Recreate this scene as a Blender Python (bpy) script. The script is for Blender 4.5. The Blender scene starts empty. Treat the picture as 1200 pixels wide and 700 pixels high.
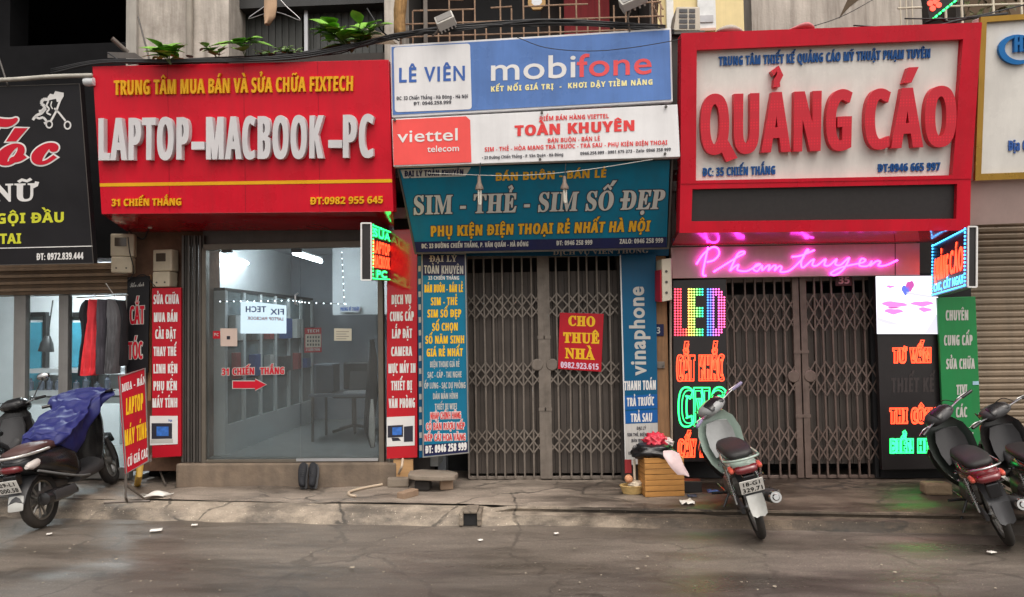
import bpy, bmesh, math, random, unicodedata
from mathutils import Vector, Matrix
from mathutils.geometry import tessellate_polygon, delaunay_2d_cdt
random.seed(11)
R = math.radians
SC = bpy.context.scene
COL = SC.collection

# ---------------------------------------------------------------- camera, sky, sun, exposure
FPX = 867.0
CAM = Vector((0.0, -7.2, 1.6))
ROT = (Matrix.Rotation(R(3.3), 3, 'Z') @ Matrix.Rotation(R(90 + 2.3), 3, 'X') @ Matrix.Rotation(R(-0.9), 3, 'Z'))
cd = bpy.data.cameras.new('camera'); cam = bpy.data.objects.new('camera', cd); COL.objects.link(cam)
cd.sensor_width = 36; cd.lens = 36 * FPX / 1200; cd.clip_end = 800; cd.clip_start = 0.05
cam.matrix_world = Matrix.Translation(CAM) @ ROT.to_4x4()
SC.camera = cam

W = bpy.data.worlds.new('World'); SC.world = W; W.use_nodes = True
nt = W.node_tree; nt.nodes.clear()
sky = nt.nodes.new('ShaderNodeTexSky'); sky.sky_type = 'NISHITA'; sky.sun_disc = False
sky.sun_elevation = R(62); sky.sun_rotation = R(160); sky.dust_density = 4; sky.air_density = 1; sky.ozone_density = 1
hs = nt.nodes.new('ShaderNodeHueSaturation'); hs.inputs['Saturation'].default_value = 0.22
tint = nt.nodes.new('ShaderNodeMix'); tint.data_type = 'RGBA'; tint.blend_type = 'MULTIPLY'
tint.inputs[0].default_value = 1; tint.inputs[7].default_value = (1.0, 0.955, 0.90, 1)
bg = nt.nodes.new('ShaderNodeBackground'); bg.inputs[1].default_value = 0.12
wo = nt.nodes.new('ShaderNodeOutputWorld')
nt.links.new(sky.outputs[0], hs.inputs['Color']); nt.links.new(hs.outputs[0], tint.inputs[6])
nt.links.new(tint.outputs[2], bg.inputs[0]); nt.links.new(bg.outputs[0], wo.inputs[0])

sd = bpy.data.lights.new('sun', 'SUN'); sd.energy = 0.9; sd.angle = R(75); sd.color = (1.0, 0.95, 0.88)
sun = bpy.data.objects.new('sun', sd); COL.objects.link(sun)
el, az = R(62), R(160)      # azimuth from +Y, clockwise: the light comes from the street side, above the camera
sdir = Vector((math.sin(az) * math.cos(el), math.cos(az) * math.cos(el), math.sin(el)))
sun.rotation_euler = sdir.to_track_quat('Z', 'Y').to_euler()
SC.view_settings.view_transform = 'Standard'; SC.view_settings.look = 'None'
SC.view_settings.exposure = 0.88; SC.view_settings.gamma = 1
SC.cycles.max_bounces = 7; SC.cycles.diffuse_bounces = 4; SC.cycles.glossy_bounces = 3
SC.cycles.transmission_bounces = 6; SC.cycles.transparent_max_bounces = 10
SC.cycles.sample_clamp_indirect = 6; SC.cycles.caustics_reflective = False; SC.cycles.caustics_refractive = False
try: SC.cycles.use_denoising = True
except Exception: pass

# ---------------------------------------------------------------- where a direction of the photo meets a real surface
def ray(px, py):
    return ROT @ Vector(((px - 600) / FPX, -(py - 350) / FPX, -1.0))
def P(px, py, Y):
    d = ray(px, py); return CAM + d * ((Y - CAM.y) / d.y)
def G(px, py, z=0.0):
    d = ray(px, py); return CAM + d * ((z - CAM.z) / d.z)
class Plane:
    def __init__(s, o, u, v):
        s.o = Vector(o); s.u = Vector(u).normalized(); s.n = s.u.cross(Vector(v)).normalized(); s.v = s.n.cross(s.u)
        if s.n.dot(CAM - s.o) < 0: s.n = -s.n
    def hit(s, px, py):
        d = ray(px, py); return CAM + d * ((s.o - CAM).dot(s.n) / d.dot(s.n))

# ---------------------------------------------------------------- materials
def srgb(r, g=None, b=None):
    if g is None: r, g, b = r
    f = lambda c: (c / 255 / 12.92) if c / 255 <= 0.04045 else ((c / 255 + 0.055) / 1.055) ** 2.4
    return (f(r), f(g), f(b), 1)
_mats = {}
def mat(name, col, rough=0.5, metal=0.0, var=0.12, scale=6.0, bump=0.0, bscale=40.0, dirt=0.0, streak=0.0, dirtcol=(0.05, 0.045, 0.04, 1),
        emit=None, estr=0.0, coat=0.0, rvar=0.0, spec=0.5, alpha=None, stretch=(1, 1, 1)):
    if name in _mats: return _mats[name]
    m = bpy.data.materials.new(name); m.use_nodes = True; _mats[name] = m
    n = m.node_tree.nodes; l = m.node_tree.links; b = n['Principled BSDF']
    col = tuple(col) if len(col) == 4 else tuple(col) + (1,)
    b.inputs['Roughness'].default_value = rough; b.inputs['Metallic'].default_value = metal
    b.inputs['Specular IOR Level'].default_value = spec
    if coat: b.inputs['Coat Weight'].default_value = coat; b.inputs['Coat Roughness'].default_value = 0.08
    tc = n.new('ShaderNodeTexCoord'); mp = n.new('ShaderNodeMapping'); mp.inputs['Scale'].default_value = stretch
    l.new(tc.outputs['Object'], mp.inputs[0])
    nz = n.new('ShaderNodeTexNoise'); nz.inputs['Scale'].default_value = scale; nz.inputs['Detail'].default_value = 6; nz.inputs['Roughness'].default_value = 0.6
    l.new(mp.outputs[0], nz.inputs['Vector'])
    mr = n.new('ShaderNodeMapRange'); mr.inputs[1].default_value = 0.3; mr.inputs[2].default_value = 0.7
    mr.inputs[3].default_value = 1 - var; mr.inputs[4].default_value = 1 + var
    l.new(nz.outputs[0], mr.inputs[0])
    mx = n.new('ShaderNodeMix'); mx.data_type = 'RGBA'; mx.blend_type = 'MULTIPLY'; mx.inputs[0].default_value = 1
    mx.inputs[6].default_value = col; l.new(mr.outputs[0], mx.inputs[7])
    out = mx.outputs[2]
    if dirt or streak:
        for amt, sc, st in ((dirt, 2.3, (1, 1, 1)), (streak, 5.0, (1.6, 1.6, 0.12))):
            if not amt: continue
            mp2 = n.new('ShaderNodeMapping'); mp2.inputs['Scale'].default_value = st; l.new(tc.outputs['Object'], mp2.inputs[0])
            n2 = n.new('ShaderNodeTexNoise'); n2.inputs['Scale'].default_value = sc; n2.inputs['Detail'].default_value = 8; n2.inputs['Roughness'].default_value = 0.7
            l.new(mp2.outputs[0], n2.inputs['Vector'])
            r2 = n.new('ShaderNodeMapRange'); r2.inputs[1].default_value = 0.42; r2.inputs[2].default_value = 0.72; r2.inputs[4].default_value = amt
            l.new(n2.outputs[0], r2.inputs[0])
            m2 = n.new('ShaderNodeMix'); m2.data_type = 'RGBA'; m2.inputs[7].default_value = dirtcol
            l.new(r2.outputs[0], m2.inputs[0]); l.new(out, m2.inputs[6]); out = m2.outputs[2]
    l.new(out, b.inputs['Base Color'])
    if rvar:
        r3 = n.new('ShaderNodeMapRange'); r3.inputs[1].default_value = 0.35; r3.inputs[2].default_value = 0.65
        r3.inputs[3].default_value = max(0.02, rough - rvar); r3.inputs[4].default_value = min(1, rough + rvar)
        l.new(nz.outputs[0], r3.inputs[0]); l.new(r3.outputs[0], b.inputs['Roughness'])
    if bump:
        n4 = n.new('ShaderNodeTexNoise'); n4.inputs['Scale'].default_value = bscale; n4.inputs['Detail'].default_value = 5
        l.new(tc.outputs['Object'], n4.inputs['Vector'])
        bp = n.new('ShaderNodeBump'); bp.inputs['Strength'].default_value = bump; bp.inputs['Distance'].default_value = 0.01
        l.new(n4.outputs[0], bp.inputs['Height']); l.new(bp.outputs[0], b.inputs['Normal'])
    if emit:
        b.inputs['Emission Color'].default_value = tuple(emit)[:3] + (1,); b.inputs['Emission Strength'].default_value = estr
    if alpha is not None: b.inputs['Alpha'].default_value = alpha
    return m
def lamp_mat(name, col, s):
    return mat(name, (0.02, 0.02, 0.02), 0.5, var=0, emit=col, estr=s)
def glass_mat(name='pane_glass', tintc=(0.93, 0.97, 0.97), refl=0.16, haze=0.06):
    """clear pane with a mirror film and a thin dirt film mixed in as painted haze"""
    if name in _mats: return _mats[name]
    m = bpy.data.materials.new(name); m.use_nodes = True; _mats[name] = m
    n = m.node_tree.nodes; l = m.node_tree.links; n.clear()
    o = n.new('ShaderNodeOutputMaterial'); t = n.new('ShaderNodeBsdfTransparent'); g = n.new('ShaderNodeBsdfGlossy'); mx = n.new('ShaderNodeMixShader')
    t.inputs[0].default_value = tintc + (1,); g.inputs['Roughness'].default_value = 0.03
    d = n.new('ShaderNodeBsdfDiffuse'); d.inputs[0].default_value = (.62, .62, .60, 1); m2 = n.new('ShaderNodeMixShader')  # pale diffuse share puts haze into the glass colour
    tc = n.new('ShaderNodeTexCoord'); nz = n.new('ShaderNodeTexNoise'); nz.inputs['Scale'].default_value = 2.2; nz.inputs['Detail'].default_value = 6; mr = n.new('ShaderNodeMapRange')
    mr.inputs[1].default_value = .3; mr.inputs[2].default_value = .7; mr.inputs[3].default_value = haze * .6; mr.inputs[4].default_value = haze * 1.4
    l.new(tc.outputs['Object'], nz.inputs['Vector']); l.new(nz.outputs[0], mr.inputs[0]); l.new(mr.outputs[0], m2.inputs[0]); l.new(t.outputs[0], m2.inputs[1]); l.new(d.outputs[0], m2.inputs[2])
    f = n.new('ShaderNodeLayerWeight'); f.inputs[0].default_value = refl
    l.new(f.outputs['Fresnel'], mx.inputs[0]); l.new(m2.outputs[0], mx.inputs[1]); l.new(g.outputs[0], mx.inputs[2]); l.new(mx.outputs[0], o.inputs[0])
    return m

# ---------------------------------------------------------------- mesh helpers
class MB:
    def __init__(s): s.v = []; s.f = []
    def add(s, vs, fs):
        k = len(s.v); s.v += [Vector(v) for v in vs]; s.f += [tuple(i + k for i in f) for f in fs]; return s
    def box(s, a, b, M=None):
        (x0, y0, z0), (x1, y1, z1) = a, b
        vs = [Vector(c) for c in ((x0, y0, z0), (x1, y0, z0), (x1, y1, z0), (x0, y1, z0), (x0, y0, z1), (x1, y0, z1), (x1, y1, z1), (x0, y1, z1))]
        if M is not None: vs = [M @ v for v in vs]
        return s.add(vs, [(3, 2, 1, 0), (4, 5, 6, 7), (0, 1, 5, 4), (1, 2, 6, 5), (2, 3, 7, 6), (3, 0, 4, 7)])
    def hexa(s, front, back):
        """front: TL TR BR BL, back the same"""
        return s.add(list(front) + list(back), [(3, 2, 1, 0), (4, 5, 6, 7), (0, 1, 5, 4), (1, 2, 6, 5), (2, 3, 7, 6), (3, 0, 4, 7)])
    def tube(s, pts, r, n=8, cap=True):
        pts = [Vector(p) for p in pts]; rs = r if isinstance(r, (list, tuple)) else [r] * len(pts)
        t0 = (pts[1] - pts[0]).normalized(); a = t0.orthogonal().normalized(); rings = []; k = len(s.v)
        for i, p in enumerate(pts):
            t = (pts[min(i + 1, len(pts) - 1)] - pts[max(i - 1, 0)])
            if t.length < 1e-9: t = t0
            t.normalize(); a = (a - t * a.dot(t))
            a = a.normalized() if a.length > 1e-6 else t.orthogonal().normalized()
            b = t.cross(a)
            s.v += [p + (a * math.cos(2 * math.pi * j / n) + b * math.sin(2 * math.pi * j / n)) * rs[i] for j in range(n)]
        for i in range(len(pts) - 1):
            for j in range(n):
                j2 = (j + 1) % n
                s.f.append((k + i * n + j, k + i * n + j2, k + (i + 1) * n + j2, k + (i + 1) * n + j))
        if cap:
            s.f.append(tuple(k + j for j in reversed(range(n)))); s.f.append(tuple(k + (len(pts) - 1) * n + j for j in range(n)))
        return s
    def lathe(s, prof, n=24, M=None, axis='Z'):
        """prof: (radius, height) pairs along the axis"""
        k = len(s.v)
        for (r, h) in prof:
            for j in range(n):
                c, d = math.cos(2 * math.pi * j / n) * r, math.sin(2 * math.pi * j / n) * r
                p = Vector((c, d, h)) if axis == 'Z' else (Vector((c, h, d)) if axis == 'Y' else Vector((h, c, d)))
                s.v.append(M @ p if M is not None else p)
        for i in range(len(prof) - 1):
            for j in range(n):
                j2 = (j + 1) % n
                s.f.append((k + i * n + j, k + i * n + j2, k + (i + 1) * n + j2, k + (i + 1) * n + j))
        return s
    def loft(s, rings, close=True):
        n = len(rings[0]); k = len(s.v)
        for r in rings: s.v += [Vector(p) for p in r]
        for i in range(len(rings) - 1):
            for j in range(n):
                j2 = (j + 1) % n
                s.f.append((k + i * n + j, k + i * n + j2, k + (i + 1) * n + j2, k + (i + 1) * n + j))
        if close:
            s.f.append(tuple(k + j for j in reversed(range(n)))); s.f.append(tuple(k + (len(rings) - 1) * n + j for j in range(n)))
        return s
    def prism(s, poly, d):
        """flat outline (list of points) thickened along d"""
        n = len(poly); d = Vector(d); a = [Vector(p) for p in poly]
        k = len(s.v); s.v += a + [p + d for p in a]
        for t in tessellate_polygon([a]): s.f.append((k + t[0], k + t[1], k + t[2])); s.f.append((k + n + t[2], k + n + t[1], k + n + t[0]))
        for i in range(n):
            j = (i + 1) % n; s.f.append((k + i, k + j, k + n + j, k + n + i))
        return s

def root_empty(name, loc, label, cat, group=None):
    o = bpy.data.objects.new(name, None); COL.objects.link(o); o.location = loc; o.empty_display_size = 0.1
    tag(o, label, cat, group); return o
def tag(o, label=None, cat=None, group=None, kind=None):
    if label: o['label'] = label
    if cat: o['category'] = cat
    if group: o['group'] = group
    if kind: o['kind'] = kind
    return o
def wloc(o):
    v = Vector((0, 0, 0))
    while o is not None: v = v + o.location; o = o.parent
    return v
def obj(name, mb, m, parent=None, smooth=False, origin=None, bevel=0, subd=0, seg=2, fixn=True, auto=None):
    """world-space MB -> ONE mesh object under parent (thing builders keep parents unrotated until everything is built)"""
    me = bpy.data.meshes.new(name)
    pl = wloc(parent) if parent is not None else Vector((0, 0, 0))
    if parent is None:
        if origin is None:
            xs = [v.x for v in mb.v]; ys = [v.y for v in mb.v]; zs = [v.z for v in mb.v]
            origin = Vector(((min(xs) + max(xs)) / 2, (min(ys) + max(ys)) / 2, min(zs)))
        off = Vector(origin)
    else: off = pl
    me.from_pydata([tuple(v - off) for v in mb.v], [], mb.f); me.update()
    if fixn:
        bm = bmesh.new(); bm.from_mesh(me); bmesh.ops.recalc_face_normals(bm, faces=bm.faces); bm.to_mesh(me); bm.free()
    if m is not None: me.materials.append(m)
    o = bpy.data.objects.new(name, me); COL.objects.link(o)
    if parent is not None: o.parent = parent
    else: o.location = off
    if smooth or auto:
        me.polygons.foreach_set('use_smooth', [True] * len(me.polygons))
        try: me.set_sharp_from_angle(angle=R(auto or 180))
        except Exception: pass
    if bevel:
        b = o.modifiers.new('bevel', 'BEVEL'); b.width = bevel; b.segments = seg; b.limit_method = 'ANGLE'; b.angle_limit = R(40)
    if subd:
        q = o.modifiers.new('sub', 'SUBSURF'); q.levels = subd; q.render_levels = subd
    return o
def pb(x0, y0, x1, y1, Y, depth, mb=None):
    """axis-aligned box whose front face, at depth Y, covers about that stretch of the view"""
    ym, xm = (y0 + y1) / 2, (x0 + x1) / 2
    a, b = P(x0, ym, Y), P(x1, ym, Y); t, c = P(xm, y0, Y), P(xm, y1, Y)
    return (mb or MB()).box((a.x, Y, c.z), (b.x, Y + depth, t.z))
def catmull(pts, k=8, closed=False):
    pts = [Vector(p) for p in pts]; out = []; n = len(pts)
    for i in range(n if closed else n - 1):
        p0 = pts[(i - 1) % n] if closed or i > 0 else pts[0] * 2 - pts[1]
        p1, p2 = pts[i], pts[(i + 1) % n]
        p3 = pts[(i + 2) % n] if closed or i + 2 < n else pts[-1] * 2 - pts[-2]
        for j in range(k):
            t = j / k
            out.append(0.5 * ((2 * p1) + (p2 - p0) * t + (2 * p0 - 5 * p1 + 4 * p2 - p3) * t * t + (3 * p1 - p0 - 3 * p2 + p3) * t ** 3))
    if not closed: out.append(pts[-1])
    return out

# ---------------------------------------------------------------- lettering: glyph outlines -> flat or raised meshes
_gl = {}
def _raw(body):
    c = bpy.data.curves.new('glyph', 'FONT'); c.body = body
    o = bpy.data.objects.new('glyph', c); COL.objects.link(o)
    dg = bpy.context.evaluated_depsgraph_get(); cu = o.evaluated_get(dg).to_curve(dg); polys = []
    for sp in cu.splines:
        b = sp.bezier_points; pts = []
        for i in range(len(b)):
            p, q = b[i], b[(i + 1) % len(b)]
            a0, a1, a2, a3 = (Vector(x).to_2d() for x in (p.co, p.handle_right, q.handle_left, q.co))
            pts.append(a0)
            d = (a3 - a0)
            if d.length > 1e-6:
                nrm = Vector((-d.y, d.x)) / d.length
                if max(abs((a1 - a0).dot(nrm)), abs((a2 - a0).dot(nrm))) > 0.003:
                    for t in (0.25, 0.5, 0.75):
                        s_ = 1 - t; pts.append(a0 * s_ ** 3 + a1 * 3 * s_ * s_ * t + a2 * 3 * s_ * t * t + a3 * t ** 3)
        cl = []
        for p in pts:
            if not cl or (p - cl[-1]).length > 1e-4: cl.append(p)
        if len(cl) > 2 and (cl[0] - cl[-1]).length < 1e-4: cl.pop()
        if len(cl) > 2: polys.append(cl)
    o.to_curve_clear() if False else None
    bpy.data.objects.remove(o); bpy.data.curves.remove(c)
    return polys
def _xmax(polys): return max((p.x for q in polys for p in q), default=0.0)
_IX = None
def _circ(cx, cy, r, n=10): return [Vector((cx + r * math.cos(2 * math.pi * i / n), cy + r * math.sin(2 * math.pi * i / n))) for i in range(n)]
def _band(pts, w):
    pts = [Vector(p) for p in pts]; L, Rr = [], []
    for i, p in enumerate(pts):
        d = (pts[min(i + 1, len(pts) - 1)] - pts[max(0, i - 1)]).normalized(); nn = Vector((-d.y, d.x)) * w / 2
        L.append(p + nn); Rr.append(p - nn)
    return L + Rr[::-1]
def _marks(base, ms):
    """Vietnamese marks for the fancy letters, drawn from their base letter's box"""
    xs = [p.x for q in base for p in q]; ys = [p.y for q in base for p in q]
    cx, top, right = (min(xs) + max(xs)) / 2, max(ys), max(xs); out = []; y = top + 0.06; dx = 0
    for m in ms:
        if m == '\u0302': out.append(_band([(cx - .17, y), (cx, y + .14), (cx + .17, y)], .075)); y += .12; dx = .17
        elif m == '\u0306': out.append(_band([(cx - .15, y + .12), (cx - .08, y + .03), (cx + .08, y + .03), (cx + .15, y + .12)], .07)); y += .15
        elif m == '\u031b': out.append(_band([(right - .05, top - .12), (right + .05, top - .06), (right + .08, top + .06)], .09))
        elif m == '\u0301': out.append([Vector(p) for p in ((cx + dx - .04, y), (cx + dx + .06, y), (cx + dx + .2, y + .18), (cx + dx + .06, y + .18))])
        elif m == '\u0300': out.append([Vector(p) for p in ((cx + .06 - dx, y), (cx - .04 - dx, y), (cx - .2 - dx, y + .18), (cx - .05 - dx, y + .18))])
        elif m == '\u0303': out.append(_band([(cx - .2, y + .03), (cx - .1, y + .11), (cx + .08, y + .05), (cx + .2, y + .13)], .07))
        elif m == '\u0309': out.append(_band([(cx - .09 + dx * .8, y + .16), (cx + .02 + dx * .8, y + .22), (cx + .08 + dx * .8, y + .14), (cx + dx * .8, y + .07), (cx + dx * .8, y)], .065))
        elif m == '\u0323': out.append(_circ(cx, min(min(ys), 0) - .13, .075))
    return out
_SER = (0x1D400, 0x1D41A, 0x1D7CE); _SCR = (0x1D4D0, 0x1D4EA, 0x1D7CE); _BLD = (0x1D5D4, 0x1D5EE, 0x1D7EC)
def glyph(ch, font):
    global _IX
    if _IX is None: _IX = (_xmax(_raw('I')), _xmax(_raw('\U0001D408')))
    k = (ch, font)
    if k in _gl: return _gl[k]
    if font == 'inter' or ch == ' ':
        g = ([_raw(ch)] if ch != ' ' else [], _xmax(_raw(ch + 'I')) - _IX[0])
    else:
        tb = {'serif': _SER, 'script': _SCR, 'bold': _BLD}[font]
        nf = unicodedata.normalize('NFD', ch); b = nf[0]; bar = False
        if b in 'Đđ': bar = True; b = 'D' if b == 'Đ' else 'd'
        if 'A' <= b <= 'Z': c = chr(tb[0] + ord(b) - 65)
        elif 'a' <= b <= 'z': c = chr(tb[1] + ord(b) - 97)
        elif '0' <= b <= '9': c = chr(tb[2] + ord(b) - 48)
        else: c = b
        base = _raw(c); parts = [base] + [[m] for m in _marks(base, nf[1:])]
        if bar:
            xs = [p.x for q in base for p in q]; x0 = min(xs)
            parts.append([[Vector(p) for p in ((x0 - .06, .31), (x0 + .36, .31), (x0 + .36, .40), (x0 - .06, .40))]])
        g = (parts, _xmax(_raw(c + '\U0001D408')) - _IX[1])
    g = ([_orient(p) for p in g[0]], g[1]); _gl[k] = g; return g
def _area(p): return 0.5 * sum(p[i].x * p[(i + 1) % len(p)].y - p[(i + 1) % len(p)].x * p[i].y for i in range(len(p)))
def inside(pt, poly):
    c = False; n = len(poly)
    for i in range(n):
        a, b = poly[i], poly[(i + 1) % n]
        if (a.y > pt.y) != (b.y > pt.y) and pt.x < (b.x - a.x) * (pt.y - a.y) / (b.y - a.y) + a.x: c = not c
    return c
def _grow(polys, ex, ey):
    out = []
    for i, p in enumerate(polys):
        depth = sum(1 for j, q in enumerate(polys) if j != i and inside(p[0], q))
        sg = (1 if _area(p) > 0 else -1) * (1 if depth % 2 == 0 else -1); n = len(p); q = []
        for k in range(n):
            d1 = (p[k] - p[k - 1]); d2 = (p[(k + 1) % n] - p[k])
            n1 = Vector((d1.y, -d1.x)).normalized(); n2 = Vector((d2.y, -d2.x)).normalized(); m = n1 + n2
            m = m / max(0.5, m.dot(n1)) if m.length > 1e-6 else n1
            q.append(p[k] + Vector((m.x * ex, m.y * ey)) * sg)
        out.append(q)
    return out
def layout(text, font, track=0.0):
    """list of (parts, x) plus total width, in em with capitals 0.69 high"""
    x = 0; out = []
    for ch in text:
        parts, adv = glyph(ch, font); out.append((parts, x)); x += adv + track
    xs = [p.x + gx for parts, gx in out for q in parts for c in q for p in c]
    return out, min(xs), max(xs)
def glyph_polys(text, font, W_, H_, bold=(0, 0), track=0.0, cap=0.69):
    """polygons fitted to a box W_ x H_ (H_ the height of capitals), bold = extra half-stroke (x, y) as a share of H_"""
    out, x0, x1 = layout(text, font, track); ex, ey = bold[0] * H_, bold[1] * H_
    gap = 1.7 * ex; ng = max(1, len(text) - 1)
    sx = (W_ - 2 * ex - gap * ng) / (x1 - x0)
    if sx <= 0.25 * W_ / (x1 - x0): gap = 0; sx = (W_ - 2 * ex) / (x1 - x0)
    sy = (H_ - 2 * ey) / cap; res = []
    for gi, (parts, gx) in enumerate(out):
        for i, part in enumerate(parts):
            q = [[Vector(((p.x + gx - x0) * sx + ex + gap * gi, p.y * sy + ey)) for p in c] for c in part]
            res.append((_grow(q, ex, ey) if (ex or ey) else q, i))
    return res
def _wind(x, y, polys):
    w = 0
    for c in polys:
        n = len(c)
        for i in range(n):
            p, q = c[i], c[(i + 1) % n]
            if (p.y > y) != (q.y > y) and x < (q.x - p.x) * (y - p.y) / (q.y - p.y) + p.x: w += 1 if q.y > p.y else -1
    return w
def fill(polys):
    """triangles of the area the contours wind round (holes run the other way)"""
    vs, es = [], []
    for c in polys: k = len(vs); vs += [p * 100 for p in c]; es += [(k + i, k + (i + 1) % len(c)) for i in range(len(c))]
    o = delaunay_2d_cdt(vs, es, [], 0, 1e-5); out = [p / 100 for p in o[0]]; tris = []
    for f in o[2]:
        g = (out[f[0]] + out[f[1]] + out[f[2]]) / 3
        if _wind(g.x, g.y, polys) != 0: tris.append(tuple(f))
    return out, tris
def _orient(polys):
    res = []
    for i, p in enumerate(polys):
        d = sum(1 for j, q in enumerate(polys) if j != i and inside(p[0], q)); ok = (_area(p) > 0) == (d % 2 == 0); res.append(p if ok else p[::-1])
    return res
def letters(mb, text, A, B, C, n, font='inter', bold=(0, 0), raise_=0.0, off=0.003, track=0.0, grow=0.0, cap=0.69):
    """A, B: ends of the baseline; C: top of the capitals above A"""
    A, B, C = Vector(A), Vector(B), Vector(C); Wd, Hd = (B - A).length, (C - A).length; u, v = (B - A) / Wd, (C - A) / Hd
    for polys, lev in glyph_polys(text, font, Wd, Hd, bold, track, cap):
        if grow: polys = _grow(polys, grow, grow)
        flat, tris = fill(polys)
        zz = off + raise_ + 0.0012 * lev; k = len(mb.v)
        mb.v += [A + u * p.x + v * p.y + n * zz for p in flat]; mb.f += [tuple(k + i for i in t) for t in tris]
        if raise_:
            cnt = {}
            for t in tris:
                for a, b in ((t[0], t[1]), (t[1], t[2]), (t[2], t[0])): cnt[(a, b)] = 1
            m = len(flat); mb.v += [A + u * p.x + v * p.y + n * 0.001 for p in flat]
            for (a, b) in cnt:
                if (b, a) not in cnt: mb.f.append((k + b, k + a, k + m + a, k + m + b))
    return mb
def line(parent, pl, text, x0, y0, x1, y1, h, m, font='inter', bold=(0.03, 0.02), raise_=0.0, off=0.003, track=0.0, name='lettering', grow=0.0, cap=0.69, lean=0):
    """one line of writing on a sign's plane: baseline from (x0,y0) to (x1,y1) as seen in the photo, capitals h high"""
    if font == 'inter' and bold[0] >= .03: font = 'bold'; bold = (max(0, bold[0] - .014), max(0, bold[1] - .014)); cap = .715
    if font == 'plain': font = 'inter'
    mb = MB(); letters(mb, text, pl.hit(x0, y0), pl.hit(x1, y1), pl.hit(x0 + lean, y0 - h), pl.n, font, bold, raise_, off, track, grow, cap)
    return obj(name, mb, m, parent, fixn=bool(raise_))
def outline_strip(mb, polys, tr, w):
    """ribbons along glyph outlines (LED tube lettering)"""
    for poly in polys:
        n = len(poly); inn = []
        for k in range(n):
            d1 = poly[k] - poly[k - 1]; d2 = poly[(k + 1) % n] - poly[k]
            m = Vector((d1.y, -d1.x)).normalized() + Vector((d2.y, -d2.x)).normalized()
            m = m.normalized() if m.length > 1e-6 else Vector((d1.y, -d1.x)).normalized()
            inn.append(m)
        k0 = len(mb.v)
        mb.v += [tr(poly[k] + inn[k] * w / 2) for k in range(n)] + [tr(poly[k] - inn[k] * w / 2) for k in range(n)]
        for k in range(n):
            j = (k + 1) % n; mb.f.append((k0 + k, k0 + j, k0 + n + j, k0 + n + k))
def led_line(parent, pl, text, x0, y0, x1, y1, h, m, w=0.008, bold=(0.05, 0.02), off=0.006, inner=True, name='led_lettering', font='inter', track=0):
    A, B, C = pl.hit(x0, y0), pl.hit(x1, y1), pl.hit(x0, y0 - h); Wd, Hd = (B - A).length, (C - A).length
    u, v = (B - A) / Wd, (C - A) / Hd; mb = MB(); tr = lambda p: A + u * p.x + v * p.y + pl.n * off
    for polys, lev in glyph_polys(text, 'bold', Wd, Hd, bold, track, .715):
        outline_strip(mb, polys, tr, w)
    return obj(name, mb, m, parent, fixn=False)

def quad_panel(pl, c, thick, mb=None):
    f = [pl.hit(*p) for p in c]; return (mb or MB()).hexa(f, [p - pl.n * thick for p in f])
def sign(name, label, cat, c, Yt, Yb, thick, m, group=None, panel='panel', bevel=0.004):
    """c: TL TR BR BL as seen; the front leans from depth Yt at the top to Yb at the bottom"""
    tl, tr_, bl = P(*c[0], Yt), P(*c[1], Yt), P(*c[3], Yb)
    pl = Plane(tl, tr_ - tl, tl - bl)
    base = (pl.hit(*c[2]) + pl.hit(*c[3])) / 2
    r = root_empty(name, base, label, cat, group)
    p = obj(panel, quad_panel(pl, c, thick), m, r, bevel=bevel)
    return r, pl, p
def patch(parent, pl, c, m, name='patch', off=0.002, thick=0.0, rad=0):
    """flat coloured field on a sign (or a raised slab with thick)"""
    if rad:
        pts = []
        for i in range(4):
            p, a, b = Vector(c[i]), Vector(c[i - 1]), Vector(c[(i + 1) % 4])
            e1, e2 = p + (a - p).normalized() * rad, p + (b - p).normalized() * rad
            for t in (0, .25, .5, .75, 1): pts.append(e1 * (1 - t) ** 2 + p * 2 * t * (1 - t) + e2 * t * t)
        c = pts
    f = [pl.hit(p[0], p[1]) + pl.n * (off + thick) for p in c]; mb = MB()
    if thick: mb.prism(f, -pl.n * thick)
    else: mb.add(f, [tuple(range(len(f)))])
    return obj(name, mb, m, parent, fixn=bool(thick))
def ring_frame(parent, pl, c, wpx, m, out=0.02, back=0.0, name='frame'):
    """a frame of four mitred rails round the quad c (px), wpx wide towards the inside"""
    cx = sum(p[0] for p in c) / 4; cy = sum(p[1] for p in c) / 4; w = wpx if isinstance(wpx, (tuple, list)) else (wpx, wpx, wpx, wpx)   # top right bottom left
    tl, tr_, br, bl = c
    inn = [(tl[0] + w[3], tl[1] + w[0]), (tr_[0] - w[1], tr_[1] + w[0]), (br[0] - w[1], br[1] - w[2]), (bl[0] + w[3], bl[1] - w[2])]
    mb = MB(); ou = [pl.hit(*p) for p in c]; ii = [pl.hit(*p) for p in inn]; n = pl.n
    v = [p + n * out for p in ou] + [p + n * out for p in ii] + [p - n * back for p in ou] + [p - n * back for p in ii]
    f = []
    for i in range(4):
        j = (i + 1) % 4; f += [(i, j, 4 + j, 4 + i), (8 + j, 8 + i, 12 + i, 12 + j), (i, 8 + i, 8 + j, j), (4 + i, 4 + j, 12 + j, 12 + i)]
    mb.add(v, f); return obj(name, mb, m, parent), inn

# ================================================================ SETTING
def X0(px, Y=0.0, py=385): return P(px, py, Y).x
def Z0(px, py, Y=0.0): return P(px, py, Y).z
SW = 0.13                                   # pavement height
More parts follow.
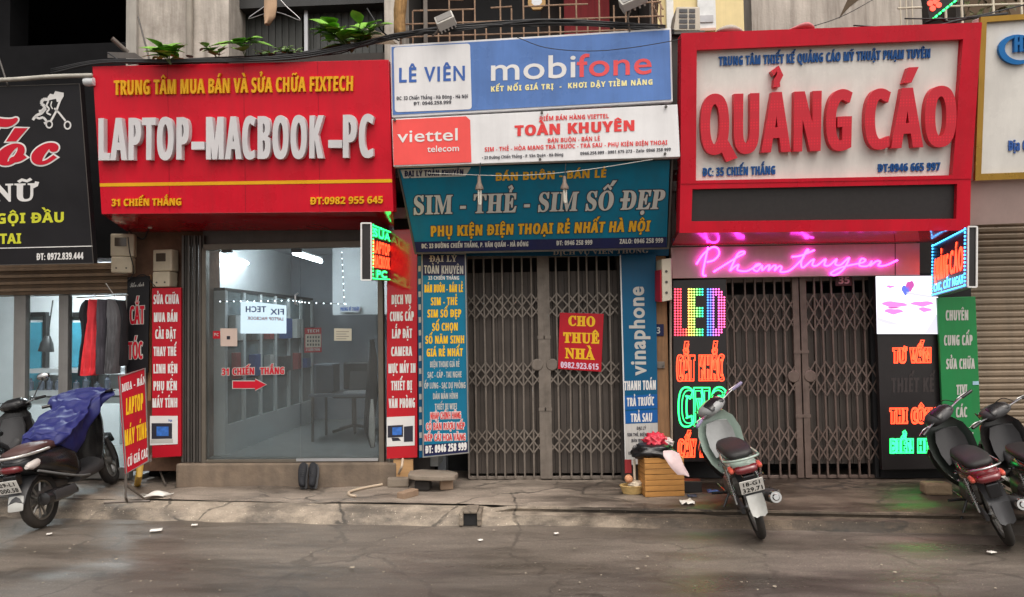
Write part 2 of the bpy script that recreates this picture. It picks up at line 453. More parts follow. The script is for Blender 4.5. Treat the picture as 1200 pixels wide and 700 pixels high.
# ---- road material: worn damp asphalt
def ground_mat(name, base, dark, wet=0.35, sx=(0.35, 1.4, 1), speck=0.5, rough=0.75, pscale=1.1, bump=0.35, wetx=None, crack=0.0, band=None):
    m = bpy.data.materials.new(name); m.use_nodes = True; n = m.node_tree.nodes; l = m.node_tree.links; b = n['Principled BSDF']
    tc = n.new('ShaderNodeTexCoord'); mp = n.new('ShaderNodeMapping'); mp.inputs['Scale'].default_value = sx; l.new(tc.outputs['Object'], mp.inputs[0])
    def noise(scale, src, det=7, rg=0.65):
        t = n.new('ShaderNodeTexNoise'); t.inputs['Scale'].default_value = scale; t.inputs['Detail'].default_value = det; t.inputs['Roughness'].default_value = rg
        l.new(src, t.inputs['Vector']); return t.outputs[0]
    def rng(src, a, b_, c, d):
        t = n.new('ShaderNodeMapRange'); t.inputs[1].default_value = a; t.inputs[2].default_value = b_; t.inputs[3].default_value = c; t.inputs[4].default_value = d
        l.new(src, t.inputs[0]); return t.outputs[0]
    big = noise(pscale, mp.outputs[0]); fine = noise(95, tc.outputs['Object'], 3, 0.7); med = noise(5, mp.outputs[0])
    patch_ = rng(big, 0.44, 0.60, 0, 1)
    mx = n.new('ShaderNodeMix'); mx.data_type = 'RGBA'; mx.inputs[6].default_value = base; mx.inputs[7].default_value = dark; l.new(patch_, mx.inputs[0])
    m2 = n.new('ShaderNodeMix'); m2.data_type = 'RGBA'; m2.blend_type = 'MULTIPLY'; m2.inputs[0].default_value = 1
    l.new(mx.outputs[2], m2.inputs[6]); l.new(rng(fine, 0.3, 0.72, 1 - speck, 1 + speck), m2.inputs[7])
    m3 = n.new('ShaderNodeMix'); m3.data_type = 'RGBA'; m3.blend_type = 'MULTIPLY'; m3.inputs[0].default_value = 1
    l.new(m2.outputs[2], m3.inputs[6]); l.new(rng(med, 0.3, 0.7, 0.72, 1.28), m3.inputs[7])
    # pale grains and grit
    vo = n.new('ShaderNodeTexVoronoi'); vo.inputs['Scale'].default_value = 26; l.new(tc.outputs['Object'], vo.inputs['Vector'])
    m4 = n.new('ShaderNodeMix'); m4.data_type = 'RGBA'; m4.inputs[7].default_value = tuple(min(1, c * 3.2) for c in base[:3]) + (1,)
    l.new(rng(vo.outputs['Distance'], 0.07, 0.13, 0.55, 0), m4.inputs[0]); l.new(m3.outputs[2], m4.inputs[6])
    last = m4.outputs[2]
    if wetx:
        sp = n.new('ShaderNodeSeparateXYZ'); l.new(tc.outputs['Object'], sp.inputs[0]); ad = n.new('ShaderNodeMath'); ad.operation = 'MULTIPLY_ADD'; ad.inputs[1].default_value = 3.0; l.new(big, ad.inputs[0]); l.new(sp.outputs[0], ad.inputs[2])
        m5 = n.new('ShaderNodeMix'); m5.data_type = 'RGBA'; m5.blend_type = 'MULTIPLY'; m5.inputs[7].default_value = (.46, .42, .39, 1); l.new(rng(ad.outputs[0], wetx + 1.1, wetx + 2.3, 0, 1), m5.inputs[0]); l.new(last, m5.inputs[6]); last = m5.outputs[2]
    if crack:
        nd = n.new('ShaderNodeTexNoise'); nd.inputs['Scale'].default_value = 3.5; nd.inputs['Detail'].default_value = 5; l.new(tc.outputs['Object'], nd.inputs['Vector'])
        mv = n.new('ShaderNodeVectorMath'); mv.operation = 'MULTIPLY_ADD'; mv.inputs[1].default_value = (.35, .35, .35); l.new(nd.outputs['Color'], mv.inputs[0]); l.new(tc.outputs['Object'], mv.inputs[2])
        vc = n.new('ShaderNodeTexVoronoi'); vc.feature = 'DISTANCE_TO_EDGE'; vc.inputs['Scale'].default_value = .95; l.new(mv.outputs[0], vc.inputs['Vector'])
        mk = n.new('ShaderNodeMath'); mk.operation = 'MULTIPLY'; l.new(rng(vc.outputs['Distance'], .006, .02, crack, 0), mk.inputs[0]); l.new(rng(med, .4, .55, 0, 1), mk.inputs[1])
        m6 = n.new('ShaderNodeMix'); m6.data_type = 'RGBA'; m6.inputs[7].default_value = (.03, .026, .022, 1); l.new(mk.outputs[0], m6.inputs[0]); l.new(last, m6.inputs[6]); last = m6.outputs[2]
    if band:
        s2 = n.new('ShaderNodeSeparateXYZ'); l.new(tc.outputs['Object'], s2.inputs[0]); a2 = n.new('ShaderNodeMath'); a2.operation = 'MULTIPLY_ADD'; a2.inputs[1].default_value = .35; l.new(med, a2.inputs[0]); l.new(s2.outputs[1], a2.inputs[2])
        m7 = n.new('ShaderNodeMix'); m7.data_type = 'RGBA'; m7.blend_type = 'MULTIPLY'; m7.inputs[7].default_value = (.74, .74, .75, 1); l.new(rng(a2.outputs[0], band - .03, band + .03, 1, 0), m7.inputs[0]); l.new(last, m7.inputs[6]); last = m7.outputs[2]
    l.new(last, b.inputs['Base Color'])
    l.new(rng(big, 0.42, 0.62, rough, wet), b.inputs['Roughness'])
    bp = n.new('ShaderNodeBump'); bp.inputs['Strength'].default_value = bump; bp.inputs['Distance'].default_value = 0.006; l.new(fine, bp.inputs['Height'])
    l.new(bp.outputs[0], b.inputs['Normal']); return m
M_road = ground_mat('damp_asphalt', (0.150, 0.127, 0.105, 1), (0.088, 0.074, 0.061, 1), wet=0.27, rough=0.6, bump=.3, speck=.34, crack=.5, band=-2.1)
M_walk = ground_mat('stained_concrete', (0.28, 0.232, 0.188, 1), (0.11, 0.09, 0.074, 1), wet=0.33, sx=(0.5, 1.5, 1), speck=0.25, rough=0.75, pscale=1.6, wetx=.6, crack=.85)
M_kerb = ground_mat('kerb_mortar', (0.33, 0.275, 0.215, 1), (0.12, 0.1, 0.08, 1), wet=0.6, sx=(0.9, 1.5, 2), speck=0.2, pscale=1.8, rough=0.85, wetx=.02, crack=.8)

gm = MB(); gm.add([(-300, -300, -0.02), (300, -300, -0.02), (300, 300, -0.02), (-300, 300, -0.02)], [(0, 1, 2, 3)])
tag(obj('ground', gm, M_road, origin=(0, 0, 0)), kind='structure')
# kerb line read off the photo: nearer the houses on the left than on the right
ea, eb = G(300, 586, SW), G(960, 597, SW)
def kerbY(x): return max(-1.75, min(-0.5, ea.y + (eb.y - ea.y) * (x - ea.x) / (eb.x - ea.x)))
from mathutils import noise as mnoise
def nz(x, y, z=0.0, s=1.0): return mnoise.noise(Vector((x * s, y * s, z)))
XJ = X0(575)
def grid_sheet(name, xs, rows, m, kind='structure'):
    """rows(x) -> list of (Y, z): a sheet swept along the street"""
    mb = MB(); n = None
    for x in xs:
        r = rows(x); n = len(r); mb.v += [Vector((x, y, z)) for y, z in r]
    for i in range(len(xs) - 1):
        for j in range(n - 1): mb.f.append((i * n + j, (i + 1) * n + j, (i + 1) * n + j + 1, i * n + j + 1))
    return tag(obj(name, mb, m, origin=(0, 0, 0), fixn=False, auto=35), kind=kind)
XS = [-14 + i * 0.1 for i in range(85)] + [-5.5 + i * 0.03 for i in range(367)] + [5.55 + i * .1 for i in range(80)]
YS = [-40, -25, -15, -10, -8] + [-7 + 0.12 * i for i in range(46)]
def road_rows(x):
    k = kerbY(x); ys = [y for y in YS if y < k - 0.1]; ys = (ys + [k + 0.02] * 60)[:52]
    return [(y, -0.0 + 0.008 * nz(x, y * 2, 0, .8) + 0.02 * max(0, min(1, (-y - 1) / 3)) - 0.012) for y in ys]
grid_sheet('road', XS, road_rows, M_road)
def walk_rows(x):
    k = kerbY(x); out = []
    for i in range(30):
        t = i / 29; y = k + 0.005 + (0.9 - k) * t
        out.append((y + 0.012 * nz(x, 3, 1, 3) * (1 - t), SW + 0.016 * nz(x, y, 2, 1.6) + 0.006 * nz(x, y, 7, 6) - (0.015 if t == 0 else 0)))
    return out
grid_sheet('pavement', XS, walk_rows, M_walk)
def kerb_rows(x):
    k = kerbY(x); j = 0.035 * nz(x, 0, 5, 3.3) + 0.03 * nz(x, 0, 9, 9) * max(0, nz(x, 0, 3, 1.1) + .3); s = max(0, min(1, (x - XJ) / 0.25))
    c = .03 * max(0, nz(x, 4, 11, 2.2)); q = .02 * max(0, nz(x, 8, 13, 5))
    ramp = [(k + 0.04, SW - 0.025), (k - 0.01 + j * .3, SW - 0.02), (k - 0.03 + j * .5, 0.1 + .5 * j), (k - .05 + j * .6, .096 + .5 * j), (k - 0.09 + j, 0.085 + j * .6), (k - .12 + j, .076 + j * .4), (k - 0.15 + j, 0.062 + j * .3), (k - .172 + j, .04), (k - 0.19 + j, 0.02), (k - 0.22 + j, -0.03)]
    step = [(k + 0.045, SW - 0.06), (k + .02, SW - 0.06), (k + .018, SW - 0.012 - q), (k - 0.012 + c, SW - .016 - q), (k - .014 + c, .098), (k + .03, .09), (k + .03, 0.074), (k - 0.10 + j * .6, 0.066 - q), (k - 0.108 + j * .6, 0.02), (k - 0.13 + j, -0.03)]
    return [(a[0] * (1 - s) + b[0] * s, a[1] * (1 - s) + b[1] * s) for a, b in zip(ramp, step)]
grid_sheet('kerb', XS, kerb_rows, M_kerb)

# ================================================================ HOUSES
M_plaster = mat('old_plaster', srgb(196, 188, 178), 0.85, var=0.12, scale=3, bump=0.3, streak=0.7, dirt=0.55, dirtcol=srgb(95, 85, 75))
M_dark = mat('sooty_wall', srgb(62, 58, 55), 0.9, var=0.25, scale=2, bump=0.2, streak=0.4)
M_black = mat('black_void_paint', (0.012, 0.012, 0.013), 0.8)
M_brick = mat('grimy_brick_wall', srgb(112, 84, 66), 0.9, var=0.35, scale=5, bump=0.6, bscale=18, dirt=0.6, dirtcol=srgb(60, 48, 42))
M_white = mat('interior_white', srgb(205, 208, 210), 0.6, var=0.04)
M_floor = mat('interior_tiles', srgb(150, 152, 150), 0.25, var=0.08)
M_alu = mat('grey_aluminium', srgb(150, 148, 145), 0.4, metal=0.35, var=0.08, streak=0.2)
M_steel = mat('dull_steel', srgb(120, 112, 105), 0.45, metal=0.5, var=0.2, streak=0.3, dirtcol=srgb(70, 52, 42))
M_dkmetal = mat('dark_grey_metal', srgb(84, 80, 76), 0.55, metal=0.2, var=0.15, streak=0.4)
M_rust = mat('rusty_bar', srgb(150, 122, 100), 0.7, metal=0.2, var=0.35, scale=14)
M_wood = mat('weathered_board', srgb(150, 112, 78), 0.8, var=0.25, scale=4, stretch=(9, 9, 0.7), dirt=0.35, dirtcol=srgb(70, 55, 45))
M_glass = glass_mat()
M_tube = lamp_mat('fluorescent_tube', (0.9, 0.97, 1.0), 42.0)
TOP = 6.4                                    # the facades go on above the frame
def boxw(x0, x1, y0, y1, z0, z1, mb=None): return (mb or MB()).box((x0, y0, z0), (x1, y1, z1))
xa, xb, xc, xd, xe = -9.0, X0(170), X0(462), X0(786), X0(1141)
xf = 9.0
def shell(r, x0, x1, ydep, zc, m, TOP=TOP):
    """side walls, back wall, ceiling slab and upper front wall of a house"""
    obj('side_wall', boxw(x0 + .01, x0 + .09, 0.3, ydep, 0.02, TOP), m, r)
    obj('side_wall', boxw(x1 - .09, x1 - .01, 0.3, ydep, 0.02, TOP), m, r)
    obj('back_wall', boxw(x0 + .09, x1 - .09, ydep - .1, ydep, 0.02, TOP), m, r)
    obj('floor_slab', boxw(x0 + .09, x1 - .09, 0.05, ydep - .1, zc, zc + .14), m, r)
    obj('roof', boxw(x0 + .01, x1 - .01, 0.05, ydep, TOP + .01, TOP + .15), m, r)

M_shade = mat('shade_black_wall', (.010, .010, .011), .95, spec=.1, var=.3, scale=2)  # near-black wall colour puts the deep shade of the open floor into the paint
# ---- far left: hairdresser
h1 = root_empty('hairdresser_house', ((xb - 5) / 1.0 * 0.5, 0, 0), 'leftmost house with a dark open upper floor above a grey framed glass shopfront', 'house')
x1 = xb - 0.02
obj('side_wall', boxw(-10.0, -9.9, .05, 4, .02, TOP), M_shade, h1)
obj('side_wall', boxw(x1 - .1, x1, .3, 4, .02, TOP), M_shade, h1)
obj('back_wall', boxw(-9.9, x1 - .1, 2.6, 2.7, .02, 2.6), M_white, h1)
obj('floor_slab', boxw(-9.9, x1 - .1, .3, 4, 2.6, 2.85), M_shade, h1)
obj('roof', boxw(-10, x1, .05, 4, 5.6, TOP), M_shade, h1)
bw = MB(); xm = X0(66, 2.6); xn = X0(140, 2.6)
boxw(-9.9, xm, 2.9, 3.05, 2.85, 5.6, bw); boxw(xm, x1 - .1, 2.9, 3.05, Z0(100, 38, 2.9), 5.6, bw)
obj('upper_wall', bw, M_shade, h1)
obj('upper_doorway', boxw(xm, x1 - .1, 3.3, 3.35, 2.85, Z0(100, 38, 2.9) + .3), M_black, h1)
obj('pillar', boxw(X0(0, .4) - .2, X0(14, .4), .32, .6, 2.85, 5.6), M_shade, h1)
obj('header_beam', pb(-400, 60, 150, 308, 0.02, .25), M_shade, h1)
cr = MB()
for i in range(9):
    y0 = 309 + i * 4.0; cr.box((-10, 0.0 - (.02 if i % 2 else 0), Z0(60, y0 + 4)), (X0(152), .3, Z0(60, y0) - .004))
obj('shutter_box', cr, mat('brown_slat_shutter', srgb(128, 106, 84), 0.6, var=0.15, streak=0.3), h1)
# glass front in grey frames
fr = MB()
for (a, b) in ((-130, -118), (-80, -69), (-32, -20), (15, 29), (68, 79), (146, 151)): pb(a, 346, b, 560, 0.05, .07, fr)
pb(-400, 342, 151, 349, 0.045, .08, fr); pb(-400, 550, 151, 562, 0.045, .08, fr)
obj('window_frame', fr, M_alu, h1, bevel=.004)
obj('glass_pane', pb(-400, 349, 150, 552, 0.09, .006), glass_mat('salon_glass', haze=.03), h1)
obj('room_floor', boxw(-9.9, x1 - .1, .12, 2.6, .1, .17), M_floor, h1)
# things in the salon
tb = root_empty('ceiling_tube_light', (X0(120, 1.4), 1.4, 2.5), 'bright white tube light inside the hairdresser', 'lamp')
obj('tube', boxw(X0(20, 1.4), X0(140, 1.4), 1.38, 1.42, 2.30, 2.33), lamp_mat('salon_tube', (.92, .97, 1.0), 200.0), tb)
obj('batten', boxw(X0(15, 1.4), X0(145, 1.4), 1.36, 1.44, 2.33, 2.39), M_white, tb)
M_teal = mat('teal_mirror', srgb(60, 130, 150), 0.15, var=0.3, scale=2)
M_blackpl = mat('black_plastic', srgb(26, 26, 27), 0.4, var=0.1)
M_silver = mat('silver_trim', srgb(190, 190, 192), 0.3, metal=0.6, var=0.05)
for (a, b, lab) in ((31, 48, 'tall black framed teal mirror beside the swing arm lamp in the hairdresser'), (81, 106, 'tall black framed teal mirror behind the hanging shirts')):
    mr_ = root_empty('salon_mirror', P((a + b) / 2, 470, 2.55), lab, 'mirror')
    q = MB(); pb(a, 378, b, 460, 2.52, .03, q); obj('mirror_glass', q, M_teal, mr_)
    q = MB(); pb(a - 6, 370, a - 1, 545, 2.48, .08, q); pb(b + 1, 370, b + 5, 545, 2.48, .08, q); pb(a - 6, 366, b + 5, 371, 2.48, .08, q); obj('frame', q, M_blackpl, mr_)
ct = root_empty('salon_counter', P(70, 540, 2.2), 'long white counter with silver edges behind the salon glass', 'counter')
obj('worktop', pb(30, 458, 140, 464, 2.1, .4), M_silver, ct)
obj('shelf', pb(30, 432, 140, 437, 2.2, .3), M_silver, ct)
obj('front_panel', pb(30, 466, 140, 535, 2.15, .3), M_white, ct)
M_bottle = mat('salon_bottle', srgb(70, 75, 85), 0.3, var=0.5)
for i in range(9):
    x = 36 + i * 11 + random.uniform(-2, 2); b0 = P(x, 457, 2.25); hh = random.uniform(.1, .19)
    o = obj('bottle', MB().lathe([(.0, 0), (.035, 0), (.037, hh * .7), (.014, hh * .8), (.014, hh), (0, hh)], 10, Matrix.Translation(b0 + Vector((0, 0, .002)))), M_bottle, origin=b0, smooth=True, auto=40)
    tag(o, 'small hair product bottle standing on the salon counter', 'bottle', 'bottles on the salon counter')
la = root_empty('arm_lamp', P(54, 415, 1.6), 'black hooded lamp hanging on a thin arm inside the hairdresser', 'lamp')
obj('arm', MB().tube([P(62, 352, 1.6), P(56, 395, 1.6)], .008), M_blackpl, la)
obj('hood', MB().tube([P(56, 394, 1.6), P(55, 402, 1.6), P(54, 412, 1.6)], [.03, .07, .09], 14), M_blackpl, la, smooth=True, auto=50)

# ---- number 31: laptop shop
h2 = root_empty('laptop_shop_house', ((xb + xc) / 2, 0, 0), 'grey plastered house number 31 with a glass shopfront under a red sign', 'house')
FL = Z0(320, 541, -0.2)                       # shop floor
xl, xr = X0(241, -.2), X0(446, -.2)
zc = Z0(340, 284, -.1) + .06
obj('step', boxw(X0(206, -.23), X0(463, -.23), -0.23, .05, 0.05, FL - .012), mat('step_concrete', srgb(128, 112, 96), .85, var=.25, scale=4, bump=.4, dirt=.5, streak=.3), h2, bevel=.018)
WL = P(250, 540, -.1).x                        # left inner wall
obj('room_floor', boxw(WL - .4, xr + .5, .05, 3.2, FL - .1, FL), M_floor, h2)
obj('side_wall', boxw(WL - .5, WL - .42, .35, 3.3, .05, 2.9), M_white, h2)
M_bwall = mat('grey_back_wall', srgb(138, 142, 148), .6, var=.05)
obj('side_wall', boxw(xr + .45, xr + .53, .35, 3.3, .05, 2.9), M_bwall, h2)
obj('back_wall', boxw(WL - .42, xr + .45, 3.2, 3.3, FL, 2.9), M_bwall, h2)
obj('inner_wall', boxw(X0(390, 2.4), xr + .45, 2.4, 2.46, FL + 1.45, 2.7), M_white, h2)
obj('ceiling', boxw(WL - .42, xr + .45, -.05, 3.2, 2.70, 2.8), M_white, h2)
obj('floor_slab', boxw(xb, xc - .02, -.1, 4, 2.85, 3.05), M_dark, h2)
obj('header_beam', pb(238, 262, 448, 286, -.12, .3), M_dkmetal, h2)
obj('brick_pillar', pb(150, 255, 239, 552, -.06, .35), M_brick, h2)
# shopfront: frame, two glass leaves, fixings
q = MB(); pb(238, 284, 449, 291, -.2, .08, q); pb(236, 291, 241, 543, -.2, .08, q); pb(443, 291, 449, 543, -.2, .08, q); pb(241, 538.5, 443, 542, -.2, .06, q)
obj('door_frame', q, mat('bronze_frame', srgb(105, 98, 88), .5, metal=.3), h2, bevel=.003)
for a, b in ((241.5, 351.3), (352, 442.5)):
    d = obj('glass_door', pb(a, 291, b, 538, -.18, .01), glass_mat('door_glass', (.82, .86, .87), .2, .062), h2)
    pb_ = pb(a + 18, 291.5, a + 30, 296, -.19, .03) if a < 300 else pb(341, 291.5, 353, 296, -.19, .03)
    obj('clamp', pb_, M_blackpl, d)
obj('door_rail', pb(347, 537.5, 443, 540.5, -.205, .02), M_silver, h2)
hd = MB(); hd.tube([P(349, 344, -.19), P(346, 346, -.23), P(346, 356, -.23), P(349, 358, -.19)], .009); obj('door_handle', hd, M_silver, h2, smooth=True)
# upper part: plaster wall, pipe, dark corrugated window
obj('plaster_wall', pb(149, -120, 268, 92, -.15, .4), M_plaster, h2)
q = pb(148, -120, 160, 92, -.19, .06); obj('wall_edge', q, mat('wall_edge_plaster', srgb(165, 160, 152), .85, var=.1, streak=.4), h2)
obj('parapet', boxw(xb, xc - .02, -.15, .3, 2.75, Z0(350, 72, .0)), M_dark, h2)
M_corr = mat('dark_corrugated', srgb(70, 72, 69), .5, var=.2, streak=.35, scale=3)
q = MB(); ya = .3
for (a, b) in ((268, 356), (361, 452)):
    A_, B_ = X0(a, ya), X0(b, ya); n = 22; zt, zb_ = Z0(360, -60, ya), Z0(360, 80, ya)
    for i in range(n):
        s0, s1 = A_ + (B_ - A_) * i / n, A_ + (B_ - A_) * (i + 1) / n
        q.box((s0, ya - (.012 if i % 2 else 0), zb_), (s1 - .001, ya + .03, zt))
obj('corrugated_panel', q, M_corr, h2)
obj('window_header', pb(268, -80, 452, 7, .1, .2), mat('header_slats', srgb(48, 48, 48), .6, var=.2), h2)
obj('window_post', pb(356.5, 6, 360.5, 70, .2, .05), M_silver, h2)
obj('upper_side_wall', pb(450, -120, 467, 78, -.2, .5), M_plaster, h2)
obj('drain_pipe', MB().tube([P(222, -90, -.19), P(222, 66, -.19)], .035, 12), mat('old_pipe', srgb(150, 143, 132), .7, var=.15, streak=.4), h2, smooth=True, auto=40)
obj('roof', boxw(xb, xc - .02, -.1, 4, TOP + .01, TOP + .15), M_dark, h2)
obj('upper_back_wall', boxw(xb + .0, xc - .02, 1.2, 1.3, 3.05, TOP), M_dark, h2)
# folded gate stack left of the door
gs = root_empty('folded_gate', P(223, 545, -.16), 'dark grey accordion gate folded up beside the laptop shop door', 'gate')
for i in range(8):
    x = 212.5 + i * 3.4
    obj('gate_bar', pb(x, 276, x + 2.5, 542, -.2 + (.03 if i % 2 else 0), .05), M_dkmetal, gs, bevel=.003)
# inside the laptop shop
cb = root_empty('wall_cabinet', (WL - .2, 1.5, FL), 'long white cabinet with dark glass doors along the shop wall', 'cabinet')
M_cab = mat('cabinet_white', srgb(196, 200, 200), .4, var=.04); M_cabg = mat('cabinet_glass', srgb(112, 124, 126), .15, var=.15)
obj('base', boxw(WL - .4, WL, .15, 2.9, FL, FL + .3), M_cab, cb)
obj('top', boxw(WL - .4, WL, .15, 2.9, 2.03, 2.06), M_blackpl, cb)
for i in range(7):
    y = .15 + i * .45; obj('upright', boxw(WL - .4, WL + .004, y, y + .06, FL + .3, 2.03), M_cab, cb)
    if i < 6:
        g_ = obj('glass_door', boxw(WL - .05, WL - .02, y + .06, y + .45, FL + .3, 2.03), M_cabg, cb)
        obj('shelf_edge', MB().box((WL - .02, y + .06, 1.1), (WL - .004, y + .45, 1.115)).box((WL - .02, y + .06, 1.5), (WL - .004, y + .45, 1.515)), M_blackpl, g_)
rs_ = random.Random(2)
for i in range(12):
    y = .25 + (i % 6) * .45 + rs_.uniform(0, .1); z = 1.118 if i < 6 else 1.518; hh = rs_.uniform(.12, .28)
    o = obj('product_box', boxw(WL - .018, WL - .018 + rs_.uniform(.05, .09), y, y + rs_.uniform(.1, .25), z, z + hh), mat('product_card_%d' % (i % 4), srgb(*((150, 60, 60), (70, 90, 140), (190, 190, 186), (60, 62, 66))[i % 4]), .5), bevel=.003); tag(o, 'small %s product box on the white cabinet shelves in the laptop shop' % ('red', 'blue', 'pale', 'dark grey')[i % 4], 'box', '%s boxes on the cabinet shelves' % ('red', 'blue', 'pale', 'dark grey')[i % 4])
for (p0, p1, lab) in (((253, 299, .5), (296, 311, 2.0), 'tube light near the left wall of the laptop shop'), ((345, 297, .7), (376, 306.5, 1.9), 'tube light in the middle of the laptop shop ceiling')):
    a_ = P(*p0); b_ = P(p1[0], p1[1], p1[2]); t = root_empty('tube_light', a_, lab, 'lamp')
    obj('tube', MB().tube([a_, b_], .022, 8), M_tube, t); obj('batten', MB().tube([a_ + Vector((0, 0, .04)), b_ + Vector((0, 0, .04))], .02, 6), M_white, t)
lb = root_empty('reflection_panel', P(308, 392, .4), 'glowing white panel standing in for a mirrored sign reflection inside the laptop shop', 'reflection panel')  # glowing panel added in place of a mirrored reflection of a lit sign
pl = Plane(P(282, 352, .4), (1, 0.12, 0), (0, 0, 1))
obj('panel', quad_panel(pl, [(282, 352), (334, 358), (334, 391), (282, 391)], .06), lamp_mat('reflection_white', (.78, .9, 1.0), .85), lb)
for txt, a, b, y, h, m_ in (('HCET', 312, 288, 366, 7, 'ink_blue'), ('XIF', 333, 317, 369, 7, 'ink_blue')):
    s = txt[::-1]; mb = MB(); A_, B_ = pl.hit(a, y), pl.hit(b, y); letters(mb, s, A_, B_, pl.hit(a, y - h), pl.n, bold=(.05, .03))
    obj('lettering', mb, mat('ink_blue', srgb(60, 90, 170), .5), lb, fixn=False)
mb = MB(); letters(mb, 'LAPTOP MACBOOK', pl.hit(332, 376), pl.hit(290, 375), pl.hit(332, 372), pl.n, bold=(.05, .03)); obj('lettering', mb, mat('ink_pale_red', srgb(225, 130, 130), .5), lb, fixn=False)
dk = root_empty('office_desk', P(400, 510, 1.2), 'plain desk standing inside the laptop shop', 'desk')
zt = .86
obj('desk_top', boxw(X0(368, 1.2), X0(440, 1.2), 1.0, 1.6, zt, zt + .03), mat('desk_grey', srgb(90, 95, 102), .4), dk)
for x in (369, 436):
    for y in (1.04, 1.54): obj('leg', MB().tube([(X0(x, 1.2) + .02, y, FL), (X0(x, 1.2) + .02, y, zt)], .016), M_dkmetal, dk)
bx = root_empty('computer_case', P(382, 455, 1.3), 'grey computer case standing on the shop desk', 'computer')
obj('case', boxw(X0(370, 1.3), X0(392, 1.3), 1.2, 1.5, zt + .032, zt + .36), mat('case_grey', srgb(88, 96, 104), .4), bx, bevel=.008)
obj('front_panel', boxw(X0(371, 1.2), X0(391, 1.2), 1.18, 1.198, zt + .05, zt + .34), mat('case_dark', srgb(58, 66, 75), .3), bx)
nb = root_empty('laptop', P(412, 458, 1.2), 'open laptop on the shop desk', 'laptop')
lx = X0(405, 1.2)
obj('keyboard_base', boxw(lx, lx + .32, 1.1, 1.32, zt + .032, zt + .05), M_silver, nb)
obj('screen', MB().box((lx, -.008, 0), (lx + .32, .008, .22), Matrix.Translation((0, 1.33, zt + .05)) @ Matrix.Rotation(R(-15), 4, 'X')), M_blackpl, nb)
ch = root_empty('office_chair', P(412, 505, 1.75), 'dark office chair in front of the shop desk', 'chair')
cx = X0(414, 1.75)
obj('seat', boxw(cx - .22, cx + .22, 1.55, 1.98, FL + .43, FL + .5), M_blackpl, ch, bevel=.03)
obj('backrest', MB().box((cx - .2, 1.98, FL + .5), (cx + .2, 2.03, FL + .85)), M_blackpl, ch, bevel=.025)
obj('column', MB().tube([(cx, 1.76, FL + .08), (cx, 1.76, FL + .43)], .03), M_dkmetal, ch)
for k in range(5):
    a_ = k * 1.2566; obj('leg', MB().tube([(cx, 1.76, FL + .09), (cx + .27 * math.cos(a_), 1.76 + .27 * math.sin(a_), FL + .03)], .018), M_dkmetal, ch)
# coat hanging right of the door
q = MB(); xs_ = [(436, 398, 5), (437, 420, 9), (435, 460, 14), (433, 500, 12), (437, 524, 5)]
rings = []
for (x, y, w) in xs_:
    c = P(x, y, .0); w_ = w / 2 / 116
    rings.append([c + Vector((w_ * math.cos(t) * (1 + .15 * math.sin(3 * t + y)), .05 * math.sin(t), 0)) for t in [2 * math.pi * i / 16 for i in range(16)]])
ct_ = obj('hanging_coat', q.loft(rings), mat('black_cloth', srgb(24, 24, 28), .9), smooth=True); tag(ct_, 'black coat hanging just inside the laptop shop door', 'coat')
q = MB(); rings = []
for (x, y, w) in ((436, 468, 3), (436, 490, 7), (436, 510, 8), (437, 524, 4)):
    c = P(x, y, -.08); w_ = w / 2 / 118; rings.append([c + Vector((w_ * math.cos(t), .015 * math.sin(t), 0)) for t in [2 * math.pi * i / 12 for i in range(12)]])
tag(obj('hanging_cloth', q.loft(rings), mat('pale_cloth', srgb(200, 195, 190), .9), smooth=True), 'pale cloth hanging beside the black coat', 'cloth')

# ---- number 33: phone card shop (closed)
h3 = root_empty('phone_shop_house', ((xc + xd) / 2, 0, 0), 'narrow house number 33 with a barred balcony above blue and teal signs', 'house')
shell(h3, xc, xd, 4, 2.95, M_dark)
obj('wall_pier', pb(463, 240, 502, 562, .02, .3), M_dark, h3)
obj('wall_pier', pb(726, 288, 768, 562, -.05, .35), M_dark, h3)
obj('header_beam', pb(466, 200, 786, 299, .06, .3), M_dark, h3)
obj('balcony_slab', boxw(xc + .02, xd - .02, -.75, .05, 2.95, 3.09), M_dark, h3)
obj('upper_wall', boxw(xc + .1, xd - .1, 1.2, 1.3, 3.1, TOP), mat('dim_upper_wall', srgb(44, 36, 33), .9, var=.4, scale=2), h3)
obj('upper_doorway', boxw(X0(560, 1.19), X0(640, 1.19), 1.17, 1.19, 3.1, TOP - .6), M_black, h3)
obj('curtain', MB().box((X0(668, .9), .9, 3.3), (X0(722, .9), .95, TOP - .6)), mat('dark_red_curtain', srgb(120, 24, 30), .8, var=.3, scale=3, stretch=(6, 6, .4)), h3)
# wooden pillar between 33 and 35
obj('wooden_pillar', pb(767.5, 300, 783.5, 562, -.1, .2), M_wood, h3, bevel=.006)

# ---- number 35: advertising workshop
h4 = root_empty('sign_shop_house', ((xd + xe) / 2, 0, 0), 'house number 35 with a red framed sign and a pink lit fascia', 'house')
shell(h4, xd, xe, 3.5, 2.75, M_dark, 2.9)
obj('wall_pier', pb(786, 326, 852, 560, .06, .3), M_black, h4)
obj('wall_pier', pb(1022, 320, 1142, 560, .0, .3), M_black, h4)
obj('header_beam', pb(787, 200, 1141, 330, .06, .3), M_dark, h4)
obj('party_wall', pb(778, 42, 800, 205, -.35, .3), M_dark, h4)
M_conc = mat('stained_grey_concrete', srgb(188, 180, 170), .9, var=.2, scale=1.6, bump=.3, streak=.75, dirtcol=srgb(98, 88, 80))
q = pb(879, -140, 1078, 48, .35, .3)
obj('concrete_wall', q, M_conc, h4)
q = MB(); q.prism([P(x, y, .347) for x, y in ((983, 22), (996, 8), (1022, -12), (1010, -14), (994, -2))], (0, .02, 0)); obj('peeled_patch', q, mat('peeled_dark', srgb(88, 74, 58), .9), h4)

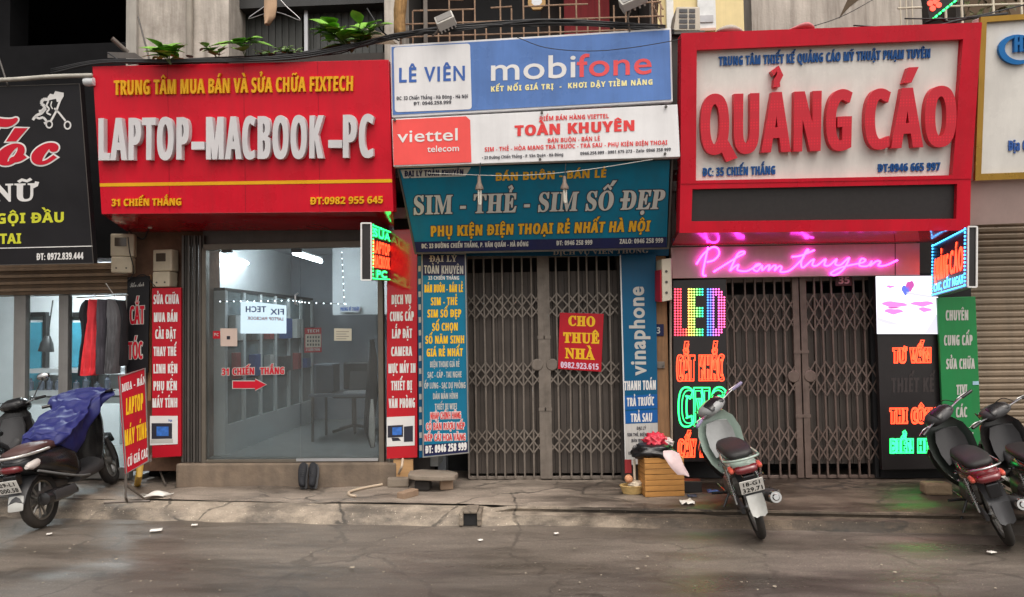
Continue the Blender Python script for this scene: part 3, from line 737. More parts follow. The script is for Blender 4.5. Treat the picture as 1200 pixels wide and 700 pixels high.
# ---- yellow house beyond
h5 = root_empty('yellow_house', P(835, 40, 4.4), 'pale yellow house standing behind the air conditioner', 'house')
M_yel = mat('cream_yellow_wall', srgb(236, 214, 160), .8, var=.05, streak=.1)
obj('wall', boxw(X0(770, 4.5), X0(905, 4.5), 4.5, 5.0, 0, TOP + 2), M_yel, h5)
wn = obj('window', pb(817, -60, 838, 34, 4.44, .05), mat('window_white', srgb(225, 225, 224), .5), h5)
obj('pane', pb(819, 18, 836, 26, 4.42, .015), mat('window_pane_grey', srgb(190, 188, 190), .2), wn)
obj('sill', pb(816, 33, 839, 36, 4.40, .08), mat('sill_pink', srgb(214, 170, 150), .6), wn)
obj('column', pb(781, -60, 789, 60, 4.40, .09), mat('white_column', srgb(228, 226, 222), .7), h5)

# ---- far right house with roller shutter
h6 = root_empty('shuttered_house', ((xe + 6) / 2, 0, 0), 'rightmost house with a tan roller shutter under a pale sloping soffit', 'house')
obj('side_wall', boxw(xe + .02, xe + .1, .12, 3.5, .02, TOP), M_dark, h6)
obj('back_wall', boxw(xe + .1, 6.4, 3.4, 3.5, .02, TOP), M_dark, h6)
obj('floor_slab', boxw(xe + .1, 6.4, .05, 3.4, 2.95, 3.1), M_dark, h6)
obj('roof', boxw(xe + .02, 6.4, .05, 3.5, TOP, TOP + .15), M_dark, h6)
obj('upper_wall', boxw(xe + .1, 6.4, .9, 1.0, 3.1, TOP), mat('brown_upper_wall', srgb(110, 92, 74), .9, var=.3, scale=3), h6)
q = MB(); zt, zb_ = Z0(1170, 250), Z0(1170, 560); n = 40; xx0, xx1 = X0(1141), X0(1330)
prof = []
for i in range(n):
    z = zt + (zb_ - zt) * i / n; dz = (zb_ - zt) / n
    prof += [(0.0, z), (-.012, z + dz * .25), (-.012, z + dz * .7), (0.0, z + dz * .95)]
k = len(q.v); q.v += [Vector((xx0, .05 + a, z)) for a, z in prof] + [Vector((xx1, .05 + a, z)) for a, z in prof]; m_ = len(prof)
q.f += [(i, i + 1, m_ + i + 1, m_ + i) for i in range(m_ - 1)]
obj('roller_shutter', q, mat('tan_shutter', srgb(132, 115, 95), .5, metal=.1, var=.1, streak=.3), h6)
A1, A2 = P(1135, 211, -.74), P(1330, 206, -.74); B1, B2 = P(1137, 264, -.58), P(1330, 256, -.58)
q = MB().hexa([A1, A2, B2, B1], [v + Vector((0, .02, .06)) for v in (A1, A2, B2, B1)])
obj('soffit', q, mat('pinkish_soffit', srgb(196, 172, 166), .35, var=.05, streak=.1), h6)
B3, B4 = P(1140, 276, .02), P(1330, 262, .02)

# ================================================================ FOLDING GATES
M_gate = mat('gate_steel', srgb(124, 115, 106), .5, metal=.25, var=.25, scale=9, streak=.35, dirtcol=srgb(72, 56, 46))
M_gate2 = mat('gate_steel_brown', srgb(112, 96, 88), .5, metal=.25, var=.25, scale=9, streak=.4, dirtcol=srgb(66, 46, 40))
M_sheet = mat('gate_back_sheet', srgb(84, 76, 70), .6, metal=.2, var=.2, scale=3, streak=.5, dirtcol=srgb(40, 34, 31))
def gate(name, label, leaves, yt, yb, bands, m, back, nb):
    xm = (leaves[0][0] + leaves[-1][1]) / 2; ym = (yt + yb) / 2
    r = root_empty(name, P(xm, yb, 0), label, 'gate')
    zt, zb = Z0(xm, yt), Z0(xm, yb)
    for li, (a, b) in enumerate(leaves):
        xa_, xb_ = X0(a), X0(b); n = nb[li]; step = (xb_ - xa_) / n
        q = MB(); q.box((xa_ - .02, .0, zb), (xa_ + .02, .04, zt)) if li else None
        e = xb_ if li == 0 else xa_
        lf = obj('gate_leaf', MB().box((e - .03, -.012, zb), (e + .03, .035, zt)).box((min(xa_, xb_), .02, zb - .01), (max(xa_, xb_), .045, zb + .02)).box((min(xa_, xb_), .015, zt - .03), (max(xa_, xb_), .05, zt + .02)), m, r, bevel=.003)
        for i in range(n + 1):
            if (li == 0 and i == n) or (li == 1 and i == 0): continue
            x = xa_ + step * i + random.uniform(-.009, .009); lean = random.uniform(-.012, .012)
            bq = MB(); bq.hexa([Vector((x - .009 + lean, .0, zt)), Vector((x + .009 + lean, .0, zt)), Vector((x + .009, .0, zb)), Vector((x - .009, .0, zb))],
                               [Vector((x - .009 + lean, .022, zt)), Vector((x + .009 + lean, .022, zt)), Vector((x + .009, .022, zb)), Vector((x - .009, .022, zb))])
            obj('gate_bar', bq, m, lf, bevel=.003, seg=1)
        lt = MB()
        for (y0, y1) in bands:
            z0, z1 = Z0(xm, y1), Z0(xm, y0); rows = 2; dz = (z1 - z0) / rows
            for i in range(n):
                xa2, xb2 = xa_ + step * i, xa_ + step * (i + 1)
                for k in range(rows):
                    za, zb2 = z0 + dz * k, z0 + dz * (k + 1)
                    for (p, q_, yy) in (((xa2, za), (xb2, zb2), -.009), ((xa2, zb2), (xb2, za), -.004)):
                        d = Vector((q_[0] - p[0], 0, q_[1] - p[1])); nn = Vector((-d.z, 0, d.x)).normalized() * .0065
                        pa, pb2 = Vector((p[0], yy, p[1])), Vector((q_[0], yy, q_[1]))
                        lt.hexa([pa + nn, pb2 + nn, pb2 - nn, pa - nn], [v + Vector((0, .004, 0)) for v in (pa + nn, pb2 + nn, pb2 - nn, pa - nn)])
        obj('lattice', lt, m, lf)
        cx_ = e + (-.012 if li == 0 else .012); obj('lock_plate', MB().lathe([(0, -.022), (.05, -.022), (.058, -.016), (.058, -.011), (0, -.011)], 20, Matrix.Translation((cx_ + (-.03 if li == 0 else .03), 0, (zt + zb) / 2 + .01)), axis='Y'), m, lf)
        q = MB()
        for zz in (.3, .62): q.box((e - .035, -.02, zb + (zt - zb) * zz), (e + .035, -.0125, zb + (zt - zb) * zz + .03))
        obj('hinge_plate', q, m, lf); bk = MB(); zt2, zb2 = Z0(xm, back[0]), Z0(xm, back[1]); w = 12
        for i in range(w):
            s0, s1 = xa_ + (xb_ - xa_) * i / w, xa_ + (xb_ - xa_) * (i + 1) / w
            bk.box((s0, .055 + .006 * (i % 2), zb2), (s1 - .004, .07, zt2))
        obj('backing_sheet', bk, M_sheet, lf)
    return r
gate('folding_gate', 'grey folding lattice gate of the phone card shop with a red poster on it', [(547, 634), (641, 727)], 298, 561, [(344, 372), (424, 452), (503, 531)], M_gate, (318, 556), (8, 7))
gate('folding_gate', 'brownish folding lattice gate beneath the pink neon name', [(850, 933), (942, 1026)], 326, 560, [(346, 388), (424, 464), (500, 540)], M_gate2, (344, 545), (7, 7))
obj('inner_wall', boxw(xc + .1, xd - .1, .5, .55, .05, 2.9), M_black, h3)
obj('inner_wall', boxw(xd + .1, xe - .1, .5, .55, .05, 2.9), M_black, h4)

# ================================================================ SIGNS
def vinyl(name, c, **k):
    d = dict(spec=.25, rough=.38, var=.08, scale=2.5, streak=.2, bump=.22, bscale=2.6, rvar=.1, dirtcol=srgb(60, 50, 45)); d.update(k); return mat(name, srgb(*c), **d)
V_red = vinyl('red_vinyl', (204, 18, 42), streak=.16, rough=.3); V_redstrip = vinyl('red_strip_vinyl', (186, 24, 42)); V_redgloss = vinyl('glossy_red_acrylic', (190, 22, 38), rough=.08, streak=.08, spec=.6)
V_qred = vinyl('red_frame_paint', (196, 22, 44), rough=.3); V_black = vinyl('black_vinyl', (30, 29, 32), rough=.4, streak=.05)
V_white = vinyl('white_vinyl', (222, 221, 222), streak=.1); V_qwhite = vinyl('grey_white_acrylic', (224, 221, 215), rough=.25, streak=.12)
V_blue = vinyl('blue_vinyl', (88, 124, 186), var=.16, scale=1.6, rough=.3); V_teal = vinyl('teal_vinyl', (14, 108, 136), var=.1); V_navy = vinyl('navy_vinyl', (30, 34, 72))
V_tealstrip = vinyl('teal_strip_vinyl', (10, 112, 146)); V_vina = vinyl('deep_teal_vinyl', (8, 86, 124)); V_vblue = vinyl('strong_blue_vinyl', (22, 92, 162)); V_green = vinyl('green_vinyl', (40, 128, 72))
V_coral = vinyl('coral_red_vinyl', (232, 84, 80), streak=.05); V_gold = vinyl('gold_trim', (176, 138, 62), metal=.5, rough=.3)
I_white = vinyl('white_ink', (222, 220, 218), streak=0); I_grey = vinyl('pale_grey_ink', (188, 186, 180), streak=0); I_yel = vinyl('yellow_ink', (238, 188, 40), streak=0); I_pyel = vinyl('pale_yellow_ink', (238, 226, 160), streak=0)
I_lime = vinyl('lime_yellow_ink', (205, 206, 60), streak=0); I_red = vinyl('red_ink', (214, 62, 62), streak=0); I_drk = vinyl('dark_ink', (52, 52, 62), streak=0); I_blue = vinyl('blue_ink_sign', (62, 98, 168), streak=0)
I_qblue = vinyl('cobalt_letters', (36, 84, 146), streak=0); I_dred = vinyl('crimson_ink', (196, 26, 48), streak=0); I_orange = vinyl('amber_ink', (214, 160, 46), streak=0)
L_white = vinyl('raised_white_letters', (208, 206, 208), streak=.05); L_yel = vinyl('raised_yellow_letters', (226, 168, 30), streak=0)
IMP = (.036, .012)                              # heavy condensed lettering

# ---- red laptop sign
r, pl, p = sign('shop_sign', 'big red box sign with raised white letters above the glass shopfront', 'shop sign', [(108, 78), (455, 70), (461, 248), (119, 251)], -1.0, -.86, .14, V_red)
def L(txt, x0, y0, x1, y1, h, m, **k): return line(r, pl, txt, x0, y0, x1, y1, h, m, **k)
L('TRUNG TÂM MUA BÁN VÀ SỬA CHỮA FIXTECH', 135, 112, 414, 107, 17, L_yel, bold=IMP, raise_=.018)
L('LAPTOP', 120, 189, 225, 188, 49, L_white, bold=(.039, .012), raise_=.055)
L('-', 228, 188, 243, 188, 49, L_white, bold=(.0, .03), raise_=.055)
L('MACBOOK', 245, 188, 381, 186.5, 49.5, L_white, bold=(.039, .012), raise_=.055)
L('-', 387, 186, 403, 186, 49, L_white, bold=(.0, .03), raise_=.055)
L('PC', 404, 186, 440, 185.5, 50, L_white, bold=(.039, .012), raise_=.055)
patch(r, pl, [(117, 215), (459.5, 210), (459.7, 214), (117.3, 219)], L_yel, 'stripe', off=.003)
L('31 CHIẾN THẮNG', 132, 242, 213, 241, 8.5, L_yel, bold=(.035, .03), raise_=.014); L('ĐT:0982 955 645', 364, 240, 449, 238.5, 8.5, L_yel, bold=(.035, .03), raise_=.014)
for xs in (196, 285, 372): patch(r, pl, [(xs, 78 - (xs - 108) * .023), (xs + .5, 78 - (xs - 108) * .023), (xs + 3.3, 250), (xs + 2.8, 250)], vinyl('seam_red', (150, 18, 36)), 'panel_seam', off=.0015)
f0, f1 = pl.hit(119.4, 251), pl.hit(460.8, 248); b0, b1 = P(150, 272, -.1), P(462, 270, -.1)
dn = Vector((0, .02, .05))
obj('soffit', MB().hexa([f0, f1, b1, b0], [v + dn for v in (f0, f1, b1, b0)]), V_redgloss, r)
# ---- blue phone network sign
r, pl, p = sign('shop_sign', 'blue banner sign with a white panel and lowercase letters, topmost of the stack', 'shop sign', [(457, 53), (786.5, 33), (788.5, 119), (459, 137.5)], -.95, -.93, .08, V_white)
patch(r, pl, [(459, 55.5), (784.5, 35.5), (786.5, 117), (460.5, 135)], V_blue, 'blue_field', off=.006)
patch(r, pl, [(461.5, 56), (551, 51.5), (553, 128.5), (463, 132)], V_white, 'white_field', off=.009, rad=4)
L('LÊ VIÊN', 468, 97.5, 545, 95, 17.5, I_blue, font='plain', bold=(.035, .03), off=.012, track=.06)
L('ĐC: 33 Chiến Thắng - Hà Đông - Hà Nội', 465, 118, 548.5, 115.5, 4.2, I_drk, off=.012); L('ĐT: 0946.258.999', 485, 124, 529, 122.3, 4, I_drk, off=.012)
L('mobi', 575.5, 95.3, 674.5, 91, 27, I_white, font='plain', bold=(.014, .014), off=.009); L('fone', 676, 91, 763.5, 87, 27, vinyl('soft_red_ink', (226, 84, 88), streak=0), font='plain', bold=(.014, .014), off=.009)
L('KẾT NỐI GIÁ TRỊ  -  KHƠI DẬY TIỀM NĂNG', 575.5, 108, 764.5, 99.8, 6.3, I_pyel, bold=(.05, .05), off=.009, track=.08)
# ---- white phone network sign
r, pl, p = sign('shop_sign', 'white banner sign with a coral red left end, middle of the stack', 'shop sign', [(459, 139.5), (794, 122.5), (797, 184), (461, 195.5)], -.97, -.97, .07, V_white)
patch(r, pl, [(460, 141), (546, 136.6), (551, 141), (552.5, 190.5), (461.5, 194)], V_coral, 'red_field', off=.005)
L('viettel', 466, 167.5, 536.5, 165, 14.5, I_white, font='plain', bold=(.014, .014), off=.009); L('telecom', 501, 178.8, 538, 177.5, 7.5, I_white, font='plain', bold=(.014, .014), off=.009)
L('ĐIỂM BÁN HÀNG VIETTEL', 632, 142, 713.5, 138.8, 5.2, I_red, bold=(.03, .03), off=.005); L('TOÀN KHUYÊN', 603, 160, 743.5, 153.6, 12.6, I_red, bold=(.075, .04), off=.005)
L('BÁN BUÔN - BÁN LẺ', 642, 167.6, 703, 165, 5, I_red, bold=(.03, .02), off=.005); L('SIM - THẺ - HÒA MẠNG TRẢ TRƯỚC - TRẢ SAU - PHỤ KIỆN ĐIỆN THOẠI', 568, 178, 782, 169.7, 5, I_red, bold=(.03, .02), off=.005)
L('• 33 Đường Chiến Thắng - P. Văn Quán - Hà Đông', 565, 187, 660, 183, 3.6, I_drk, off=.005); L('0946.258.999 - 0981 675 373 - Zalo: 0946 258 999', 680, 182, 786, 177, 3.6, I_drk, off=.005)
q = MB()
for (x, y) in ((463, 141.5), (635, 133), (780, 126), (633, 187.5), (779, 181)):
    c = pl.hit(x, y); q.lathe([(0, .0), (.012, .0), (.012, .012), (0, .014)], 10, Matrix.Translation(c + pl.n * .012) @ Matrix.Rotation(R(90), 4, 'X'))
obj('screw', q, M_dkmetal, r)
# ---- teal SIM card sign
r, pl, p = sign('shop_sign', 'tapered teal sign with big pale serif letters and yellow lines hanging lowest of the stack', 'shop sign', [(467.5, 198), (785, 188), (781.5, 290), (488, 296)], -.88, -.5, .03, V_teal)
patch(r, pl, [(469.5, 199), (552, 196), (545.5, 206.5), (473, 209)], I_grey, 'label_field', off=.003)
L('ĐẠI LÝ TOÀN KHUYÊN', 474, 207, 543, 205, 6.8, V_navy, bold=(.06, .02), off=.006)
L('BÁN BUÔN - BÁN LẺ', 581, 212, 710, 208, 9.5, I_orange, bold=(.06, .04), off=.004)
for (g, m_, o_) in ((.007, I_drk, .003), (0, I_grey, .0058)):
    L('SIM - THẺ - SIM SỐ ĐẸP', 485, 251.5, 777, 244.7, 22.5, m_, font='serif', bold=(.03, .015), off=o_, grow=g, name='lettering' if not g else 'letter_edge')
for (g, m_, o_) in ((.004, I_drk, .003), (0, I_orange, .0055)):
    L('PHỤ KIỆN ĐIỆN THOẠI RẺ NHẤT HÀ NỘI', 505, 277.2, 761, 271, 12.5, m_, bold=(.06, .03), off=o_, grow=g, name='lettering' if not g else 'letter_edge')
patch(r, pl, [(485.5, 283.5), (781.3, 277.5), (781.1, 289.7), (488, 295.5)], V_navy, 'navy_band', off=.003)
L('ĐC: 33 ĐƯỜNG CHIẾN THẮNG, P. VĂN QUÁN - HÀ ĐÔNG', 494, 291, 619, 288.5, 5.5, I_grey, bold=(.05, .03), off=.006); L('ĐT: 0946 258 999', 652, 287.5, 694, 286.5, 5.5, I_grey, bold=(.05, .03), off=.006); L('ZALO: 0946 258 999', 726, 285.6, 777, 284.2, 5.5, I_grey, bold=(.05, .03), off=.006)
fm, _ = ring_frame(r, pl, [(465, 195), (789, 185), (784, 292), (486, 298)], 2, M_dkmetal, out=.004, back=.05)
r, pl, p = sign('fascia_board', 'dark teal fascia board half hidden under the tapered teal sign', 'shop sign', [(490, 280), (784, 280), (784, 300), (490, 300)], -.12, -.12, .03, V_vina)
L('DỊCH VỤ VIỄN THÔNG', 648, 299, 760, 296.5, 5.2, I_grey, font='serif', bold=(.02, .01))
# ---- red framed advertising sign
r, pl, p = sign('shop_sign', 'white sign with huge red raised letters in a thick red frame', 'shop sign', [(797, 41), (1146, 28.5), (1132.5, 270), (795, 273)], -1.0, -.74, .12, V_qred)
patch(r, pl, [(814.5, 60.5), (1123, 48), (1114.5, 205.5), (815, 212)], V_qwhite, 'white_field', off=.003)
ring_frame(r, pl, [(797, 41), (1146, 28.5), (1133.6, 210), (796, 216)], (19.5, 22, 4, 18), V_qred, out=.06)
ring_frame(r, pl, [(796, 214.5), (1133.6, 208.5), (1132.5, 270), (795, 273)], (7.5, 16, 13.5, 14), V_qred, out=.055)
M_ledscr = mat('unlit_led_screen', srgb(36, 33, 33), .5, var=.2, scale=30)
patch(r, pl, [(808, 223), (1119, 215), (1118, 258), (809, 262)], M_ledscr, 'led_screen', off=.012)
L('TRUNG TÂM THIẾT KẾ QUẢNG CÁO MỸ THUẬT PHẠM TUYÊN', 842, 77.5, 1089, 68.3, 10.6, I_qblue, bold=(.05, .015), raise_=.014)
# huge letters: raised boxes with a fine grid of LED dots on their faces
M_qlet = mat('red_letter_faces', srgb(196, 30, 48), .45, var=.05)
n = M_qlet.node_tree.nodes; l = M_qlet.node_tree.links; tcx = n.new('ShaderNodeTexCoord'); ck = n.new('ShaderNodeTexVoronoi'); ck.inputs['Scale'].default_value = 42; ck.inputs['Randomness'].default_value = 0
l.new(tcx.outputs['Object'], ck.inputs['Vector']); rr = n.new('ShaderNodeMapRange'); rr.inputs[1].default_value = .2; rr.inputs[2].default_value = .42; rr.inputs[3].default_value = 1.1; rr.inputs[4].default_value = .85; l.new(ck.outputs['Distance'], rr.inputs[0])
mm = n.new('ShaderNodeMix'); mm.data_type = 'RGBA'; mm.blend_type = 'MULTIPLY'; mm.inputs[0].default_value = 1; mm.inputs[6].default_value = srgb(212, 34, 54); l.new(rr.outputs[0], mm.inputs[7]); l.new(mm.outputs[2], n['Principled BSDF'].inputs['Base Color'])
obj('letter_tail', MB().prism([pl.hit(*q_) + pl.n * .0725 for q_ in ((838, 168), (850, 164), (862, 186), (849, 190.5))], -pl.n * .07), M_qlet, r); L('OUẢNG', 819, 182, 993.5, 176.5, 69, M_qlet, bold=(.045, .014), raise_=.07); L('CÁO', 1009.5, 176, 1115, 172, 69, M_qlet, bold=(.045, .014), raise_=.07)
L('ĐC: 35 CHIẾN THẮNG', 823, 207, 908, 204.5, 10, I_qblue, bold=(.05, .02), raise_=.012); L('ĐT:0946 665 997', 1028, 202, 1101, 200, 9.5, I_qblue, bold=(.05, .02), raise_=.012)
f0, f1 = pl.hit(795.2, 273), pl.hit(1132.3, 270); b0, b1 = P(787, 288.5, -.14), P(1096, 284, -.14)
obj('soffit', MB().hexa([f0, f1, b1, b0], [v + Vector((0, .02, .05)) for v in (f0, f1, b1, b0)]), vinyl('dull_red_gloss', (168, 30, 46), rough=.1, spec=.6), r)
# ---- right edge white sign with gold frame
r, pl, p = sign('shop_sign', 'white sign in a gold frame cut off by the right edge of the view', 'shop sign', [(1147, 21), (1340, 8), (1340, 205), (1140.5, 212)], -1.0, -.78, .1, V_qwhite)
ring_frame(r, pl, [(1147, 21), (1340, 8), (1340, 205), (1140.5, 212)], (6, 6, 8, 7), V_gold, out=.03)
mb = MB(); c = [(1190 + 22 * math.cos(t), 59 + 17.5 * math.sin(t)) for t in [R(60 + 240 * i / 16) for i in range(17)]]; d = [(1193 + 18 * math.cos(t), 58 + 13.5 * math.sin(t)) for t in [R(300 - 240 * i / 16) for i in range(17)]]
mb.prism([pl.hit(*q_) + pl.n * .03 for q_ in c + d[::1]], -pl.n * .028); obj('lettering', mb, vinyl('bright_blue_letters', (36, 110, 176), streak=0), r)
L('HIC', 1186, 62, 1214, 60, 19, _mats['bright_blue_letters'], bold=(.06, .02), raise_=.03); L('Địa Chỉ', 1181, 177, 1211, 176, 12, I_blue, bold=(.05, .02), raise_=.008)
# ---- hairdresser sign
r, pl, p = sign('shop_sign', 'black hairdresser sign with red script letters and a scissors emblem', 'shop sign', [(-150, 106), (94, 98), (110, 309), (-150, 314)], -.98, -.8, .06, V_black)
ring_frame(r, pl, [(-150, 106), (94, 98), (110, 309), (-150, 314)], .8, M_dkmetal, out=.004)
for (g, m_, o_) in ((.014, I_white, .003), (0, I_dred, .0058)):
    L('óc', -4, 194, 69, 192.5, 35, m_, font='script', bold=(.05, .03), off=o_, grow=g, cap=.44); L('T', -78, 197, 24, 196, 62, m_, font='script', bold=(.03, .02), off=o_, grow=g, cap=.66)
L('NỮ', -9, 236.5, 46, 235.5, 21, I_white, font='serif', bold=(.05, .03)); L('GỘI ĐẦU', -4, 262.5, 75, 260.5, 12, I_lime, bold=(.05, .04)); L('TAI', 0, 286, 25, 285.5, 12, I_lime, bold=(.05, .04))
patch(r, pl, [(-150, 294), (108.8, 288), (108.8, 289), (-150, 295.2)], I_white, 'stripe', off=.003); L('ĐT: 0972.839.444', 43, 305, 98, 303.8, 8, I_white, bold=(.05, .02))
mb = MB()
def stroke(pts, w, mb=mb):
    s = [pl.hit(*q_) + pl.n * .004 for q_ in pts]
    for a_, b_ in zip(s[:-1], s[1:]):
        dd = (b_ - a_).normalized(); nn = dd.cross(pl.n) * (w / 2 / 115); k = len(mb.v); mb.v += [a_ + nn, b_ + nn, b_ - nn, a_ - nn]; mb.f.append((k, k + 1, k + 2, k + 3))
def ringpx(cx, cy, rx, ry, w): stroke([(cx + rx * math.cos(t), cy + ry * math.sin(t)) for t in [2 * math.pi * i / 18 for i in range(19)]], w)
stroke([(74, 109), (70, 120), (66, 131), (60, 142)], 2.2); stroke([(64, 127), (70, 133), (77, 142)], 2); ringpx(58, 146, 3.6, 4, 1.6); ringpx(79.5, 147, 3.6, 4.4, 1.6)
pts = [(56, 114), (59, 110), (63, 111), (65, 107), (70, 108), (75, 109), (75, 113), (72, 118), (67, 120), (66, 116), (61, 117), (57, 118)]
mb.add([pl.hit(*q_) + pl.n * .0035 for q_ in pts], [tuple(t) for t in tessellate_polygon([[Vector((a, b, 0)) for a, b in pts]])])
def cur(pp, w): stroke([(v.x, v.y) for v in catmull([Vector((a, b, 0)) for a, b in pp], 4)], w)
cur([(58, 117), (51, 117), (49, 122), (53, 125), (50, 130), (46, 131)], 3.2); cur([(57, 119), (55, 124), (58, 128), (55, 132), (60, 135)], 1.8); cur([(54, 127), (49, 133), (44, 135), (40, 139), (39, 141)], 2.8); cur([(41, 136), (46, 139), (51, 138), (55, 143), (52, 145)], 2.4); cur([(61, 119), (60, 124), (62, 128)], 1.2)
obj('emblem', mb, I_white, r, fixn=False)
# ---- upright strips
def strip(name, label, c, Y, m, thick=.03, Yb=None): return sign(name, label, 'shop sign', c, Y, Y if Yb is None else Yb, thick, m)
r, pl, p = strip('strip_sign', 'red upright strip sign with white lines and a laptop picture left of the glass door', [(178, 338), (212, 337), (212, 535), (178, 537)], -.235, V_redstrip)
for t, y, a, b in (('SỬA CHỮA', 356.5, 180, 210), ('MUA BÁN', 377.5, 180.5, 208), ('CÀI ĐẶT', 397.3, 182, 206.5), ('THAY THẾ', 417.5, 180, 207.5), ('LINH KỆN', 437.8, 180, 208), ('PHỤ KỆN', 457.8, 180, 207.5), ('MÁY TÍNH', 477.8, 178.8, 208)):
    L(t, a, y, b, y - .3, 11, I_white, bold=(.05, .015))
patch(r, pl, [(176, 487.5), (208.5, 487.5), (208.5, 520.5), (176, 522)], I_white, 'picture_field', off=.004); patch(r, pl, [(178, 496), (202, 496), (202, 514), (178, 514.5)], I_drk, 'laptop_picture', off=.006)
patch(r, pl, [(184, 500), (198, 500), (198, 511), (184, 511)], vinyl('screen_blue_ink', (60, 110, 190), var=.5, scale=14), 'screen_picture', off=.008); patch(r, pl, [(177, 515), (203, 514.5), (203, 519), (177, 519.5)], I_grey, 'keyboard_picture', off=.006)
L('hp', 198, 494, 202, 494, 2.6, I_blue, off=.007)
r, pl, p = strip('strip_sign', 'glossy red upright strip sign with white lines and a desktop computer picture', [(453.5, 270), (489, 268), (489, 536.5), (453, 538)], -.24, V_redgloss)
for t, y, a, b in (('DỊCH VỤ', 356.5, 459, 482), ('CUNG CẤP', 376.3, 457, 485), ('LẮP ĐẶT', 396.5, 459.5, 483), ('CAMERA', 417.3, 458.5, 483), ('MỰC MÁY IN', 437.2, 455.2, 487), ('THIẾT BỊ', 457.3, 458.3, 483), ('VĂN PHÒNG', 478, 455.5, 486.3)):
    L(t, a, y + .3, b, y - .3, 11, I_white, bold=(.05, .015))
patch(r, pl, [(453.3, 489), (486, 487.5), (486, 522), (453.3, 523.5)], I_white, 'picture_field', off=.004); patch(r, pl, [(454.5, 499), (472.5, 498), (472.5, 512), (454.5, 513)], I_drk, 'monitor_picture', off=.006)
patch(r, pl, [(460, 501), (471, 500.3), (471, 509.5), (460, 510)], _mats['screen_blue_ink'], 'screen_picture', off=.008); patch(r, pl, [(473.5, 500), (484, 499), (484, 517.5), (473.5, 518)], I_drk, 'tower_picture', off=.006); patch(r, pl, [(459, 513), (467, 513), (470, 516.5), (460, 517)], I_drk, 'stand_picture', off=.006)
r, pl, p = strip('strip_sign', 'narrow blue strip sign wedged behind the teal price board', [(488.8, 300), (496, 300), (499, 536), (491, 537)], -.27, V_vina, .02)
q = MB()
for i in range(15): y = 312 + i * 15; q.add([pl.hit(490.2 + i * .1, y) + pl.n * .003, pl.hit(493 + i * .1, y - .3) + pl.n * .003, pl.hit(493.2 + i * .1, y + 6) + pl.n * .003, pl.hit(490.4 + i * .1, y + 6.5) + pl.n * .003], [(0, 1, 2, 3)])
obj('lettering', q, I_grey, r, fixn=False)
r, pl, p = strip('strip_sign', 'teal upright price board with yellow lines and a navy phone number foot', [(494, 296), (546, 297), (549.8, 531), (495.5, 536.5)], -.34, V_tealstrip, .03)
ring_frame(r, pl, [(494, 296), (546, 297), (549.8, 531), (495.5, 536.5)], 1.3, M_alu, out=.008)
patch(r, pl, [(495.6, 298), (544.5, 298.8), (545, 323), (495.8, 323)], V_navy, 'navy_field', off=.003)
L('ĐẠI LÝ', 503, 307, 535.5, 307, 7.5, I_grey, font='serif', bold=(.03, .02), off=.006); L('TOÀN KHUYÊN', 497, 320.7, 543, 321.2, 9.5, I_grey, bold=(.04, .02), off=.006); L('33 CHIẾN THẮNG', 502, 328, 538, 328, 4.3, I_white, off=.004)
for t, y, a, b in (('BÁN BUÔN - BÁN LẺ', 343, 497.5, 542.5), ('SIM - THẺ', 358, 505, 536), ('SIM SỐ ĐẸP', 372.3, 501, 540.5), ('SỐ CHỌN', 388, 506.5, 536.5), ('SỐ NĂM SINH', 403, 498.5, 544), ('GIÁ RẺ NHẤT', 418, 500, 542.5)):
    L(t, a, y, b, y - .5, 9.2, I_yel, bold=(.05, .025))
for t, y, a, b in (('ĐIỆN THOẠI GIÁ RẺ', 430.7, 504, 538.5), ('SẠC - CÁP - TAI NGHE', 443, 501, 541), ('ỐP LƯNG - SẠC DỰ PHÒNG', 455.6, 497.3, 545.5), ('DÁN MÀN HÌNH', 468, 507.5, 536.5), ('THIẾT BỊ WIFI', 480.3, 509.5, 535.5)):
    L(t, a, y, b, y - .6, 7, I_grey, bold=(.03, .015))
for t, y, a, b in (('NHẬP CHÍNH HÃNG', 491.5, 504.5, 540), ('CÓ BÁN RƯỢU NẾP', 504, 499.5, 544.5), ('NẾP CÁI HOA VÀNG', 517, 497.5, 545.5)):
    L(t, a, y, b, y - 1, 8, I_white, bold=(.06, .05), off=.003, name='letter_edge', grow=.004); L(t, a, y, b, y - 1, 8, I_red, bold=(.03, .015), off=.0055)
patch(r, pl, [(496.8, 521.5), (548.3, 517.5), (548.5, 530), (496.9, 534.5)], V_navy, 'navy_field', off=.003); L('ĐT: 0946 258 999', 498.5, 531.6, 547, 527.3, 9, I_white, bold=(.06, .03), off=.006)
r, pl, p = strip('strip_sign', 'tall deep teal strip sign with a sideways white word and a white foot', [(726, 299), (768.5, 298), (771.5, 541), (732.5, 547)], -.15, V_vina)
patch(r, pl, [(726.2, 299), (727.6, 299), (734, 547), (732.5, 547)], I_white, 'edge_strip', off=.004)
mb = MB(); letters(mb, 'vinaphone', pl.hit(757.5, 440), pl.hit(754.5, 336), pl.hit(738.5, 440), pl.n, bold=(.04, .035)); obj('lettering', mb, I_grey, r, fixn=False)
patch(r, pl, [(731.5, 464), (769.8, 462), (770.2, 478.5), (731.8, 480.5)], V_vblue, 'blue_field', off=.003); patch(r, pl, [(732, 482), (770.2, 480), (770.6, 495), (732.3, 496.5)], V_vblue, 'blue_field', off=.003)
L('THANH TOÁN', 731.5, 457.7, 768.5, 456.7, 11, I_white, bold=(.045, .015)); L('TRẢ TRƯỚC', 734.5, 476.3, 766.5, 475, 10, I_white, bold=(.045, .015), off=.006); L('TRẢ SAU', 739, 494.8, 764, 494, 10, I_white, bold=(.045, .015), off=.006)
patch(r, pl, [(732.4, 497), (770.7, 495.5), (771.4, 540.5), (733.6, 546)], vinyl('dirty_white_vinyl', (196, 194, 190), streak=.35), 'white_field', off=.004)
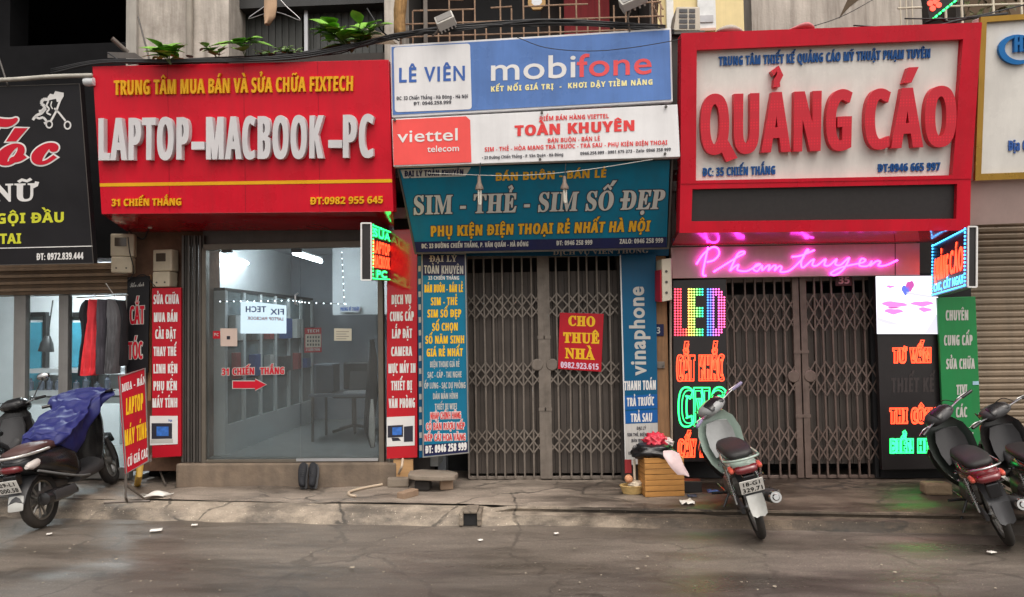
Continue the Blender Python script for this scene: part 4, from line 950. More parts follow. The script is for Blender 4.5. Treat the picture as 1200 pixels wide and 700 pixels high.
for t, y, a, b in (('ĐẠI LÝ', 503.8, 746, 757), ('SIM THẺ, ĐIỆN THOẠI', 511.3, 735, 769), ('BÁN BUÔN, LẺ', 518.3, 740, 763), ('SIM SỐ ĐẸP', 526, 742, 762.5), ('VIỆT HÓA PHẦN MỀM', 533, 736, 768)): L(t, a, y, b, y - .3, 3.8, I_drk, off=.007)
r, pl, p = strip('strip_sign', 'black upright strip sign with red outlined words beside the hanging shirts', [(149, 325), (175, 323.5), (173, 437), (148, 441)], -.2, V_black, .02)
L('Tiến Anh', 152.5, 337, 169, 335.5, 5.5, I_grey, font='script', bold=(.0, .0))
for t, y, a, b, h in (('CẮT', 380, 152.5, 169.5, 21), ('TÓC', 421, 150.5, 167.5, 20)):
    L(t, a, y, b, y - .6, h, I_grey, bold=(.05, .02), name='letter_edge', grow=.006); L(t, a, y, b, y - .6, h, I_dred, bold=(.03, .01), off=.006)
r, pl, p = strip('wood_batten', 'pale upright wooden batten beside the black strip sign', [(174.5, 322), (177.3, 322), (177, 470), (173, 470)], -.13, M_wood, .03)
r, pl, p = strip('strip_sign', 'green upright strip sign with white lines at the edge of the tan shutter', [(1098.6, 349), (1143.3, 347.5), (1151.5, 548), (1107.5, 552)], -.18, V_green)
for t, y, a, b in (('CHUYÊN', 375.8, 1108, 1134.5), ('CUNG CẤP', 405, 1106, 1139.5), ('SỬA CHỮA', 432.7, 1108.5, 1142.3), ('TIVI', 463, 1120.5, 1133.3), ('CÁC', 489.3, 1120, 1133.3), ('THIẾT BỊ', 519, 1113, 1140.5)): L(t, a, y, b, y - .4, 12, I_grey, bold=(.05, .02))
patch(r, pl, [(1139.5, 447), (1146.5, 446.8), (1147, 451), (1139.7, 451.3)], vinyl('pale_blue_sticker', (160, 196, 214)), 'sticker', off=.004)
# ---- poster on the gate, house numbers, stickers on glass
r, pl, p = sign('rental_poster', 'small red poster with fat yellow serif words tied to the grey gate', 'poster', [(656, 366.5), (707.5, 368), (704.5, 436), (653.8, 432.5)], -.03, -.035, .004, V_redstrip)
for t, x0, y0, x1, y1, h in (('CHO', 666, 382, 697.5, 383, 12), ('THUÊ', 660, 401.8, 702.5, 403, 12.5), ('NHÀ', 662, 420, 697, 422, 12.5)): L(t, x0, y0, x1, y1, h, I_yel, font='serif', bold=(.05, .04))
L('0982.923.615', 657, 431, 701.5, 433.5, 7, vinyl('lilac_ink', (226, 200, 222), streak=0), bold=(.05, .02))
r, pl, p = sign('number_plate', 'little dark number plate on the wooden pillar', 'number plate', [(768.5, 380), (778, 380), (778, 394), (768.5, 394)], -.112, -.112, .008, V_navy); L('3', 769.5, 391, 773.8, 391, 7.5, I_grey, bold=(.03, .02))
r, pl, p = sign('number_plate', 'small dark red number plate above the brownish gate', 'number plate', [(979, 322.5), (998.5, 322), (998.5, 335), (979, 335.5)], -.03, -.03, .008, vinyl('maroon_plate', (74, 26, 32))); L('35', 982.5, 332.8, 995.5, 332.5, 8.5, vinyl('pinkish_ink', (214, 150, 160)), bold=(.05, .03))
r, pl, p = sign('door_sticker', 'red address lettering with an arrow stuck on the glass door', 'sticker', [(260, 472), (336, 471), (336, 473), (260, 474)], -.195, -.195, .001, glass_mat())
bpy.data.objects.remove(p)
for g, m_, o_ in ((.006, I_grey, .0), (0, I_dred, .0025)):
    L('31 CHIẾN', 260, 440, 298, 439, 8, m_, bold=(.06, .03), off=o_, grow=g); L('THẮNG', 305, 439, 333, 438.5, 8, m_, bold=(.06, .03), off=o_, grow=g)
for e, m_, o_ in ((1, I_grey, .0), (0, I_dred, .0025)): patch(r, pl, [(273 - e, 447 - e), (299, 447 - e), (299, 444.5 - e), (312 + e, 451), (299, 457.5 + e), (299, 455 + e), (273 - e, 455 + e)], m_, 'arrow', off=o_)
r, pl, p = sign('wall_calendar', 'red and white calendar hung behind the glass door', 'calendar', [(357, 384.5), (376.5, 384), (377, 413), (356.5, 413.5)], -.14, -.14, .004, V_redstrip)
patch(r, pl, [(358, 392), (376, 391.5), (376, 407), (358, 407.5)], vinyl('cream_paper', (222, 206, 190)), 'date_sheet', off=.002); L('TECH', 360, 390, 374, 389.5, 3.5, I_white); L('31 CHIẾN THẮNG', 358.5, 411.5, 375, 411, 3, I_white)
q = MB()
for i in range(5):
    for j in range(3): q.add([pl.hit(360 + i * 3.2 + a, 394 + j * 4.4 + b) + pl.n * .004 for a, b in ((0, 0), (1.8, 0), (1.8, 2.6), (0, 2.6))], [(0, 1, 2, 3)])
obj('date_grid', q, I_drk, r, fixn=False)
r, pl, p = sign('paper_notice', 'pale pinkish sheet with a small dark square stuck on the glass door', 'notice', [(258, 385), (278, 385), (278, 406), (258.5, 406)], -.195, -.195, .002, vinyl('pink_paper', (214, 192, 180)))
patch(r, pl, [(265.8, 394), (269.8, 394), (269.8, 398), (265.8, 398)], I_drk, 'dark_square'); 
r, pl, p = sign('paper_notice', 'cream sheet with faint lines of writing stuck on the right glass leaf', 'notice', [(391.5, 385), (412, 385.3), (412, 399.5), (391.5, 399.5)], -.195, -.195, .002, vinyl('cream_sheet', (206, 200, 180)))
q = MB()
for i in range(4): q.add([pl.hit(394 + a, 388.5 + i * 2.8 + b) + pl.n * .002 for a, b in ((0, 0), (15 - i % 2 * 3, 0), (15 - i % 2 * 3, .7), (0, .7))], [(0, 1, 2, 3)])
obj('writing_lines', q, mat('grey_ink_lines', srgb(120, 115, 105), .7), r, fixn=False)
r, pl, p = sign('door_sticker', 'small dark red sticker on the left edge of the glass door', 'sticker', [(249.5, 388), (258, 388), (258, 397), (249.5, 397)], -.195, -.195, .001, V_redstrip); L('PC', 251, 394, 256.5, 394, 3.5, I_grey)
r, pl, p = sign('room_sign', 'small bluish lettering on the wall at the back of the laptop shop', 'sign', [(398, 358), (422, 357.5), (422, 366), (398, 366.5)], 2.35, 2.35, .01, M_white); L('PHÒNG KỸ THUẬT', 399, 364.6, 421, 364.2, 4.2, I_blue, bold=(.05, .03))

# ================================================================ LIT SIGNS
E_or = lamp_mat('led_orange_red', (1.0, .055, .016), 2.4); E_gr = lamp_mat('led_green', (.02, 1.0, .16), 2.6); E_bl = lamp_mat('led_blue', (.05, .42, 1.0), 3.0); E_wh = lamp_mat('led_white', (.8, .9, 1), 5); E_pk = lamp_mat('neon_pink', (1.0, .055, .78), 4.6)
M_board = mat('black_led_board', srgb(34, 30, 31), .35, var=.1)
# left LED column
r, pl, p = sign('led_board', 'black upright LED board with rainbow dots left of the brownish gate', 'LED sign', [(788.5, 328.5), (851, 326.5), (851.5, 541), (789.5, 541.5)], -.12, -.12, .05, M_board)
rain = bpy.data.materials.new('rainbow_led'); rain.use_nodes = True; _n = rain.node_tree.nodes; _l = rain.node_tree.links; _n.clear()
oo = _n.new('ShaderNodeOutputMaterial'); em = _n.new('ShaderNodeEmission'); tcx = _n.new('ShaderNodeTexCoord'); sp = _n.new('ShaderNodeSeparateXYZ'); mr_ = _n.new('ShaderNodeMapRange'); cr_ = _n.new('ShaderNodeValToRGB')
xA, xB = pl.hit(790, 365).x - r.location.x, pl.hit(848, 365).x - r.location.x
mr_.inputs[1].default_value = xA; mr_.inputs[2].default_value = xB; em.inputs[1].default_value = 2.6
_l.new(tcx.outputs['Object'], sp.inputs[0]); _l.new(sp.outputs[0], mr_.inputs[0]); _l.new(mr_.outputs[0], cr_.inputs[0]); _l.new(cr_.outputs[0], em.inputs[0]); _l.new(em.outputs[0], oo.inputs[0])
el_ = cr_.color_ramp.elements; el_[0].position = 0; el_[0].color = (1, .05, .1, 1); el_[1].position = 1; el_[1].color = (1, .1, .3, 1)
for pos, c in ((.22, (1, .06, .06, 1)), (.3, (.95, .6, .1, 1)), (.42, (.3, .8, .12, 1)), (.54, (.04, .85, .2, 1)), (.64, (.03, .25, .8, 1)), (.74, (.1, .15, .75, 1)), (.86, (.9, .1, .5, 1))):
    e_ = cr_.color_ramp.elements.new(pos); e_.color = c
q = MB()
def dot(x, y, rr=1.12):
    c = pl.hit(x, y) + pl.n * .006; k = len(q.v); s = rr / 122
    q.v += [c + pl.u * (s * math.cos(t)) + pl.v * (s * math.sin(t)) for t in [math.pi / 3 * i for i in range(6)]]; q.f.append(tuple(k + i for i in range(6)))
def inLED(x, y):
    yy = (y - 337.5) / 57
    if 789.5 <= x < 800: return True
    if x < 805: return yy > .82
    if 806 <= x < 815: return True
    if x < 824.5 and x > 815: return yy < .19 or yy > .82 or .4 < yy < .61
    if 826.5 <= x < 836: return True
    if 836 <= x < 849:
        if x > 839.5 and (x - 839.5) / 10 > 1 - ((abs(yy - .5) / .5) ** 6) + .02: return False
        return yy < .16 or yy > .85 or x > 839.2
    return False
x = 791.0
while x < 849:
    y = 339.2
    while y < 395:
        if inLED(x, y): dot(x, y)
        y += 3.15
    x += 3.2
obj('led_dots', q, rain, r, fixn=False)
led_line(r, pl, 'CẮT KHẮC', 793, 446.5, 848.5, 446, 30, E_or, w=.011, bold=(.055, .012)); led_line(r, pl, 'CẮT KHẮC', 795, 444.5, 846.5, 444, 26.5, E_or, w=.006, bold=(.03, .0))
led_line(r, pl, 'CNC', 795, 499.5, 850, 499.5, 45, E_gr, w=.015, bold=(.07, .03)); led_line(r, pl, 'CNC', 799, 495.5, 847, 495.5, 37.5, E_gr, w=.009, bold=(.03, .0))
led_line(r, pl, 'CẤY HÌNH', 794.5, 536, 849, 535.5, 21, E_or, w=.011, bold=(.05, .012)); led_line(r, pl, 'CẤY HÌNH', 796, 534.5, 847, 534, 18, E_or, w=.008, bold=(.03, 0))
# pink neon fascia
M_fas = mat('pinkish_grey_fascia', srgb(196, 164, 160), .22, var=.06, streak=.1)
r, pl, p = sign('neon_fascia', 'pinkish grey fascia board carrying a name in pink neon handwriting', 'neon sign', [(786, 290), (1078, 285), (1078, 322.5), (788, 326.5)], -.16, -.16, .12, M_fas)
z3 = lambda pts: [(770 + x / 5, 260 + y / 5) for x, y in pts]; z8 = lambda pts: [(900 + x / 4, 175 + y / 4) for x, y in pts]
strokes = [z3([(228, 250), (268, 192), (318, 152), (352, 158), (360, 192), (330, 226), (288, 238)]), z3([(296, 150), (282, 215), (266, 295), (270, 316), (284, 317)]),
    z3([(328, 295), (400, 250), (468, 208), (508, 186), (500, 176), (470, 190), (442, 245), (424, 288), (450, 266), (474, 254), (468, 284), (520, 291), (566, 268), (602, 252), (580, 252), (560, 278), (584, 291), (612, 258), (612, 286), (640, 262), (656, 258), (648, 287), (678, 260), (692, 262), (684, 287), (712, 262), (726, 270), (718, 294), (760, 292), (800, 266), (850, 215)]) + z8([(165, 500), (186, 476), (176, 476), (152, 530), (160, 556), (198, 524)]),
    z8([(108, 506), (150, 500), (214, 474)]), z8([(198, 524), (212, 518), (204, 544), (226, 546), (266, 516), (260, 544), (284, 545), (318, 516), (311, 540), (335, 544), (376, 510), (352, 560), (312, 590), (290, 582), (336, 556), (404, 540), (440, 532), (452, 520), (432, 516), (424, 546), (462, 548), (482, 526), (474, 548), (504, 526), (522, 530), (512, 547), (548, 545), (602, 521)])]
for s in strokes:
    c = catmull([pl.hit(*q_) + pl.n * .022 for q_ in s], 5); obj('neon_tube', MB().tube(c, .0085, 6), E_pk, r)
obj('joint_line', MB().hexa([pl.hit(x, y) + pl.n * .002 for x, y in ((1048.6, 285.5), (1049.4, 285.5), (1049.4, 323), (1048.6, 323))], [pl.hit(x, y) - pl.n * .002 for x, y in ((1048.6, 285.5), (1049.4, 285.5), (1049.4, 323), (1048.6, 323))]), V_black, r)
# right LED column and screen
r, pl, p = sign('led_board', 'black upright LED board with lit orange and green words below the white screen', 'LED sign', [(1028, 392), (1101, 392), (1105, 549.5), (1034, 551)], -.12, -.12, .06, M_board)
led_line(r, pl, 'TƯ VẤN', 1046, 425.5, 1090.5, 425, 17.5, E_or, w=.012, bold=(.07, .02)); led_line(r, pl, 'TƯ VẤN', 1047.5, 424, 1089, 423.5, 14.5, E_or, w=.007, bold=(.04, 0)); L('THIẾT KẾ', 1044, 460, 1096, 459.5, 17, vinyl('unlit_letters', (66, 60, 60)), bold=(.05, .02))
led_line(r, pl, 'THI CÔNG', 1042.5, 496.5, 1100, 496, 18, E_or, w=.012, bold=(.07, .02)); led_line(r, pl, 'THI CÔNG', 1044, 495, 1098.5, 494.5, 15, E_or, w=.007, bold=(.04, 0)); led_line(r, pl, 'BIỂN HIỆU', 1043, 531, 1102.5, 530.5, 16.5, E_gr, w=.013, bold=(.07, .02)); led_line(r, pl, 'BIỂN HIỆU', 1044.5, 529.5, 1101, 529, 13.5, E_gr, w=.008, bold=(.04, 0))
r, pl, p = sign('led_screen', 'bright white LED screen with pink shapes left of the green strip sign', 'screen', [(1025.5, 323.5), (1099, 323), (1100.5, 392), (1027, 392)], -.14, -.14, .06, M_board)
patch(r, pl, [(1026, 324), (1098.5, 323.5), (1100, 391.5), (1027.5, 391.5)], lamp_mat('screen_white', (.92, .88, 1.0), 1.0), 'display', off=.004)
def blob(cx, cy, rx, ry, m_, ph=0, wob=.25, off=.006, parent=r): 
    pts = [(cx + rx * math.cos(t) * (1 + wob * math.sin(2 * t + ph)), cy + ry * math.sin(t) * (1 + wob * math.cos(3 * t + ph))) for t in [2 * math.pi * i / 20 for i in range(20)]]
    patch(parent, pl, pts, m_, 'picture_shape', off=off)
E_p1 = lamp_mat('screen_pink', (.85, .22, .62), .8); E_p2 = lamp_mat('screen_mauve', (.62, .6, .72), .8); E_p3 = lamp_mat('screen_blue', (.1, .16, .75), .8); E_p4 = lamp_mat('screen_plum', (.5, .08, .35), .8)
blob(1048, 357, 13, 3.6, E_p1, .5); blob(1047, 365, 9, 3.2, E_p1, 1.2); blob(1047, 361, 8, .8, E_p4, 0, .1, .008); blob(1080, 356, 11, 3, E_p1, 2); blob(1084, 363, 7, 2.6, E_p1, .3); blob(1061, 340, 4, 5.5, E_p3, 1); blob(1066, 335, 4, 6, E_p4, 2); blob(1043, 336, 4, 1.5, E_p1, 1)
patch(r, pl, [(1062, 342), (1092, 347), (1092, 349.5), (1062, 345)], E_p2, 'picture_shape', off=.006); patch(r, pl, [(1099.8, 364), (1099.9, 391), (1083, 391)], E_p2, 'picture_shape', off=.006); patch(r, pl, [(1028, 372), (1045, 377), (1058, 382), (1040, 380), (1028, 376)], E_p2, 'picture_shape', off=.006)
# projecting LED boxes
def project_box(label, far, near, edge, yf, yn, rows):
    """far/near: (top px, bottom px) of the lit face's far and near edge; edge: px width of the street end"""
    ft, fb, nt_, nb_ = P(*far[0], yf), P(*far[1], yf), P(*near[0], yn), P(*near[1], yn)
    pl = Plane((ft + nt_) / 2, nt_ - ft, ft - fb); w = (P(edge[0], edge[1], yn) - P(near[0][0], edge[1], yn)); r = root_empty('led_box_sign', (fb + nb_) / 2, label, 'LED sign')
    F = [ft, nt_, nb_, fb]; th = abs(w.x); obj('case', MB().hexa(F, [v - pl.n * th for v in F]), M_board, r)
    q = MB(); sx = -pl.n * th; nt2, nb2 = nt_ + Vector((0, -.012, 0)), nb_ + Vector((0, -.012, 0))
    A_, B_, C_, D_ = nt2, nt2 + sx, nb2 + sx, nb2
    for a_, b_ in ((A_, B_), (B_, C_), (C_, D_), (D_, A_)): q.tube([a_, b_], .0085, 4)
    obj('edge_frame', q, I_white, r)
    e1 = nt_ - ft; 
    def at(s, t): return (ft + (nt_ - ft) * s) * (1 - t) + (fb + (nb_ - fb) * s) * t
    flip = (nt_ - ft).cross(ft - fb).dot(pl.n) < 0
    for txt, s0, s1, t0, t1, m_, bd in rows:
        if flip: A_, B_, C_ = at(1 - s0, t1), at(1 - s1, t1), at(1 - s0, t0)
        else: A_, B_, C_ = at(s0, t1), at(s1, t1), at(s0, t0)
        Wd, Hd = (B_ - A_).length, (C_ - A_).length; u, v = (B_ - A_) / Wd, (C_ - A_) / Hd; mb = MB()
        if txt == 'edge':
            n_ = 16
            for i in range(n_):
                for (pa, pb2) in ((at((i + .1) / n_, .03), at((i + .6) / n_, .03)), (at((i + .1) / n_, .97), at((i + .6) / n_, .97)), (at(.03, (i + .1) / n_), at(.03, (i + .6) / n_)), (at(.97, (i + .1) / n_), at(.97, (i + .6) / n_))):
                    mb.tube([pa + pl.n * .008, pb2 + pl.n * .008], .006, 4)
            obj('led_edge', mb, m_, r)
        else:
            letters(mb, txt, A_, B_, C_, pl.n, bold=bd, off=.006); obj('led_lettering', mb, m_, r, fixn=False)
    return r
project_box('small black LED box sign with green and orange words projecting beside the red laptop sign', ((458, 271), (457, 329.5)), ((435.5, 262), (435.5, 328.5)), (424, 290), -.2, -1.05,
    [('edge', 0, 1, 0, 1, E_gr, 0), ('SỬA', .06, .94, .06, .22, E_gr, (.09, .06)), ('LAPTOP', .05, .95, .28, .51, E_or, (.08, .04)), ('MACBOOK', .05, .95, .54, .77, E_or, (.08, .04)), ('PC', .22, .78, .81, .95, E_gr, (.09, .06))])
project_box('black LED box sign with big orange words projecting above the green strip sign', ((1093, 287), (1092, 348)), ((1133.5, 266), (1133, 336.5)), (1143, 300), -.15, -1.05,
    [('edge', 0, 1, 0, 1, E_bl, 0), ('QUẢNG', .08, .52, .30, .72, E_or, (.06, .02)), ('CÁO', .55, .92, .28, .70, E_or, (.06, .02)), ('CNC, CẮT NGAY', .08, .93, .77, .92, E_bl, (.06, .03))])

# ================================================================ THINGS ON AND UNDER THE FACADES
M_beige = mat('meter_beige', srgb(196, 184, 160), .5, var=.08, dirt=.25); M_cable = mat('black_cable', srgb(30, 30, 32), .5, var=.2)
M_leaf = mat('fresh_leaf', (.17, .38, .04), .45, var=.45, scale=9); M_leaf2 = mat('pale_leaf', (.24, .38, .12), .5, var=.3, scale=9); M_stem = mat('green_stem', (.10, .14, .05), .6)
def rbox(name, c, sx, sy, sz, rz, m, parent=None, bevel=.006, tilt=0.0):
    """a box of size sx,sy,sz whose bottom centre is c, turned by rz"""
    M = Matrix.Translation(Vector(c)) @ Matrix.Rotation(rz, 4, 'Z') @ Matrix.Rotation(tilt, 4, 'X')
    return obj(name, MB().box((-sx / 2, -sy / 2, 0), (sx / 2, sy / 2, sz), M), m, parent, bevel=bevel)
def meter(label, cx, yb, yt, w, Y, rz):
    c = P(cx, yb, Y); h = (P(cx, yt, Y) - c).length; w = w / 120; r = root_empty('electric_meter', c, label, 'electric meter')
    M = Matrix.Translation(c) @ Matrix.Rotation(rz, 4, 'Z')
    obj('case', MB().box((-w / 2, 0, h * .42), (w / 2, .12, h), M), M_beige, r, bevel=.012)
    obj('terminal_cover', MB().box((-w * .45, -.02, 0), (w * .45, .12, h * .42 - .004), M), M_beige, r, bevel=.012)
    obj('display', MB().box((-w * .32, -.004, h * .68), (w * .18, .002, h * .9), M), mat('meter_window', srgb(82, 72, 62), .15), r, bevel=.002)
    q = MB()
    for x in (-w * .22, w * .2): q.lathe([(0, -.026), (.008, -.026), (.008, -.018)], 10, M @ Matrix.Translation((x, 0, h * .12)), axis='Y')
    obj('screw', q, M_dkmetal, r); return r
meter('beige electric meter high beside the black hairdresser sign', 143, 320, 274, 25, -.32, R(18)); meter('beige electric meter just above the red strip with the laptop picture', 190, 336.5, 292.5, 24, -.22, R(-4))
# conduit, cables
def cable(name, label, cat, pts, r_, m, group=None, k=6):
    c = catmull([P(*p) for p in pts], k); return tag(obj(name, MB().tube(c, r_, 6), m, smooth=True), label, cat, group)
cable('conduit_pipe', 'long pale conduit pipe running above the black hairdresser sign', 'pipe', [(-120, 97, -1.03), (0, 94, -1.03), (60, 90, -1.03), (108, 88.5, -1.03)], .019, mat('pale_pvc', srgb(176, 172, 162), .5, var=.15, streak=.3))
cable('strut', 'thin grey strut slanting over the left end of the conduit pipe', 'strut', [(-8, 48, -.8), (0, 72, -.9), (9, 100, -1.0)], .008, M_dkmetal)
t = root_empty('tube_fitting', P(105, 102, -1.02), 'white tube fitting wedged between conduit and red sign', 'fitting'); obj('cap', MB().lathe([(0, -.04), (.035, -.035), (.04, 0), (.035, .05), (0, .055)], 14, Matrix.Translation(P(104, 96, -1.0)), axis='X'), M_white, t, smooth=True, auto=50)
for i, dy in enumerate((0, 2.6, 4.6)):
    pts = [(60, 86 - dy, -1.0), (118, 74 - dy * .7, -1.02), (200, 73 - dy * .6, -1.08), (300, 71.5 - dy * .8, -1.06), (360, 67 - dy, -1.02), (420, 55 - dy, -.98), (460, 45.5 - dy, -.96), (520, 36 - dy, -.96), (600, 30 - dy * 1.2, -.96), (660, 29 - dy * 1.3, -.96), (720, 31.5 - dy, -.96), (790, 40 - dy, -.8)]
    cable('power_cable', 'black power cable in the sagging bundle along the sign tops', 'cable', pts, (.010, .008, .007)[i], M_cable, 'bundled cables above the signs', 5)
rc = random.Random(6)
for i in range(7):
    pts = [(x, y + rc.uniform(-5, 3), -.9 - rc.uniform(0, .12)) for x, y in ((150 + i * 12, 74), (230 + i * 8, 70), (310 + i * 6, 70), (380 + i * 4, 60), (430, 50), (470, 42), (540, 34), (640, 28), (780, 34))][i % 3:9 - i % 2]
    cable('power_cable', 'black power cable in the sagging bundle along the sign tops', 'cable', pts, rc.uniform(.004, .007), M_cable, 'bundled cables above the signs', 5)
for x0, y0, x1, y1, sag, lab in ((126, 62, 170, 70, 8, 'short loose black cable beside the scrap metal on the red sign'), (430, 10, 468, 48, 9, 'loose black cable hanging beside the fibrous palm trunk'), (1000, 30, 1150, 18, 9, 'loose black cable draped over the thick red frame at its outer end'), (1060, 22, 1200, 6, 7, 'loose black cable crossing before the white window bars')):
    cable('loose_cable', lab, 'cable', [(x0, y0, -.85), ((x0 + x1) / 2, (y0 + y1) / 2 + sag, -.95), (x1, y1, -.9)], .006, M_cable, None, 6)
cable('thin_wire', 'thin dark wire sagging across the blue banner sign', 'wire', [(606, 44, -1.0), (640, 56, -1.0), (690, 60, -1.0), (740, 56, -1.0), (800, 46, -1.02)], .0035, M_cable)
cable('thin_wire', 'thin wire slanting up from the red framed sign to the concrete wall', 'wire', [(935, 36, -.9), (985, 20, -.6), (1030, -4, .2)], .0035, M_cable)
cable('thin_wire', 'pale thin wire strung along the top of the teal sign', 'wire', [(500, 203, -.98), (600, 206, -.98), (680, 200, -.98), (765, 187, -.98)], .003, I_grey)
# bare bulbs before the teal sign
for x, yt, yb in ((562, 205, 240), (662, 206, 238)):
    c = P(x, yb, -1.0); h = (P(x, yt, -1.0) - c).length; r = root_empty('hanging_bulb', P(x, yt, -1.0), 'tubular white bulb in a brown holder hanging before the %s of the teal sign' % ('second word' if x < 600 else 'third word'), 'bulb')
    M = Matrix.Translation(c); obj('holder', MB().lathe([(.0, h), (.012, h * .98), (.016, h * .75), (.034, h * .58), (.034, h * .5), (0, h * .5)], 14, M), mat('bulb_holder_brown', srgb(120, 104, 92), .6), r, smooth=True, auto=40)
    q = MB()
    for a in range(3): d = Vector((.011 * math.cos(a * 2.09), .011 * math.sin(a * 2.09), 0)); q.tube([c + d + Vector((0, 0, h * .5)), c + d + Vector((0, 0, .012)), c + d * .4 + Vector((0, 0, .0))], .008, 8)
    obj('tube', q, mat('milky_tube', srgb(206, 202, 190), .3, var=.02), r, smooth=True, auto=60); obj('cord', MB().tube([P(x, yt, -1.0), P(x + 1, yt - 14, -.99)], .004), M_cable, r)
c = P(176, 268, -.3); r = root_empty('hanging_bulb', c + Vector((0, 0, .12)), 'small white bulb hanging between the two electric meters', 'bulb')
obj('holder', MB().lathe([(0, .16), (.012, .15), (.016, .07), (0, .06)], 12, Matrix.Translation(c)), M_white, r); obj('tube', MB().lathe([(0, .06), (.02, .05), (.026, .02), (.015, 0), (0, -.004)], 14, Matrix.Translation(c)), _mats['milky_tube'], r, smooth=True)
cable('thin_wire', 'brown wire slanting along the brick pillar under the red sign', 'wire', [(140, 258, -.2), (152, 272, -.15), (168, 280, -.12), (176, 262, -.3)], .008, M_cable)
cable('thin_wire', 'tangled black wire looping down below the two electric meters', 'wire', [(150, 278, -.36), (152, 296, -.36), (157, 318, -.3), (150, 330, -.2), (168, 322, -.2), (182, 336, -.24)], .005, M_cable)
# red and white alarm box on the wooden pillar
r = root_empty('alarm_box', P(780, 354, -.2), 'red faced white box jutting out from the top of the wooden pillar', 'box')
fw = [P(x, y, -.36) for x, y in ((775.5, 304), (786.8, 302.5), (787.5, 352), (776, 354))]; bk = [P(x, y, -.1) for x, y in ((768, 306), (786, 304), (786.5, 351), (768, 353))]
obj('case', MB().hexa(fw, bk), mat('cream_plastic', srgb(214, 204, 184), .5, var=.06, dirt=.2), r, bevel=.008)
pl = Plane((fw[0] + bk[0]) / 2, fw[0] - bk[0], fw[0] - fw[3]); sd_ = -pl.n if pl.n.x > 0 else pl.n
def mix(a, b, t): return a * (1 - t) + b * t
q4 = [mix(bk[0], bk[3], .25) + sd_ * .005, mix(fw[0], fw[3], .25) + sd_ * .005, fw[3] + sd_ * .005, bk[3] + sd_ * .005]
obj('red_side', MB().hexa([v + sd_ * .01 for v in q4], q4), V_redstrip, r)
q = MB()
for t_ in (.3, .55, .8):
    c = mix(mix(fw[0], fw[3], t_), mix(fw[1], fw[2], t_), .45); q.lathe([(0, -.008), (.012, -.008), (.012, 0.004)], 10, Matrix.Translation(c), axis='Y')
obj('knob', q, M_dkmetal, r)
cable('drain_pipe', 'thin pale pipe running down beside the wooden pillar', 'pipe', [(785.8, 352, -.13), (786, 420, -.13), (787, 500, -.13), (787.5, 560, -.13)], .012, mat('grimy_pipe', srgb(150, 136, 120), .7, var=.2, streak=.4))
r = root_empty('pillar_latch', P(772, 432, -.12), 'small steel latch plate screwed to the wooden pillar', 'latch'); obj('latch_plate', pb(770, 424, 779, 432, -.115, .02), M_steel, r, bevel=.003); obj('bolt', MB().lathe([(0, -.012), (.008, -.012), (.008, 0)], 10, Matrix.Translation(P(777, 429, -.118)), axis='Y'), M_dkmetal, r)
# hanging shirts
rd = cable('clothes_rail', 'thin steel rail holding the shirts outside the hairdresser', 'rail', [(90, 349, -.35), (120, 347.5, -.35), (150, 346, -.35)], .006, M_steel)
cable('thin_wire', 'thin pale wire slanting down to the clothes rail', 'wire', [(124, 332, -.3), (130, 341, -.33), (135, 347, -.35)], .004, I_grey)
def shirt(label, col, rows, Y, ph):
    """rows: (y, left, right) in the photo; a garment hanging sideways with soft folds"""
    m = mat('cloth_%d_%d_%d' % col, srgb(*col), .92, var=.12, scale=14, bump=.15, bscale=120); rings = []; n = 44
    pts = catmull([Vector((a, y, b)) for y, a, b in rows], 4)
    for p in pts:
        l, rr = P(p.x, p.y, Y), P(p.z, p.y, Y); c = (l + rr) / 2; w = (rr - l).length / 2; ring = []
        for i in range(n):
            t = 2 * math.pi * i / n; k = 1 + .16 * math.sin(3 * t + ph + p.y * .03)
            ring.append(c + Vector((math.cos(t) * w, math.sin(t) * .075 * k + .02 * math.sin(11 * t + ph + p.y * .05) * (p.y - 350) / 80, 0)))
        rings.append(ring)
    o = obj('hanging_shirt', MB().loft(rings), m, smooth=True, auto=70); return tag(o, label, 'shirt', 'shirts on the rail')
shirt('black shirt at the hairdresser end of the rail, left of the red shirt', (44, 44, 48), [(352, 103, 107), (358, 97, 108), (370, 94, 108), (376, 96, 109), (392, 98, 109), (420, 96, 106), (440, 96, 104)], -.30, 0)
shirt('bright red shirt hanging on the rail', (226, 62, 70), [(351, 108, 112), (358, 105.5, 114), (368, 104, 116), (376, 105, 115), (382, 104, 115), (400, 101, 115.5), (425, 98, 116), (438, 97, 114.5), (440, 99, 113)], -.38, 1)
shirt('purplish grey shirt hanging right of the red one', (84, 80, 88), [(351, 119, 122), (358, 117, 124), (372, 116, 126), (385, 117, 126), (410, 116.5, 126), (436, 117, 127), (438, 118, 126)], -.36, 2)
shirt('mid grey shirt hanging second from the outer end of the rail', (92, 92, 95), [(351, 131, 134), (358, 129, 137), (370, 127.5, 140), (378, 129, 140.5), (400, 128, 139.5), (425, 126.5, 139), (438, 126, 138)], -.4, 3)
shirt('black shirt at the outer end of the rail beside the black strip sign', (36, 36, 40), [(352, 140, 143), (360, 138, 146), (374, 139, 148), (395, 139, 147), (420, 139, 146), (429, 140, 145)], -.32, 4)
for x, lab in ((110, 'white hanger in the bright red shirt'), (134, 'white hanger in the mid grey shirt')):
    r = root_empty('clothes_hanger', P(x, 349, -.36), lab, 'hanger'); obj('hook', MB().tube(catmull([P(x - 1, 346, -.36), P(x + .5, 344.5, -.36), P(x + 1.5, 347, -.36), P(x, 350, -.36), P(x, 353, -.36)], 4), .003, 6), M_silver, r)
    obj('shoulder_bar', MB().tube([P(x - 4, 357, -.37), P(x, 352, -.36), P(x + 4, 357, -.37)], .008, 6), M_white, r)
